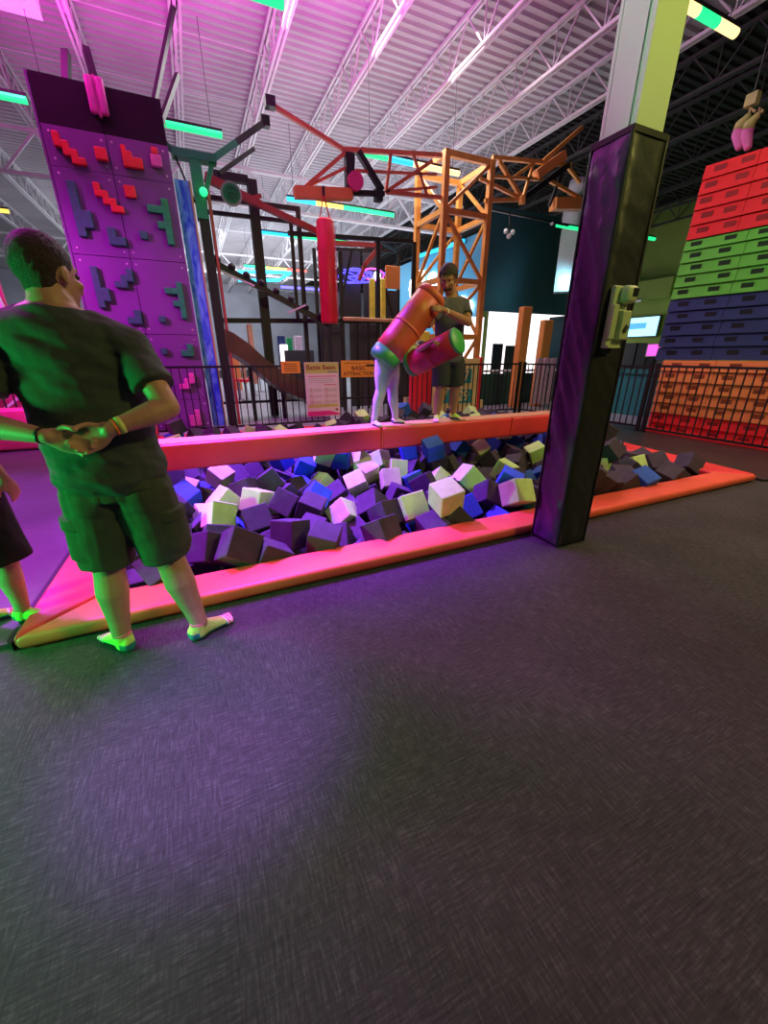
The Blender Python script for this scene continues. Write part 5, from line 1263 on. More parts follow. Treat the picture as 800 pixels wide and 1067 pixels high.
(1.19,2.808,0.014,-1.24,0.14,-0.87,'black','charcoal foam cube along near rim, 45th from the left of its colour'),
(5.439,2.842,0.112,-2.54,0.14,1.35,'black','charcoal foam cube along near rim, seventh from the right of its colour'),
(2.516,6.513,0.371,-1.28,0.51,2.61,'black','charcoal foam cube beyond beam, 31st from the left of its colour'),
(4.628,2.639,-0.178,1.17,0,1.65,'black','charcoal foam cube along near rim, fourteenth from the right of its colour'),
(5.265,4.928,0.161,0.93,0.39,-0.09,'blue','blue foam cube beyond beam, fourteenth from the left of its colour'),
(0.473,7.623,0.237,-0.17,-0.94,-0.83,'black','charcoal foam cube beyond beam, tenth from the left of its colour'),
(2.522,3.872,0.147,-0.84,2.61,0.52,'lime','lime green foam cube in mid pit, fourth from the left of its colour'),
(2.707,4.793,0.026,0.48,-2.45,-0.07,'black','charcoal foam cube just before beam, twelfth from the left of its colour'),
(2.192,3.92,0.155,1.19,-0.29,0.09,'blue','blue foam cube just before beam, fourth from the left of its colour'),
(5.747,4.965,0.149,0.84,2.55,0.37,'black','charcoal foam cube beyond beam, second from the right of its colour'),
(0.758,3.161,0.104,1.14,-0.12,2.3,'black','charcoal foam cube along near rim, 34th from the left of its colour'),
(5.617,2.631,-0.438,1.45,-1.57,-1.38,'black','charcoal foam cube along near rim, fourth from the right of its colour'),
(4.288,4.965,0.243,2.03,0.07,0.45,'blue','blue foam cube beyond beam, thirteenth from the left of its colour'),
(1.009,7.409,0.237,-2.86,0.93,-1.9,'black','charcoal foam cube beyond beam, fourteenth from the left of its colour'),
(0.156,7.622,0.246,0.56,-0.45,-2.28,'black','charcoal foam cube beyond beam, sixth from the left of its colour'),
(3,4.392,0.16,-0.51,-0.09,0.7,'black','charcoal foam cube just before beam, fifteenth from the left of its colour'),
(4.411,2.853,0.238,0.02,1.33,1.07,'black','charcoal foam cube along near rim, 97th from the left of its colour'),
(4.597,4.856,0.237,0.44,1,2.74,'blue','blue foam cube just before beam, seventh from the left of its colour'),
(4.782,3.018,0.237,-1.41,-0.93,-0.46,'black','charcoal foam cube along near rim, nineteenth from the right of its colour'),
(3.874,4.024,0.248,-0.39,-0.16,-1.47,'black','charcoal foam cube just before beam, fifth from the right of its colour'),
(3.742,7.415,0.416,-0.48,-2.29,1.43,'black','charcoal foam cube beyond beam, 37th from the left of its colour'),
(3.948,7.567,0.506,-0.08,-0.41,0.38,'blue','blue foam cube beyond beam, eighth from the left of its colour'),
(0.714,4.049,0.152,-0.5,1.01,-0.35,'black','charcoal foam cube just before beam, seventh from the left of its colour'),
(1.861,4.862,0.25,1.94,0.96,-2.24,'lime','lime green foam cube just before beam, sixth from the left of its colour'),
(1.279,7.296,0.24,2.79,1.03,2.08,'lime','lime green foam cube beyond beam, sixth from the left of its colour'),
(2.199,6.848,0.247,-2.41,0.36,0.37,'black','charcoal foam cube beyond beam, 25th from the left of its colour'),
(5.071,3.159,0.227,-1.49,-0.49,-1.64,'lime','lime green foam cube along near rim, sixth from the left of its colour'),
(1.652,7.601,0.237,0.22,1.18,-0.53,'black','charcoal foam cube beyond beam, twentieth from the left of its colour'),
(-0.11,3.738,0.076,1.01,0.96,-0.1,'black','charcoal foam cube in mid pit, sixth from the left of its colour'),
(2.98,7.534,0.402,1.33,-0.49,1.74,'lime','lime green foam cube beyond beam, ninth from the left of its colour'),
(5.809,4.248,0.217,0.37,0.08,0.75,'black','charcoal foam cube just before beam, second from the right of its colour'),
(0.787,7.635,0.237,2.07,0.17,1.62,'lime','lime green foam cube beyond beam, fifth from the left of its colour'),
(-0.211,5.585,0.082,2.64,0.78,1.18,'black','charcoal foam cube beyond beam, third from the left of its colour'),
(4.289,3.774,0.121,0.51,0.35,-1.49,'black','charcoal foam cube in mid pit, fifth from the right of its colour'),
(4.019,4.276,0.237,1.23,1.24,2.54,'black','charcoal foam cube just before beam, twentieth from the left of its colour'),
(0.503,6.415,0.294,0.36,1.18,-1.72,'lime','lime green foam cube beyond beam, fourth from the left of its colour'),
(5.545,7.363,0.374,-1.18,2.31,-1.18,'lime','lime green foam cube beyond beam, thirteenth from the left of its colour'),
(-0.046,4.591,0.044,2.21,-0.99,-0.07,'black','charcoal foam cube just before beam, third from the left of its colour'),
(3.694,4.717,0.054,-1.57,-2.61,-0.08,'black','charcoal foam cube just before beam, seventeenth from the left of its colour'),
(3.486,7.489,0.273,-0.13,2.69,-0.19,'black','charcoal foam cube beyond beam, 33rd from the left of its colour'),
(-0.311,3.073,-0.438,3.04,1.57,0,'black','charcoal foam cube along near rim, twelfth from the left of its colour'),
(4.495,3.215,0.237,0.96,-1.12,1.03,'lime','lime green foam cube in mid pit, rightmost of its colour'),
(5.491,3.345,0.221,-1.94,-0.26,1.37,'black','charcoal foam cube in mid pit, rightmost of its colour'),
(3.847,3.491,0.2,1.28,-0.94,1.3,'black','charcoal foam cube in mid pit, sixth from the right of its colour'),
(2.658,6.915,0.37,-0.69,-0.12,-3.03,'black','charcoal foam cube beyond beam, 30th from the left of its colour'),
(5.077,7.398,0.363,-1.1,-0.04,0.2,'black','charcoal foam cube beyond beam, tenth from the right of its colour'),
(2.706,7.638,0.38,1.36,-0.83,-0.32,'black','charcoal foam cube beyond beam, 28th from the left of its colour'),
(5.935,6.7,0.311,-1.96,0.7,1.05,'black','charcoal foam cube beyond beam, fifth from the right of its colour'),
(-0.253,5.065,0.063,0.36,2.33,-1.86,'lime','lime green foam cube beyond beam, third from the left of its colour'),
(0.099,3.03,0.025,1.76,0.2,1.04,'black','charcoal foam cube along near rim, twentieth from the left of its colour'),
(0.779,4.972,0.086,-0.03,-2.63,0.24,'black','charcoal foam cube beyond beam, seventeenth from the left of its colour'),
(2.874,3.575,0.175,-1,-0.33,0.31,'black','charcoal foam cube in mid pit, seventeenth from the left of its colour'),
(5.011,4.077,0.191,-0.2,-2.78,-0.07,'black','charcoal foam cube just before beam, third from the right of its colour'),
(1.765,6.314,0.323,2.22,-0.15,1.75,'black','charcoal foam cube beyond beam, 23rd from the left of its colour'),
(3.461,6.672,0.282,-0,0.64,2.22,'black','charcoal foam cube beyond beam, twentieth from the right of its colour'),
(1.651,5.064,0.013,-0.23,2.17,0.67,'black','charcoal foam cube beyond beam, 26th from the left of its colour'),
(2.633,2.839,0.139,0.01,1.11,2.95,'black','charcoal foam cube along near rim, 67th from the left of its colour'),
(4.545,4.011,0.155,2.57,-0.1,1.82,'black','charcoal foam cube just before beam, fourth from the right of its colour'),
(1.417,6.62,0.237,1.53,0.88,0.9,'black','charcoal foam cube beyond beam, nineteenth from the left of its colour'),
(3.147,7.306,0.297,-1.95,1.03,-0.57,'black','charcoal foam cube beyond beam, 32nd from the left of its colour'),
(5.992,4.839,0.058,1.57,-0.69,-1.72,'blue','blue foam cube just before beam, rightmost of its colour'),
(-0.328,2.976,-0.212,1.57,0,-1.25,'black','charcoal foam cube along near rim, eleventh from the left of its colour'),
(-0.235,2.843,-0.438,-0.34,1.57,1.3,'black','charcoal foam cube along near rim, thirteenth from the left of its colour'),
(3.332,2.973,0.233,-2.38,0.6,-0.97,'black','charcoal foam cube along near rim, 75th from the left of its colour'),
(3.867,6.295,0.313,-2.24,0.63,-1.67,'black','charcoal foam cube beyond beam, fourteenth from the right of its colour'),
(0.138,6.692,0.24,-2.7,-0.75,2.55,'black','charcoal foam cube beyond beam, eighth from the left of its colour'),
(5.496,5.052,0.288,-0.24,-2.58,1.51,'blue','blue foam cube beyond beam, rightmost of its colour'),
(5.327,6.881,0.28,2.19,-0.13,-0.15,'lime','lime green foam cube beyond beam, fourteenth from the left of its colour'),
(5.56,6.63,0.293,-2.63,0.76,-1.04,'blue','blue foam cube beyond beam, twelfth from the left of its colour'),
(0.335,6.996,0.198,-0.45,-1.05,-1.98,'black','charcoal foam cube beyond beam, ninth from the left of its colour'),
(3.312,3.277,0.177,1.33,0.66,1.7,'blue','blue foam cube in mid pit, third from the left of its colour'),
(2.371,7.619,0.237,-2.34,-1.2,-2.63,'lime','lime green foam cube beyond beam, eighth from the left of its colour'),
(6.028,5.097,0.237,2.84,0.19,1.43,'black','charcoal foam cube beyond beam, rightmost of its colour'),
(-0.09,4.001,0.063,-0.25,0.32,-1.25,'lime','lime green foam cube just before beam, leftmost of its colour'),
(1.413,5.056,0.151,-0.31,1.14,2.59,'black','charcoal foam cube beyond beam, 24th from the left of its colour'),
(3.336,2.797,0.046,-0.98,0.17,0.72,'black','charcoal foam cube along near rim, 78th from the left of its colour'),
(3.27,4.969,0.216,-0.64,-0.16,-0.29,'black','charcoal foam cube beyond beam, twelfth from the right of its colour'),
(-0.198,6.846,0.182,1.75,-0.83,1.65,'blue','blue foam cube beyond beam, second from the left of its colour'),
(0.888,6.637,0.241,-0.87,-0.15,1.34,'black','charcoal foam cube beyond beam, fifteenth from the left of its colour'),
(2.877,6.321,0.289,0.22,-0.57,1.27,'lime','lime green foam cube beyond beam, tenth from the left of its colour'),
(4.897,6.77,0.3,2.5,-0.31,-1.57,'black','charcoal foam cube beyond beam, eighth from the right of its colour'),
(0.984,4.023,0.152,1.05,-0.46,0.16,'black','charcoal foam cube just before beam, ninth from the left of its colour'),
(1.737,2.909,0.031,0.97,1.15,0.98,'blue','blue foam cube along near rim, leftmost of its colour'),
(3.067,3.212,0.27,-0.08,-0.59,-1.36,'black','charcoal foam cube in mid pit, nineteenth from the left of its colour'),
(3.429,4.762,0.012,-0.56,0.34,2.2,'black','charcoal foam cube just before beam, sixteenth from the left of its colour'),
(5.266,5.136,0.311,0.47,-0.84,1.14,'black','charcoal foam cube beyond beam, third from the right of its colour'),
(1.153,6.581,0.237,-0.07,0.89,-2.12,'blue','blue foam cube beyond beam, fourth from the left of its colour'),
(2.375,7.069,0.272,-1.12,0.62,0.68,'black','charcoal foam cube beyond beam, 27th from the left of its colour'),
(1.442,2.884,0.012,-0.4,0.03,-3.07,'black','charcoal foam cube along near rim, 51st from the left of its colour'),
(1.331,3.816,-0.007,1.05,-1.98,0.49,'black','charcoal foam cube in mid pit, thirteenth from the left of its colour'),
(1.284,2.846,-0.213,-1,1.57,0.49,'black','charcoal foam cube along near rim, 47th from the left of its colour'),
(3.712,6.869,0.292,-1.73,2.19,-0.53,'black','charcoal foam cube beyond beam, nineteenth from the right of its colour'),
(4.738,7.316,0.295,-0.53,0.54,-2.85,'lime','lime green foam cube beyond beam, eleventh from the left of its colour'),
(6.238,6.615,0.261,-1.02,-0.13,2.91,'black','charcoal foam cube beyond beam, fourth from the right of its colour'),
(6.09,7.298,0.293,-0.85,2.19,0.35,'black','charcoal foam cube beyond beam, sixth from the right of its colour'),
(0.434,3.695,0.019,0.08,-0.01,1.67,'black','charcoal foam cube in mid pit, ninth from the left of its colour'),
(4.22,3.145,0.237,-1.5,-0.19,-0.38,'black','charcoal foam cube along near rim, 88th from the left of its colour'),
(4.956,6.488,0.287,1.4,-0.39,-1.24,'black','charcoal foam cube beyond beam, seventh from the right of its colour'),
(5.234,3.41,0.237,-1.76,0.09,-1.44,'black','charcoal foam cube in mid pit, second from the right of its colour'),
(1.708,4.08,0.021,0.52,-1.98,-0.9,'black','charcoal foam cube just before beam, eleventh from the left of its colour'),
(4.194,7.627,0.345,1.5,-0.98,-0.02,'black','charcoal foam cube beyond beam, eighteenth from the right of its colour'),
(3.525,5.232,0.462,2.22,-0.94,-2.04,'black','charcoal foam cube beyond beam, eleventh from the right of its colour'),
(4.628,6.951,0.304,-1.27,-0.91,2.75,'blue','blue foam cube beyond beam, eleventh from the left of its colour'),
(-0.591,2.889,-0.212,1.57,0,-1.52,'black','charcoal foam cube along near rim, fourth from the left of its colour'),
(-0.023,5.254,0.084,-0.96,-0.32,1.13,'black','charcoal foam cube beyond beam, fifth from the left of its colour'),
(0.365,2.885,-0.438,2.06,1.57,0.92,'black','charcoal foam cube along near rim, 27th from the left of its colour'),
(0.147,3.632,-0.013,-1.69,0.95,-0.09,'blue','blue foam cube in mid pit, leftmost of its colour'),
(2.502,5.279,0.238,-1.16,1.41,1.46,'black','charcoal foam cube beyond beam, 34th from the left of its colour'),
(5.234,2.809,-0.072,2.34,-0.67,1.44,'black','charcoal foam cube along near rim, tenth from the right of its colour'),
(3.645,7.222,0.256,3.07,-0.52,-1.93,'black','charcoal foam cube beyond beam, 36th from the left of its colour'),
(-0.033,4.954,0.013,-2.9,0.89,1.87,'blue','blue foam cube beyond beam, third from the left of its colour'),
(0.453,3.252,0.012,2.3,0.4,2.89,'black','charcoal foam cube in mid pit, tenth from the left of its colour'),
(1.036,4.758,0.013,-2.78,0.26,0.65,'blue','blue foam cube just before beam, second from the left of its colour'),
(2.966,4.885,0.14,-0.34,-0.7,3.06,'black','charcoal foam cube just before beam, thirteenth from the left of its colour'),
(3.182,3.757,0.116,1.03,-0.05,2.99,'black','charcoal foam cube in mid pit, eighteenth from the left of its colour'),
(3.043,2.863,0.225,-2.78,-0.55,2.4,'black','charcoal foam cube along near rim, 71st from the left of its colour'),
(5.483,4.9,0.012,0.06,0.27,0.66,'lime','lime green foam cube just before beam, rightmost of its colour'),
(-0.444,7.514,0.237,1.57,0.08,2.6,'blue','blue foam cube beyond beam, leftmost of its colour'),
(2.085,7.584,0.179,-0.05,-0.82,0.01,'black','charcoal foam cube beyond beam, 22nd from the left of its colour'),
(3.479,7.008,0.219,-2.05,-2.19,0,'black','charcoal foam cube beyond beam, 35th from the left of its colour'),
(2.075,2.859,-0.19,-1.57,1.34,-0.04,'black','charcoal foam cube along near rim, 59th from the left of its colour'),
(3.551,2.888,-0.167,1.57,-2.26,-0.06,'black','charcoal foam cube along near rim, 79th from the left of its colour'),
(3.451,4.374,0.013,1.44,0.6,-1.7,'black','charcoal foam cube just before beam, eighteenth from the left of its colour'),
(4.018,3.694,0.143,1.18,0.7,1.24,'black','charcoal foam cube in mid pit, seventh from the right of its colour'),
(3.614,6.389,0.25,2.92,1,1.96,'blue','blue foam cube beyond beam, tenth from the left of its colour'),
(-0.529,5.283,0.02,-2.67,-1.28,2.19,'lime','lime green foam cube beyond beam, leftmost of its colour'),
(4.465,6.737,0.273,0.47,0.79,0.39,'lime','lime green foam cube beyond beam, twelfth from the left of its colour'),
(3.989,6.753,0.237,-0.92,-0.06,-0.4,'black','charcoal foam cube beyond beam, sixteenth from the right of its colour'),
(4.383,4.888,0.449,-2.34,1.42,-1.51,'lime','lime green foam cube just before beam, eleventh from the left of its colour'),
(1.723,6.874,0.202,-2.41,-0.24,1.18,'black','charcoal foam cube beyond beam, 21st from the left of its colour'),
(1.024,7.636,0.246,-2.97,0.97,-2.5,'black','charcoal foam cube beyond beam, thirteenth from the left of its colour'),
(0.341,2.935,0.012,0.6,-0.16,0.37,'black','charcoal foam cube along near rim, 26th from the left of its colour'),
(0.612,2.99,-0.003,0.84,-2.56,-0.47,'black','charcoal foam cube along near rim, 33rd from the left of its colour'),
(0.973,2.852,-0.438,0.07,1.57,0.08,'black','charcoal foam cube along near rim, 40th from the left of its colour'),
(0.82,5.811,0.015,-0.53,-0.49,2.95,'black','charcoal foam cube beyond beam, sixteenth from the left of its colour'),
(5.704,2.894,-0.123,-0.58,-3.14,-0.15,'black','charcoal foam cube along near rim, sixth from the right of its colour'),
(4.453,6.29,0.249,-0.92,-0.3,-1.17,'black','charcoal foam cube beyond beam, ninth from the right of its colour'),
(4.124,7.045,0.237,0.62,-0.84,-0.12,'black','charcoal foam cube beyond beam, seventeenth from the right of its colour'),
(4.372,7.023,0.249,-2.15,-0.19,2.93,'black','charcoal foam cube beyond beam, thirteenth from the right of its colour'),
(0.151,7.379,0.163,-2.56,-0,1.61,'black','charcoal foam cube beyond beam, seventh from the left of its colour'),
(-0.567,3.138,-0.213,-0,3.14,0.28,'black','charcoal foam cube along near rim, sixth from the left of its colour'),
(0.007,4.271,0.038,2.53,-1.01,-0.97,'black','charcoal foam cube just before beam, fourth from the left of its colour'),
(0.405,2.867,-0.213,0.03,-1.57,1.22,'black','charcoal foam cube along near rim, 28th from the left of its colour'),
(0.987,5.006,-0.002,-0.07,2.08,0.18,'black','charcoal foam cube beyond beam, eighteenth from the left of its colour'),
(2.273,6.451,0.214,2.08,0.82,-1.58,'black','charcoal foam cube beyond beam, 29th from the left of its colour'),
(2.767,6.635,0.243,0.05,0.26,-0.36,'blue','blue foam cube beyond beam, seventh from the left of its colour')]
STUFF = [(-0.299,4.535,-0.048,1.57,2.72,-0.03),
(0.2,4.444,0.06,-0.4,-0.27,2.75),
(0.825,3.947,-0.055,-3,1.03,0.15),
(0.67,4.482,-0.01,0.04,-2.61,0.21),
(1.455,4.103,-0.081,0.52,-0.66,0.1),
(1.636,4.654,-0.024,0.03,-1.03,1.53),
(2.005,5.256,-0.066,-0.32,0.64,2.84),
(1.865,7.115,-0.007,2.35,-0.59,-0.59),
(2.054,3.145,-0.095,0.8,0.68,0.42),
(1.982,7.37,-0.085,2.46,0.36,-1.15),
(2.573,2.876,-0.084,-0.28,1.11,2.84),
(2.634,3.726,-0.072,2.44,-0.12,1.95),
(3.192,4.519,-0.068,2.39,-0.8,-0.02),
(3.373,7.022,-0.08,0.04,2.36,-0.04),
(3.812,2.88,-0.074,-0.2,2.16,-0.21),
(4.053,4.705,0.054,3.14,-0.53,-0.52),
(4.393,5.559,-0.048,-1.68,0.7,1.42),
(4.35,7.602,0.01,-1.35,0.83,-2.11),
(4.553,6.382,-0.093,0.91,-0,3.11),
(4.543,7.382,-0.045,-1.02,0.08,-2.82),
(4.88,7.594,-0.098,-0.09,0.59,1.52),
(5.081,6.773,-0.091,2.13,-0.22,-0.28),
(5.436,7.591,-0.013,0.29,2.3,-1.35),
(5.729,4.691,-0.046,-1.3,-0.72,1.05),
(5.826,6.323,-0.002,-0.38,-0.47,1.48),
(-0.566,3.988,0.02,2.67,0.88,0.19),
(-0.551,4.291,-0.019,1.12,-0.07,-0.03),
(-0.539,5.027,0.012,-0.62,-0.99,-1.23),
(-0.512,5.87,0.017,0.02,0.47,1.55),
(-0.506,6.143,0.02,0.21,0.28,0.53),
(-0.475,6.881,0.041,-1.54,0.39,1.62),
(-0.469,7.141,0.013,1.38,0,1.16),
(-0.452,7.367,0.012,2.96,-1.09,-2.71),
(-0.406,7.637,0.012,-1.55,0.58,-0.98),
(-0.342,3.963,0.015,0.48,0.41,0.92),
(-0.31,4.282,0.012,2.79,1,0.13),
(-0.272,4.759,0.013,0.74,0.85,-2.62),
(-0.183,5.351,-0.062,2.11,0.45,0.08),
(-0.266,5.885,0.028,-1.4,-0.73,-1.78),
(-0.187,6.24,-0.045,0.83,2.26,1.16),
(-0.257,6.624,0.013,-0.74,0.98,0.83),
(-0.214,7.065,0.012,1.03,0.16,-1.71),
(-0.19,7.406,0.05,2.69,-0,-1.54),
(-0.153,7.637,0.012,-1.53,-1.31,0.62),
(-0.028,5.73,-0.034,-1.23,-0.75,-2.06),
(0.049,6.629,0.027,0.23,1.39,0.42),
(0.109,6.913,0.012,1.58,0.34,3.07),
(0.017,7.127,0.012,2.13,1.41,-1.52),
(0.038,7.368,-0.032,1.57,-2.56,0.04),
(0.179,7.617,0.021,0.73,0.78,-0.61),
(0.275,3.89,0.005,0.37,0.01,-1.52),
(0.235,4.121,0.012,-2.27,-0.75,2.74),
(0.213,4.741,0.011,0.27,1.49,0.87),
(0.269,5.259,0.012,1.5,0.63,0.23),
(0.263,5.495,-0.059,-2.22,0.16,1.75),
(0.372,6.027,-0.078,1.37,-0.76,-1.48),
(0.368,6.543,0.057,-1.57,2.19,-0.03),
(0.428,6.808,-0.051,-1.08,0.49,1.78),
(0.369,7.091,-0.01,0.61,-0.58,2.67),
(0.306,7.336,-0.031,-1.61,-1.08,0.08),
(0.458,7.629,0.012,-0.77,-0.74,-3.12),
(0.648,3.469,-0.014,1.37,0.87,-1.46),
(0.503,3.963,0.012,-0.54,-0.38,1.97),
(0.485,4.222,0.012,-0.33,-0.37,1.93),
(0.485,4.806,0.01,0.09,0.49,1.21),
(0.822,5.303,0.012,-3.09,1.34,0.02),
(0.55,5.692,0.012,-1.86,0.28,1.24),
(0.633,6.04,-0.03,1.71,-1.06,-1.47),
(0.666,6.425,0.033,1.4,0.54,0.18),
(0.633,7.157,0.026,1.14,0.58,2.21),
(0.724,7.403,0.038,0.03,-1.04,0.62),
(0.692,7.637,0.012,-3.1,0.35,-2.47),
(0.959,3.47,-0.016,-2.73,1.08,-2.06),
(0.732,3.73,0.08,-0.31,0.55,1.18),
(0.944,5.553,-0.049,-0.54,0.53,-1.11),
(0.914,6.138,0.003,2.23,0.59,-1.3),
(0.918,6.508,0.012,-0.04,-0.95,1),
(0.84,6.82,-0.021,0.34,0.54,2.94),
(0.858,7.119,0.035,0.52,-0.99,0.88),
(0.979,7.377,0.012,1.88,-0.96,2.07),
(0.925,7.636,0.012,-0.48,-1.05,1.15),
(1.075,3.702,0.016,1.62,0.4,1.11),
(1.106,3.969,-0.088,0.63,0.53,-1.23),
(1.036,4.215,-0.05,0.9,0.8,0.94),
(1.15,5.299,0.021,-0.11,-0.96,-1.7),
(1.131,6.4,0.012,-2.03,0.22,0.01),
(1.146,6.657,0.012,0.2,0.05,-1.43),
(1.083,7.107,0.05,-1.57,0.45,1.5),
(1.202,7.405,0.012,2.71,0.06,-0.72),
(1.173,7.637,0.033,1.31,1.02,-0.87),
(1.516,3.474,-0.056,0.35,0.8,2.22),
(1.364,4.348,-0.006,0.7,0,-1.49),
(1.311,4.792,0.012,-1.53,-0.29,2.55),
(1.49,5.366,-0.079,-2.27,-0.45,1.28),
(1.209,5.967,-0.007,-2.5,0.68,0.68),
(1.358,6.304,0.012,1.68,0.18,-0.26),
(1.415,6.56,0.012,-2.75,0.3,0.8),
(1.309,7.114,0.022,2.67,-1.23,1.3),
(1.44,7.34,0.012,0.2,-0.35,-0.84),
(1.419,7.617,0.012,0.2,0.14,-2.33),
(1.749,3.4,0.059,-0,-2.33,-0.78),
(1.574,3.815,0.013,0.47,0.34,-1.51),
(1.629,4.398,0.029,-0.37,2.4,-1.66),
(1.65,5.763,0.012,2.65,0.68,0.7),
(1.5,5.962,0.012,0.31,0.39,-2.23),
(1.678,6.623,0.012,-1.56,0.54,-2.01),
(1.541,6.974,0.024,2.01,0.58,-0.26),
(1.693,7.35,0.073,-1.77,-0.62,1.5),
(1.645,7.637,0.012,1.84,-1.08,1.66),
(1.967,2.844,0.06,-2.35,-0.03,-2.13),
(2.08,3.325,0.037,2.21,0.59,-1.72),
(1.961,3.933,-0.024,-0.12,-0.63,-1.57),
(1.91,4.319,0.025,-0.35,-2.47,-0.98),
(1.813,4.901,0.025,1.61,-0.87,1.33),
(1.849,5.23,0.096,-2.23,0.28,2.13),
(1.876,5.855,0.088,0.57,-0.02,-0.44),
(1.697,6.091,0.012,1.07,-1.28,-2.28),
(1.838,6.377,-0.077,-0.83,-0.62,-0.13),
(1.921,6.683,0.012,2.72,-0.4,-0.15),
(1.983,6.946,0.142,0.64,0.77,2.28),
(2.276,7.309,0.045,1.05,0.66,2.2),
(1.916,7.634,0.028,1.56,-0.82,0.01),
(2.251,3.057,0.065,1,-0.37,-0.16),
(2.374,3.29,0.065,0.2,-2.1,-2.21),
(2.217,4.149,0.015,-1.89,-0.07,-1.19),
(2.166,4.389,0.012,1.19,-0.23,0.63),
(2.072,4.849,0.014,0.22,0.39,-1.66),
(2.239,5.05,0.012,-0.32,-0,0.65),
(2.198,5.541,-0.086,-0.08,-0.66,1.78),
(1.948,6.102,0.015,-1.57,-1.36,-0.31),
(2.129,6.367,-0.039,-1.31,-2.23,1.04),
(2.172,6.687,0.012,1.42,1.26,-3.11),
(2.196,6.993,0.033,2.22,0.3,0.11),
(2.516,7.281,0.012,-2.88,-0.74,1.98),
(2.306,7.595,0.012,1.31,0.46,2.66),
(2.611,3.155,-0.093,0.5,2.21,-1.08),
(2.376,3.587,0.03,-2.03,-0.5,-1.02),
(2.449,4.112,0.015,0.16,1.04,-2.7),
(2.45,4.368,0.013,2.13,0.12,-2.96),
(2.36,4.784,0.014,-0.11,-0.95,3.01),
(2.481,5.04,0.012,1.09,-0.58,-1.14),
(2.442,5.288,0.012,2.97,0.6,-0.79),
(2.518,5.55,-0.012,0.78,2.41,-0.27),
(2.358,6.228,0.054,1.81,0.68,1.2),
(2.463,6.551,0.008,0.7,0.4,0.19),
(2.453,7.024,0.012,-2.02,0.01,-2.12),
(2.591,7.452,0.211,-0.24,2.41,1.21),
(2.535,7.637,0.012,-0.23,0.03,-2.76),
(2.86,3.067,0.044,-2.16,0.28,-1),
(2.95,3.662,-0.077,-1.02,2.32,-1.21),
(2.676,4.105,0.049,-2,0,0.05),
(2.718,4.368,0.043,2.87,0.39,-2.33),
(2.714,5.06,0.012,-2.02,-1.11,-0.8),
(2.71,5.302,0.012,-0.37,0.95,0.87),
(2.818,5.832,0.086,-2.34,0.32,-0.21),
(2.562,6.007,0.043,0.65,0.57,-1.37),
(2.701,6.288,0.006,-0.18,0.51,1.52),
(2.729,6.714,0.02,-0.71,-0.96,0.27),
(2.743,6.98,0.012,2.92,-1.08,-0.73),
(2.817,7.365,0.012,2.54,-0.9,-2.39),
(2.76,7.637,0.012,0.98,-0.82,2.02),
(3.094,3.115,0.057,-1.62,-1.03,1.58),
(3.053,3.409,0.046,-0.86,-0.99,-0.65),
(2.913,4.112,0.021,-0.14,-2.7,1.63),
(3.02,5.144,0.012,1.38,-0.63,-2.08),
(2.929,5.42,0.012,1.57,0.61,0.15),
(3.054,5.761,0.012,-0.63,1.03,0.16),
(2.95,6.132,0.059,1.57,-0.87,1.78),
(2.958,6.411,0.012,-0.49,-1.31,-1.6),
(2.979,6.825,0.012,1.47,-0.21,-1.81),
(3.058,7.084,0.012,1.09,-0.24,1.75),
(3.041,7.389,0.012,2.54,0.26,2.21),
(2.978,7.597,0.175,-1.06,-0.18,-0),
(3.374,3.115,0.026,0.72,0.88,-1.06),
(3.316,3.494,0.012,2.21,1.32,0.87),
(3.181,4.254,0.01,-0.29,-0.25,-0.08),
(3.206,4.794,0.012,-1.84,0.17,2.28),
(3.254,5.191,0.012,0.82,-1.09,0.86),
(3.23,5.493,0.012,1.81,0.48,2),
(3.299,5.803,0.012,-3.07,-1.1,0.18),
(3.177,6.148,0.012,0.21,-1.37,1.03),
(3.16,6.541,0.012,-1.29,-0.16,2.83),
(3.254,6.789,0.012,3.13,-0.14,2.7),
(3.269,7.17,0.14,-2.59,1.03,-0.57),
(3.291,7.444,0.028,1.05,-0.97,-0.87),
(3.245,7.593,0.217,-1.05,-0.23,-0.03),
(3.629,3.525,0.01,3.04,0.41,3.13),
(3.478,5.117,0.012,-1.15,-1.16,1.9),
(3.493,5.384,0.012,-1.91,-0.95,-1.84),
(3.52,5.75,0.05,2.01,-0,-0.08),
(3.424,6.172,0.059,1.57,-0.72,1.93),
(3.458,6.591,0.012,-2.23,0.06,0.32),
(3.691,6.812,0.012,1.28,-0.6,-0.05),
(3.653,7.083,0.012,-1.88,-1.25,0.65),
(3.563,7.385,0.013,-2.14,0.83,-1.07),
(3.543,7.635,0.012,-1.79,1.1,-2.2),
(3.661,3.062,0.069,0.54,2.25,-0.07),
(3.798,3.296,0.012,2.39,1.54,-2.79),
(3.797,3.759,0.013,-0.3,0.89,-0.88),
(3.774,4.387,0.012,-0.36,0.31,2.48),
(3.707,5.024,0.012,-1.91,0.93,-1.61),
(3.752,5.25,0.012,1.68,0.21,-2.8),
(3.783,5.729,0.012,2.92,0.34,0.93),
(3.705,5.982,0.041,-2.7,0.67,0.92),
(3.668,6.389,0.012,-0.39,0.2,-2.44),
(3.808,6.616,0.012,-0.05,1.18,2.27),
(3.898,7.073,0.012,1.41,0.09,-2.72),
(3.786,7.345,0.012,2.86,0.23,-1.12),
(3.805,7.637,0.012,-1.09,1.13,-1.67),
(4.159,2.849,-0.003,-0.41,-1.03,0.74),
(4.232,3.129,0.012,1.55,0.2,-2.21),
(4.091,3.492,-0.061,1.6,2.33,0.71),
(3.96,4.222,0.012,2.69,-0.37,-0.05),
(3.976,5.095,0.012,0.95,-0.94,0.49),
(4.034,5.316,0.012,-2.91,1.21,2.28),
(4.14,5.578,-0.08,-0.91,0.28,-3.02),
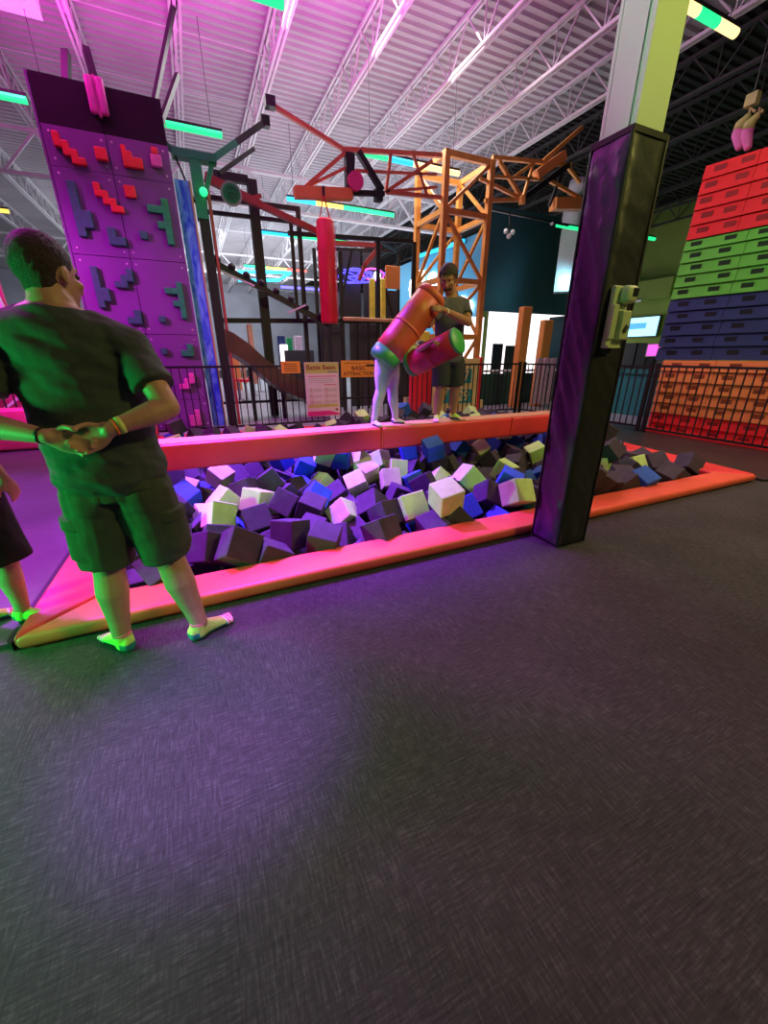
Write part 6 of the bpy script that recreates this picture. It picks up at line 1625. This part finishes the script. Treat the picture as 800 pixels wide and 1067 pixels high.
(3.938,6.242,-0.002,-1.71,-0.6,1.72),
(4.001,6.466,0.134,2.37,0.71,0.14),
(4.035,6.786,0.012,-1.15,0.19,-0.92),
(4.116,7.013,0.012,0.5,-1.11,2.72),
(4.011,7.309,0.012,1.82,0.39,-2.97),
(4.085,7.61,0.127,1.79,-0.85,-0.03),
(4.411,2.899,0.013,1.51,-1.26,-1.54),
(4.566,3.162,0.012,2.08,0.26,-1.2),
(4.441,3.551,0.038,2.59,-0.15,-1.77),
(4.433,3.839,-0.045,-2.74,0.96,0.64),
(4.341,4.146,-0.019,1.27,0.3,2.3),
(4.232,4.989,0.026,2.98,-0.65,-2.43),
(4.35,5.257,0.012,-0.05,-0.12,-2.79),
(4.175,5.954,0.065,-2.65,-0.37,-0.93),
(4.282,6.292,0.013,-0.56,0.79,2.98),
(4.288,6.517,0.048,-3.12,1.17,-0.02),
(4.317,6.742,0.014,-1.13,-0.92,1.25),
(4.377,6.972,-0.008,-0.07,-1.07,-1.74),
(4.262,7.288,0.014,0.64,-1.4,-0.38),
(4.438,7.565,0.236,0.98,0.24,-1.53),
(4.64,2.922,0.013,2.91,-0.36,-1.15),
(4.768,3.318,0.013,-1.69,0.23,2.65),
(4.713,3.593,0.005,0.47,-0.41,-1.58),
(4.776,4.746,0.012,1.18,-0.22,2.52),
(4.514,4.883,0.012,0.84,1.15,-1.41),
(4.609,5.186,0.012,1.46,0.58,-0.41),
(4.552,5.437,0.174,0.19,-0.59,1.89),
(4.505,6.145,0.041,1.57,-0.48,-1.56),
(4.607,6.6,0.069,0.36,-0.68,-0.82),
(4.594,6.918,0.067,-1.57,-0.02,-1.77),
(4.64,7.175,0.083,2.14,-0.32,-1.48),
(4.686,7.557,0.171,0.25,-0.83,-1.99),
(4.86,2.984,0.012,-1.58,-0.13,1.48),
(4.971,3.425,0.24,0.26,0.3,2.13),
(5,3.606,0.012,-2.32,-0.63,2.45),
(4.962,3.856,0.021,0.46,-0.23,-2.67),
(4.697,4.048,-0.064,-0.6,0.61,0.98),
(5.135,4.799,0.019,2.59,-0.83,1.02),
(4.939,5.002,0.013,-2.63,-0.32,-2.48),
(4.962,5.338,0.058,-2.68,-0.96,0.07),
(4.787,5.462,-0.095,-0.66,0.4,-1.39),
(4.701,5.925,-0.015,-0.95,-0.25,-0.86),
(5.017,6.511,-0.014,-1.23,-0.64,-2.03),
(4.832,6.814,0,1.85,0.51,-2.86),
(4.918,7.064,0.012,-1.09,-0.94,0.39),
(4.913,7.319,0.039,0.73,1.2,-2.27),
(4.929,7.529,0.171,1.1,3.12,-0.1),
(5.018,2.744,0.062,2.61,-0.27,1.79),
(5.075,3.087,-0.005,1.59,-0.95,1.67),
(5.062,3.357,0.011,2.03,1.05,-0.81),
(5.19,4.076,-0.062,-1.33,0.62,0.72),
(4.958,4.202,-0.004,-1.98,-0.1,-2.39),
(5.171,5.138,0.012,-0.55,-1.2,0.45),
(5.187,5.515,0.039,-1.38,-1.01,1.69),
(4.819,5.725,0.003,0.39,2.29,1.01),
(4.992,6.162,-0.028,-0.72,-2.63,-0.43),
(5.264,6.499,-0.009,0.71,-0.15,-0.15),
(5.133,6.72,0.172,-1.5,0.98,0.95),
(5.149,7.087,0.016,1.87,-0.4,1.53),
(5.144,7.37,0.047,1.57,-1.17,1.49),
(5.178,7.592,0.193,1.75,0.91,1.71),
(5.361,3.107,0.015,-2.17,-1.31,0.08),
(5.553,3.741,0.014,-2.74,0.91,-0.47),
(5.548,4.018,0.013,0.47,2.14,0.93),
(5.159,4.342,0.012,-1.81,-0.34,0.8),
(5.413,5.192,0.012,1.3,0.59,1.74),
(5.506,5.446,0.014,1.59,0.12,1.78),
(5.145,5.719,-0.054,-0.82,-0.7,2.95),
(5.363,6.152,-0.05,0.53,-2.3,1.82),
(5.535,6.44,-0.082,-2.65,0.67,-1.07),
(5.473,6.757,0.055,-0,-2.58,-1.36),
(5.388,6.988,0.09,-2.02,0.94,1.25),
(5.404,7.298,0.089,0.49,-0.68,1.49),
(5.413,7.492,0.207,-1.81,-0.87,-1.34),
(5.694,3.077,0.017,-0.13,0.57,-1.74),
(5.645,3.39,0.004,0.46,0.75,-1.63),
(5.822,3.712,-0.016,-0.84,-0.03,2.97),
(5.865,4.163,0.002,2.57,0.8,0.29),
(5.751,5.217,0.012,-2.62,-0.81,-2.78),
(5.768,5.474,0.015,-2.86,-0.02,-1.15),
(5.625,5.76,0.059,0.82,0,3.07),
(5.65,6.078,0.023,1.84,-0.14,2.99),
(5.68,6.5,0.148,-2.32,-0.36,0.17),
(5.726,6.747,0.054,0.19,0.67,1.82),
(5.665,7.046,0.024,1.3,0.32,1.8),
(5.636,7.273,-0.062,2.87,-0.76,0.47),
(5.691,7.589,0.026,-1.48,-0.13,0.5),
(5.483,4.325,-0.065,2.01,0.47,-1.13),
(6.033,5.13,0.012,-2.27,0.89,0.34),
(6.057,5.415,0.012,-1.53,0.3,-2.84),
(5.886,5.843,0.012,-1.98,0.88,-2.47),
(5.938,6.091,0.134,0.6,0.52,-0.15),
(5.986,6.501,0.135,-0.83,0.32,-0.42),
(6.031,6.804,0.033,1.02,1.99,0.82),
(5.994,7.104,0.009,-0.24,-2.27,0.72),
(5.891,7.365,0.047,-1.18,0.57,-1.93),
(6.15,5.908,0.012,-2.17,0.77,0.81),
(6.183,6.132,0.012,-1.34,-0.36,-1.78),
(6.224,6.411,0.012,-1.56,-1.1,2.64),
(6.271,6.75,0.015,-0.44,0.48,-2.36),
(6.307,7.043,0.059,0.73,0,2.94),
(6.364,7.382,0.017,0.1,1.04,-2.5),
(6.197,7.625,0.022,-0.23,1.1,-0.26),
(-0.489,5.572,0.006,-0.02,2.41,-1.63),
(-0.511,5.949,0.229,1.58,0.47,1.54),
(-0.341,6.351,0.156,-0.47,-0.94,2.78),
(-0.339,3.624,-0.022,-0.03,2.45,-1.51),
(0.099,5.147,0.274,-0.69,2.99,0.5),
(0.046,6.078,-0.001,-1.63,0.82,-2.11),
(-0.068,6.418,0.116,2.77,0.24,0.55),
(0.182,6.286,0.143,0.37,1.21,-0.33),
(0.192,3.352,-0.065,0.77,0.08,-0.04),
(0.298,5.826,0.068,0.66,-2.89,-0.31),
(0.547,5.956,0.188,-0.5,2.99,0.23),
(0.434,6.289,0.105,-1.21,-0.13,-2.95),
(0.618,6.647,0.159,-1.43,-0.93,-0.06),
(0.508,7.393,0.13,-1.67,0.14,2.37),
(0.751,4.734,0.013,1.65,0.92,2.72),
(0.516,5.4,0.104,-0.95,-0.8,2.71),
(0.619,5.7,0.237,1.77,-0.66,0.98),
(1.433,5.703,0.012,-3,-0.08,-2.04),
(0.779,6.004,0.205,-0.18,2.08,-1.56),
(0.683,6.918,0.157,-1.82,0.41,1.5),
(0.881,6.305,0.196,2.21,-0.09,-0),
(1.079,6.873,0.183,-1.55,0.61,1.85),
(1.175,5.597,0.061,0.45,0.63,0.48),
(1.062,5.832,0.147,1.13,0.51,-3.02),
(1.146,6.119,0.173,0.71,-0.86,-2.17),
(1.304,3.427,0.014,0.11,-0.27,-1.42),
(1.715,5.5,0.053,0.09,2.05,-2.45),
(1.493,5.988,0.237,0.72,-0.04,-0.13),
(1.549,6.305,0.207,-1.15,-0.53,2.4),
(1.391,7.61,0.237,-1.33,-0.12,-1.71),
(1.53,3.204,0.04,-0.44,-0.62,0.74),
(1.686,5.19,0.248,-1.35,0.67,-2.59),
(1.918,5.607,0.1,-1.82,-0.47,0.6),
(1.724,6.561,0.237,0.37,0.16,-1.44),
(1.917,7.278,0.148,-0.41,-0.63,1.49),
(1.897,3.152,0.108,-0.64,0.64,0.51),
(2.195,5.108,0.237,2.79,0.42,2.05),
(2.096,5.907,0.168,-0.36,2.55,-1.39),
(1.807,6.078,0.284,-3.12,-0.87,0.26),
(1.909,2.857,0.295,0.2,2.82,1.62),
(2.353,5.771,0.033,-2.18,0.68,0.85),
(2.31,6.065,0.227,-0.81,-0.59,0.33),
(1.996,6.339,0.18,-2.64,-0.21,-0.23),
(2.528,3.415,0.212,0.86,1.04,-2.21),
(2.119,3.618,0.012,-2.63,-0.28,1.02),
(2.512,5.863,0.232,-2.86,-0.84,0.43),
(2.453,6.752,0.119,0.38,-0.64,1.44),
(2.66,7.14,0.258,-0.69,0.08,-2.78),
(2.621,3.118,0.181,-2.62,-0.59,1.09),
(2.746,3.383,0.023,-0.06,-0.95,-1.92),
(2.791,3.836,0.063,0.76,0.49,1.39),
(3.002,5.118,0.237,3.07,1.11,1.77),
(2.709,5.511,0.224,0.07,-1.01,-2.89),
(2.597,6.385,0.201,0.45,2.15,2.05),
(2.916,6.817,0.242,1.04,-0.11,-1.57),
(2.885,7.2,0.23,1.75,-0.93,-1.37),
(2.206,3.188,0.241,0.66,0.9,-1.23),
(3.242,4.012,0.039,1.99,0.22,1.43),
(3.151,5.415,0.237,2.12,-0.41,0.55),
(2.956,5.594,0.237,-0.31,-0.87,2.77),
(2.756,6.031,0.255,-1.04,-0.52,-2.39),
(3.122,6.346,0.24,2.87,-0.06,-2.24),
(3.099,6.577,0.237,-3.11,0.51,-2.34),
(3.456,3.754,0.041,-0.95,-0.04,-0.43),
(3.497,5.192,0.237,2.55,0.81,-2.38),
(3.426,5.437,0.237,2.69,-1.05,-0.77),
(3.062,5.942,0.221,-0.81,0.1,2.77),
(3.387,6.393,0.188,0.82,0.18,2.95),
(3.674,5.4,0.237,1.51,0.64,0.15),
(3.264,5.804,0.237,-1.45,0.27,2.12),
(3.452,6.002,0.21,-0.58,0.85,1.93),
(3.929,5.358,0.237,-2.27,1.03,0.23),
(3.599,5.689,0.273,-2.7,-0.02,-0.04),
(3.897,7.121,0.262,2.73,0.62,-1.43),
(3.775,7.62,0.237,0.73,-1.38,-0.34),
(4.004,3.197,0.012,1.19,0.77,-0.04),
(3.769,4.077,0.012,-2.87,0.79,-2),
(4.063,3.964,0.026,-1.08,0.32,2.78),
(3.815,5.104,0.313,-0.59,-0.85,2.1),
(4.178,5.323,0.237,2,-0.28,-2.34),
(3.941,6.031,0.171,2.41,-0.51,0.77),
(4.107,6.318,0.268,0.65,-0.52,-2.8),
(4.24,6.756,0.245,1.3,-1.1,-1.78),
(3.982,7.356,0.237,2.3,1.31,1),
(3.935,2.917,0.136,-0.63,0.09,-1.53),
(4.517,4.293,0.041,0.83,-0.54,2.13),
(4.574,5.102,0.237,-0.32,0.02,-1.06),
(4.353,5.222,0.419,0.82,-0.1,1.17),
(4.298,5.762,0.102,-0.79,-2.11,-1.79),
(4.685,6.423,0.243,1.83,-0.81,-1.1),
(4.457,7.32,0.228,2.95,-0.37,-0.07),
(4.594,4.554,0.012,2.93,0.38,2.23),
(4.79,5.538,0.217,0.17,-2.55,1.72),
(4.52,5.916,0.195,2.48,-0.78,-1.4),
(4.819,6.297,0.095,2.42,0.62,1.5),
(4.887,7.091,0.275,1.57,-1.13,-0.67),
(4.832,5.199,0.185,0.6,-0.43,1.91),
(5.013,5.758,0.188,-0.84,-0.85,1.02),
(4.922,6.007,0.143,-0.9,-0.59,0.7),
(5.217,6.236,0.104,-0.73,0.61,-0.65),
(5.208,5.365,0.23,-0.58,-0.56,-1.23),
(5.373,5.696,0.212,-1.1,-2.41,0.28),
(5.211,5.907,0.285,-1.04,0.85,-2.12),
(5.384,6.342,0.24,1.68,-0.55,0.45),
(5.213,7.174,0.252,3.07,-1.18,1.73),
(5.257,3.716,0.012,0.84,-1.09,-0.59),
(5.558,3.795,0.236,-0.99,-1.06,3.05),
(5.35,4.004,0.136,0.08,0.5,0.39),
(5.725,5.288,0.257,-0.2,-0.98,0.69),
(5.546,5.504,0.244,2.74,-1.1,-0.73),
(5.392,5.877,0.008,-0.13,0.85,-1.69),
(5.419,6.05,0.235,1.03,0.94,-1.53),
(5.506,7.178,0.25,-0.51,2.47,1.46),
(5.813,3.913,0.118,0.18,-0.67,-2.04),
(5.742,5.081,0.407,2.53,-0.18,0.07),
(5.807,5.572,0.234,0.3,-1.08,-1.42),
(5.676,5.881,0.255,1.21,0.75,-1.64),
(5.674,6.209,0.252,-2.86,0,-0.22),
(5.699,6.899,0.25,-0.37,2.31,1.19),
(5.821,7.198,0.229,-2.94,-0.63,0.09),
(5.744,7.564,0.303,-0.03,2.4,1.87),
(6.015,5.386,0.238,-0.64,1.25,1.72),
(6.113,5.654,0.008,0.04,-0.63,1.23),
(6.124,5.952,0.284,-1.57,0.73,-1.51),
(6.169,6.885,0.233,0.06,0.44,1.34),
(6.015,7.592,0.245,2.5,0.81,1.07),
(6.335,7.201,0.217,-0.06,-2.41,1.45),
(6.358,7.608,0.251,-2.75,0.16,1.42)]
SZ = .225; DZ = -.15
def cube_mesh(name, m):
    mb = MB(); mb.box((0, 0, 0), (SZ, SZ, SZ)); mb.bevel(.010, 2); bmesh.ops.recalc_face_normals(mb.bm, faces=mb.bm.faces[:])
    me = bpy.data.meshes.new(name); mb.bm.to_mesh(me); mb.bm.free(); me.materials.append(m); return me
cm = {k: cube_mesh(k+'_cube', M['foam_'+k]) for k in ('black', 'lime', 'blue')}
cname = dict(black='charcoal', lime='lime green', blue='blue')
for (x, y, z, a, b, c, kind, lab) in CUBES:
    o = bpy.data.objects.new('foam_cube', cm[kind]); col.objects.link(o); o.location = (x, y, z+DZ); o.rotation_euler = (a, b, c)
    tag(o, lab, 'foam cube', '%s foam cubes in the pit' % cname[kind])
mb = MB()
for i, (x, y, z, a, b, c) in enumerate(STUFF): mb.box((x, y, z+DZ), (SZ, SZ, SZ), Euler((a, b, c)).to_matrix())
o = mb.build('foam_cubes', M['foam_black'], loc=(3, 5, -.5)); tag(o, 'charcoal foam cubes buried under the top layer of the pit', 'foam cubes', None, 'stuff')

# ================================================================== LIGHT
def spot(name, loc, target, energy, color, angle=60, blend=.6, size=.15):
    l = bpy.data.lights.new(name, 'SPOT'); l.energy = energy; l.color = color; l.spot_size = R(angle); l.spot_blend = blend; l.shadow_soft_size = size
    o = bpy.data.objects.new(name, l); col.objects.link(o); o.location = loc; o.rotation_euler = (Vector(target)-Vector(loc)).to_track_quat('-Z', 'Y').to_euler(); return o
def area(name, loc, target, energy, color, sx, sy=None):
    l = bpy.data.lights.new(name, 'AREA'); l.energy = energy; l.color = color; l.shape = 'RECTANGLE'; l.size = sx; l.size_y = sy or sx
    o = bpy.data.objects.new(name, l); col.objects.link(o); o.location = loc; o.rotation_euler = (Vector(target)-Vector(loc)).to_track_quat('-Z', 'Y').to_euler(); return o
def point(name, loc, energy, color, r=.2):
    l = bpy.data.lights.new(name, 'POINT'); l.energy = energy; l.color = color; l.shadow_soft_size = r
    o = bpy.data.objects.new(name, l); col.objects.link(o); o.location = loc; return o
MAG = (1, .04, .62); PUR = (.36, .04, 1); GRN = (.03, 1, .16); LIM = (.55, 1, .10); WARM = (1, .62, .38); WHT = (1, .93, 1)
spot('magenta_wash', (-3.6, 6.2, 4.0), (-1.3, 8.9, 1.4), 1050, (.95, .04, .95), 80, .9, .3)
spot('magenta_rim', (-2.6, 4.2, 3.9), (-.2, 2.8, 0), 900, (1, .03, .95), 56, 1, .3)
spot('purple_mat_wash', (-4.2, 7.0, 5.0), (-2.0, 4.0, 0), 2600, (.50, .04, 1), 52, .9, .3)
spot('purple_pit_wash', (-.6, 6.6, 6.2), (.9, 4.35, 0), 17000, (.27, .05, 1), 40, .8, .2)
spot('purple_floor_spot', (-.5, -.6, 6.0), (-.12, 1.40, 0), 4400, (.46, .12, 1), 13, 1, .1)
spot('lilac_near_wash', (1.4, 1.6, 6.8), (1.4, 2.0, 0), 90, (.7, .35, 1), 34, 1, .2)
area('magenta_ceiling', (-2.0, 8.0, 5.9), (-2.0, 8.0, 9), 620, (1, .04, .75), 3, 6)
area('pink_ceiling', (2.4, 7.5, 5.9), (2.4, 7.5, 9), 230, (1, .08, .82), 2.5, 4)
spot('green_left', (-3.0, 1.9, .9), (-.5, 2.0, .8), 420, GRN, 80, .6, .2)
spot('green_floor_left', (-2.2, .2, 2.6), (-1.1, 1.2, 0), 190, GRN, 55, .9, .3)
spot('lime_wash', (5.0, -3.0, 5.6), (3.4, 2.0, .8), 640, (.98, .84, .22), 90, .8, .3)
spot('lime_column', (3.6, -.5, 6.6), (2.6, 2.0, 4.2), 360, (.42, 1, .0), 45, .8, .2)
spot('pink_column', (.2, 2.6, 6.0), (2.4, 2.1, 3.9), 260, (1, .76, .90), 40, .8, .2)
spot('warm_right', (6.8, 2.0, 5.2), (4.4, 4.2, .6), 480, WARM, 110, .9, .3)
spot('warm_floor', (5.6, .6, 6.4), (4.4, 1.0, 0), 120, (1, .85, .45), 80, 1, .3)
area('hall_up', (6, 15, 5.0), (6, 15, 8), 260, WHT, 8, 10)
area('hall_up_far', (3, 28, 4.5), (3, 28, 8), 700, (.9, .93, 1), 12, 12)
area('hall_down', (4.5, 10.5, 7.0), (4.5, 8, 0), 420, (1, .93, .95), 6, 3)
area('far_down', (4, 24, 7), (4, 26, 0), 1500, (.9, .93, 1), 12, 12)
spot('blue_room', (8.0, 17.5, 4.8), (10.9, 17.5, 2.6), 420, (.35, .8, 1), 140, .8, .3)
spot('teal_room', (13.0, 12.0, 4.0), (13.5, 14.3, 3.5), 70, (.3, .8, 1), 140, .8, .3)
spot('block_light', (6.2, 3.2, 5.4), (8.3, 4.2, 2.6), 130, (.95, 1, .8), 130, .9, .2)
spot('green_room', (17.5, 9.0, 2.5), (21.4, 9.2, 2.4), 260, (.45, 1, .2), 120, .8, .3)
area('far_wall_wash', (2, 36, 6.5), (2, 46, 3), 600, (.85, .9, 1), 14, 2)
spot('green_wall_light', (2.6, 6.6, 4.9), (.2, 9.2, 3.4), 110, (.05, 1, .25), 48, .9, .2)

w = bpy.data.worlds.new('hall'); sc.world = w; w.use_nodes = True
w.node_tree.nodes['Background'].inputs['Color'].default_value = (.55, .55, .62, 1); w.node_tree.nodes['Background'].inputs['Strength'].default_value = .05
sc.cycles.use_denoising = True
sc.cycles.max_bounces = 6
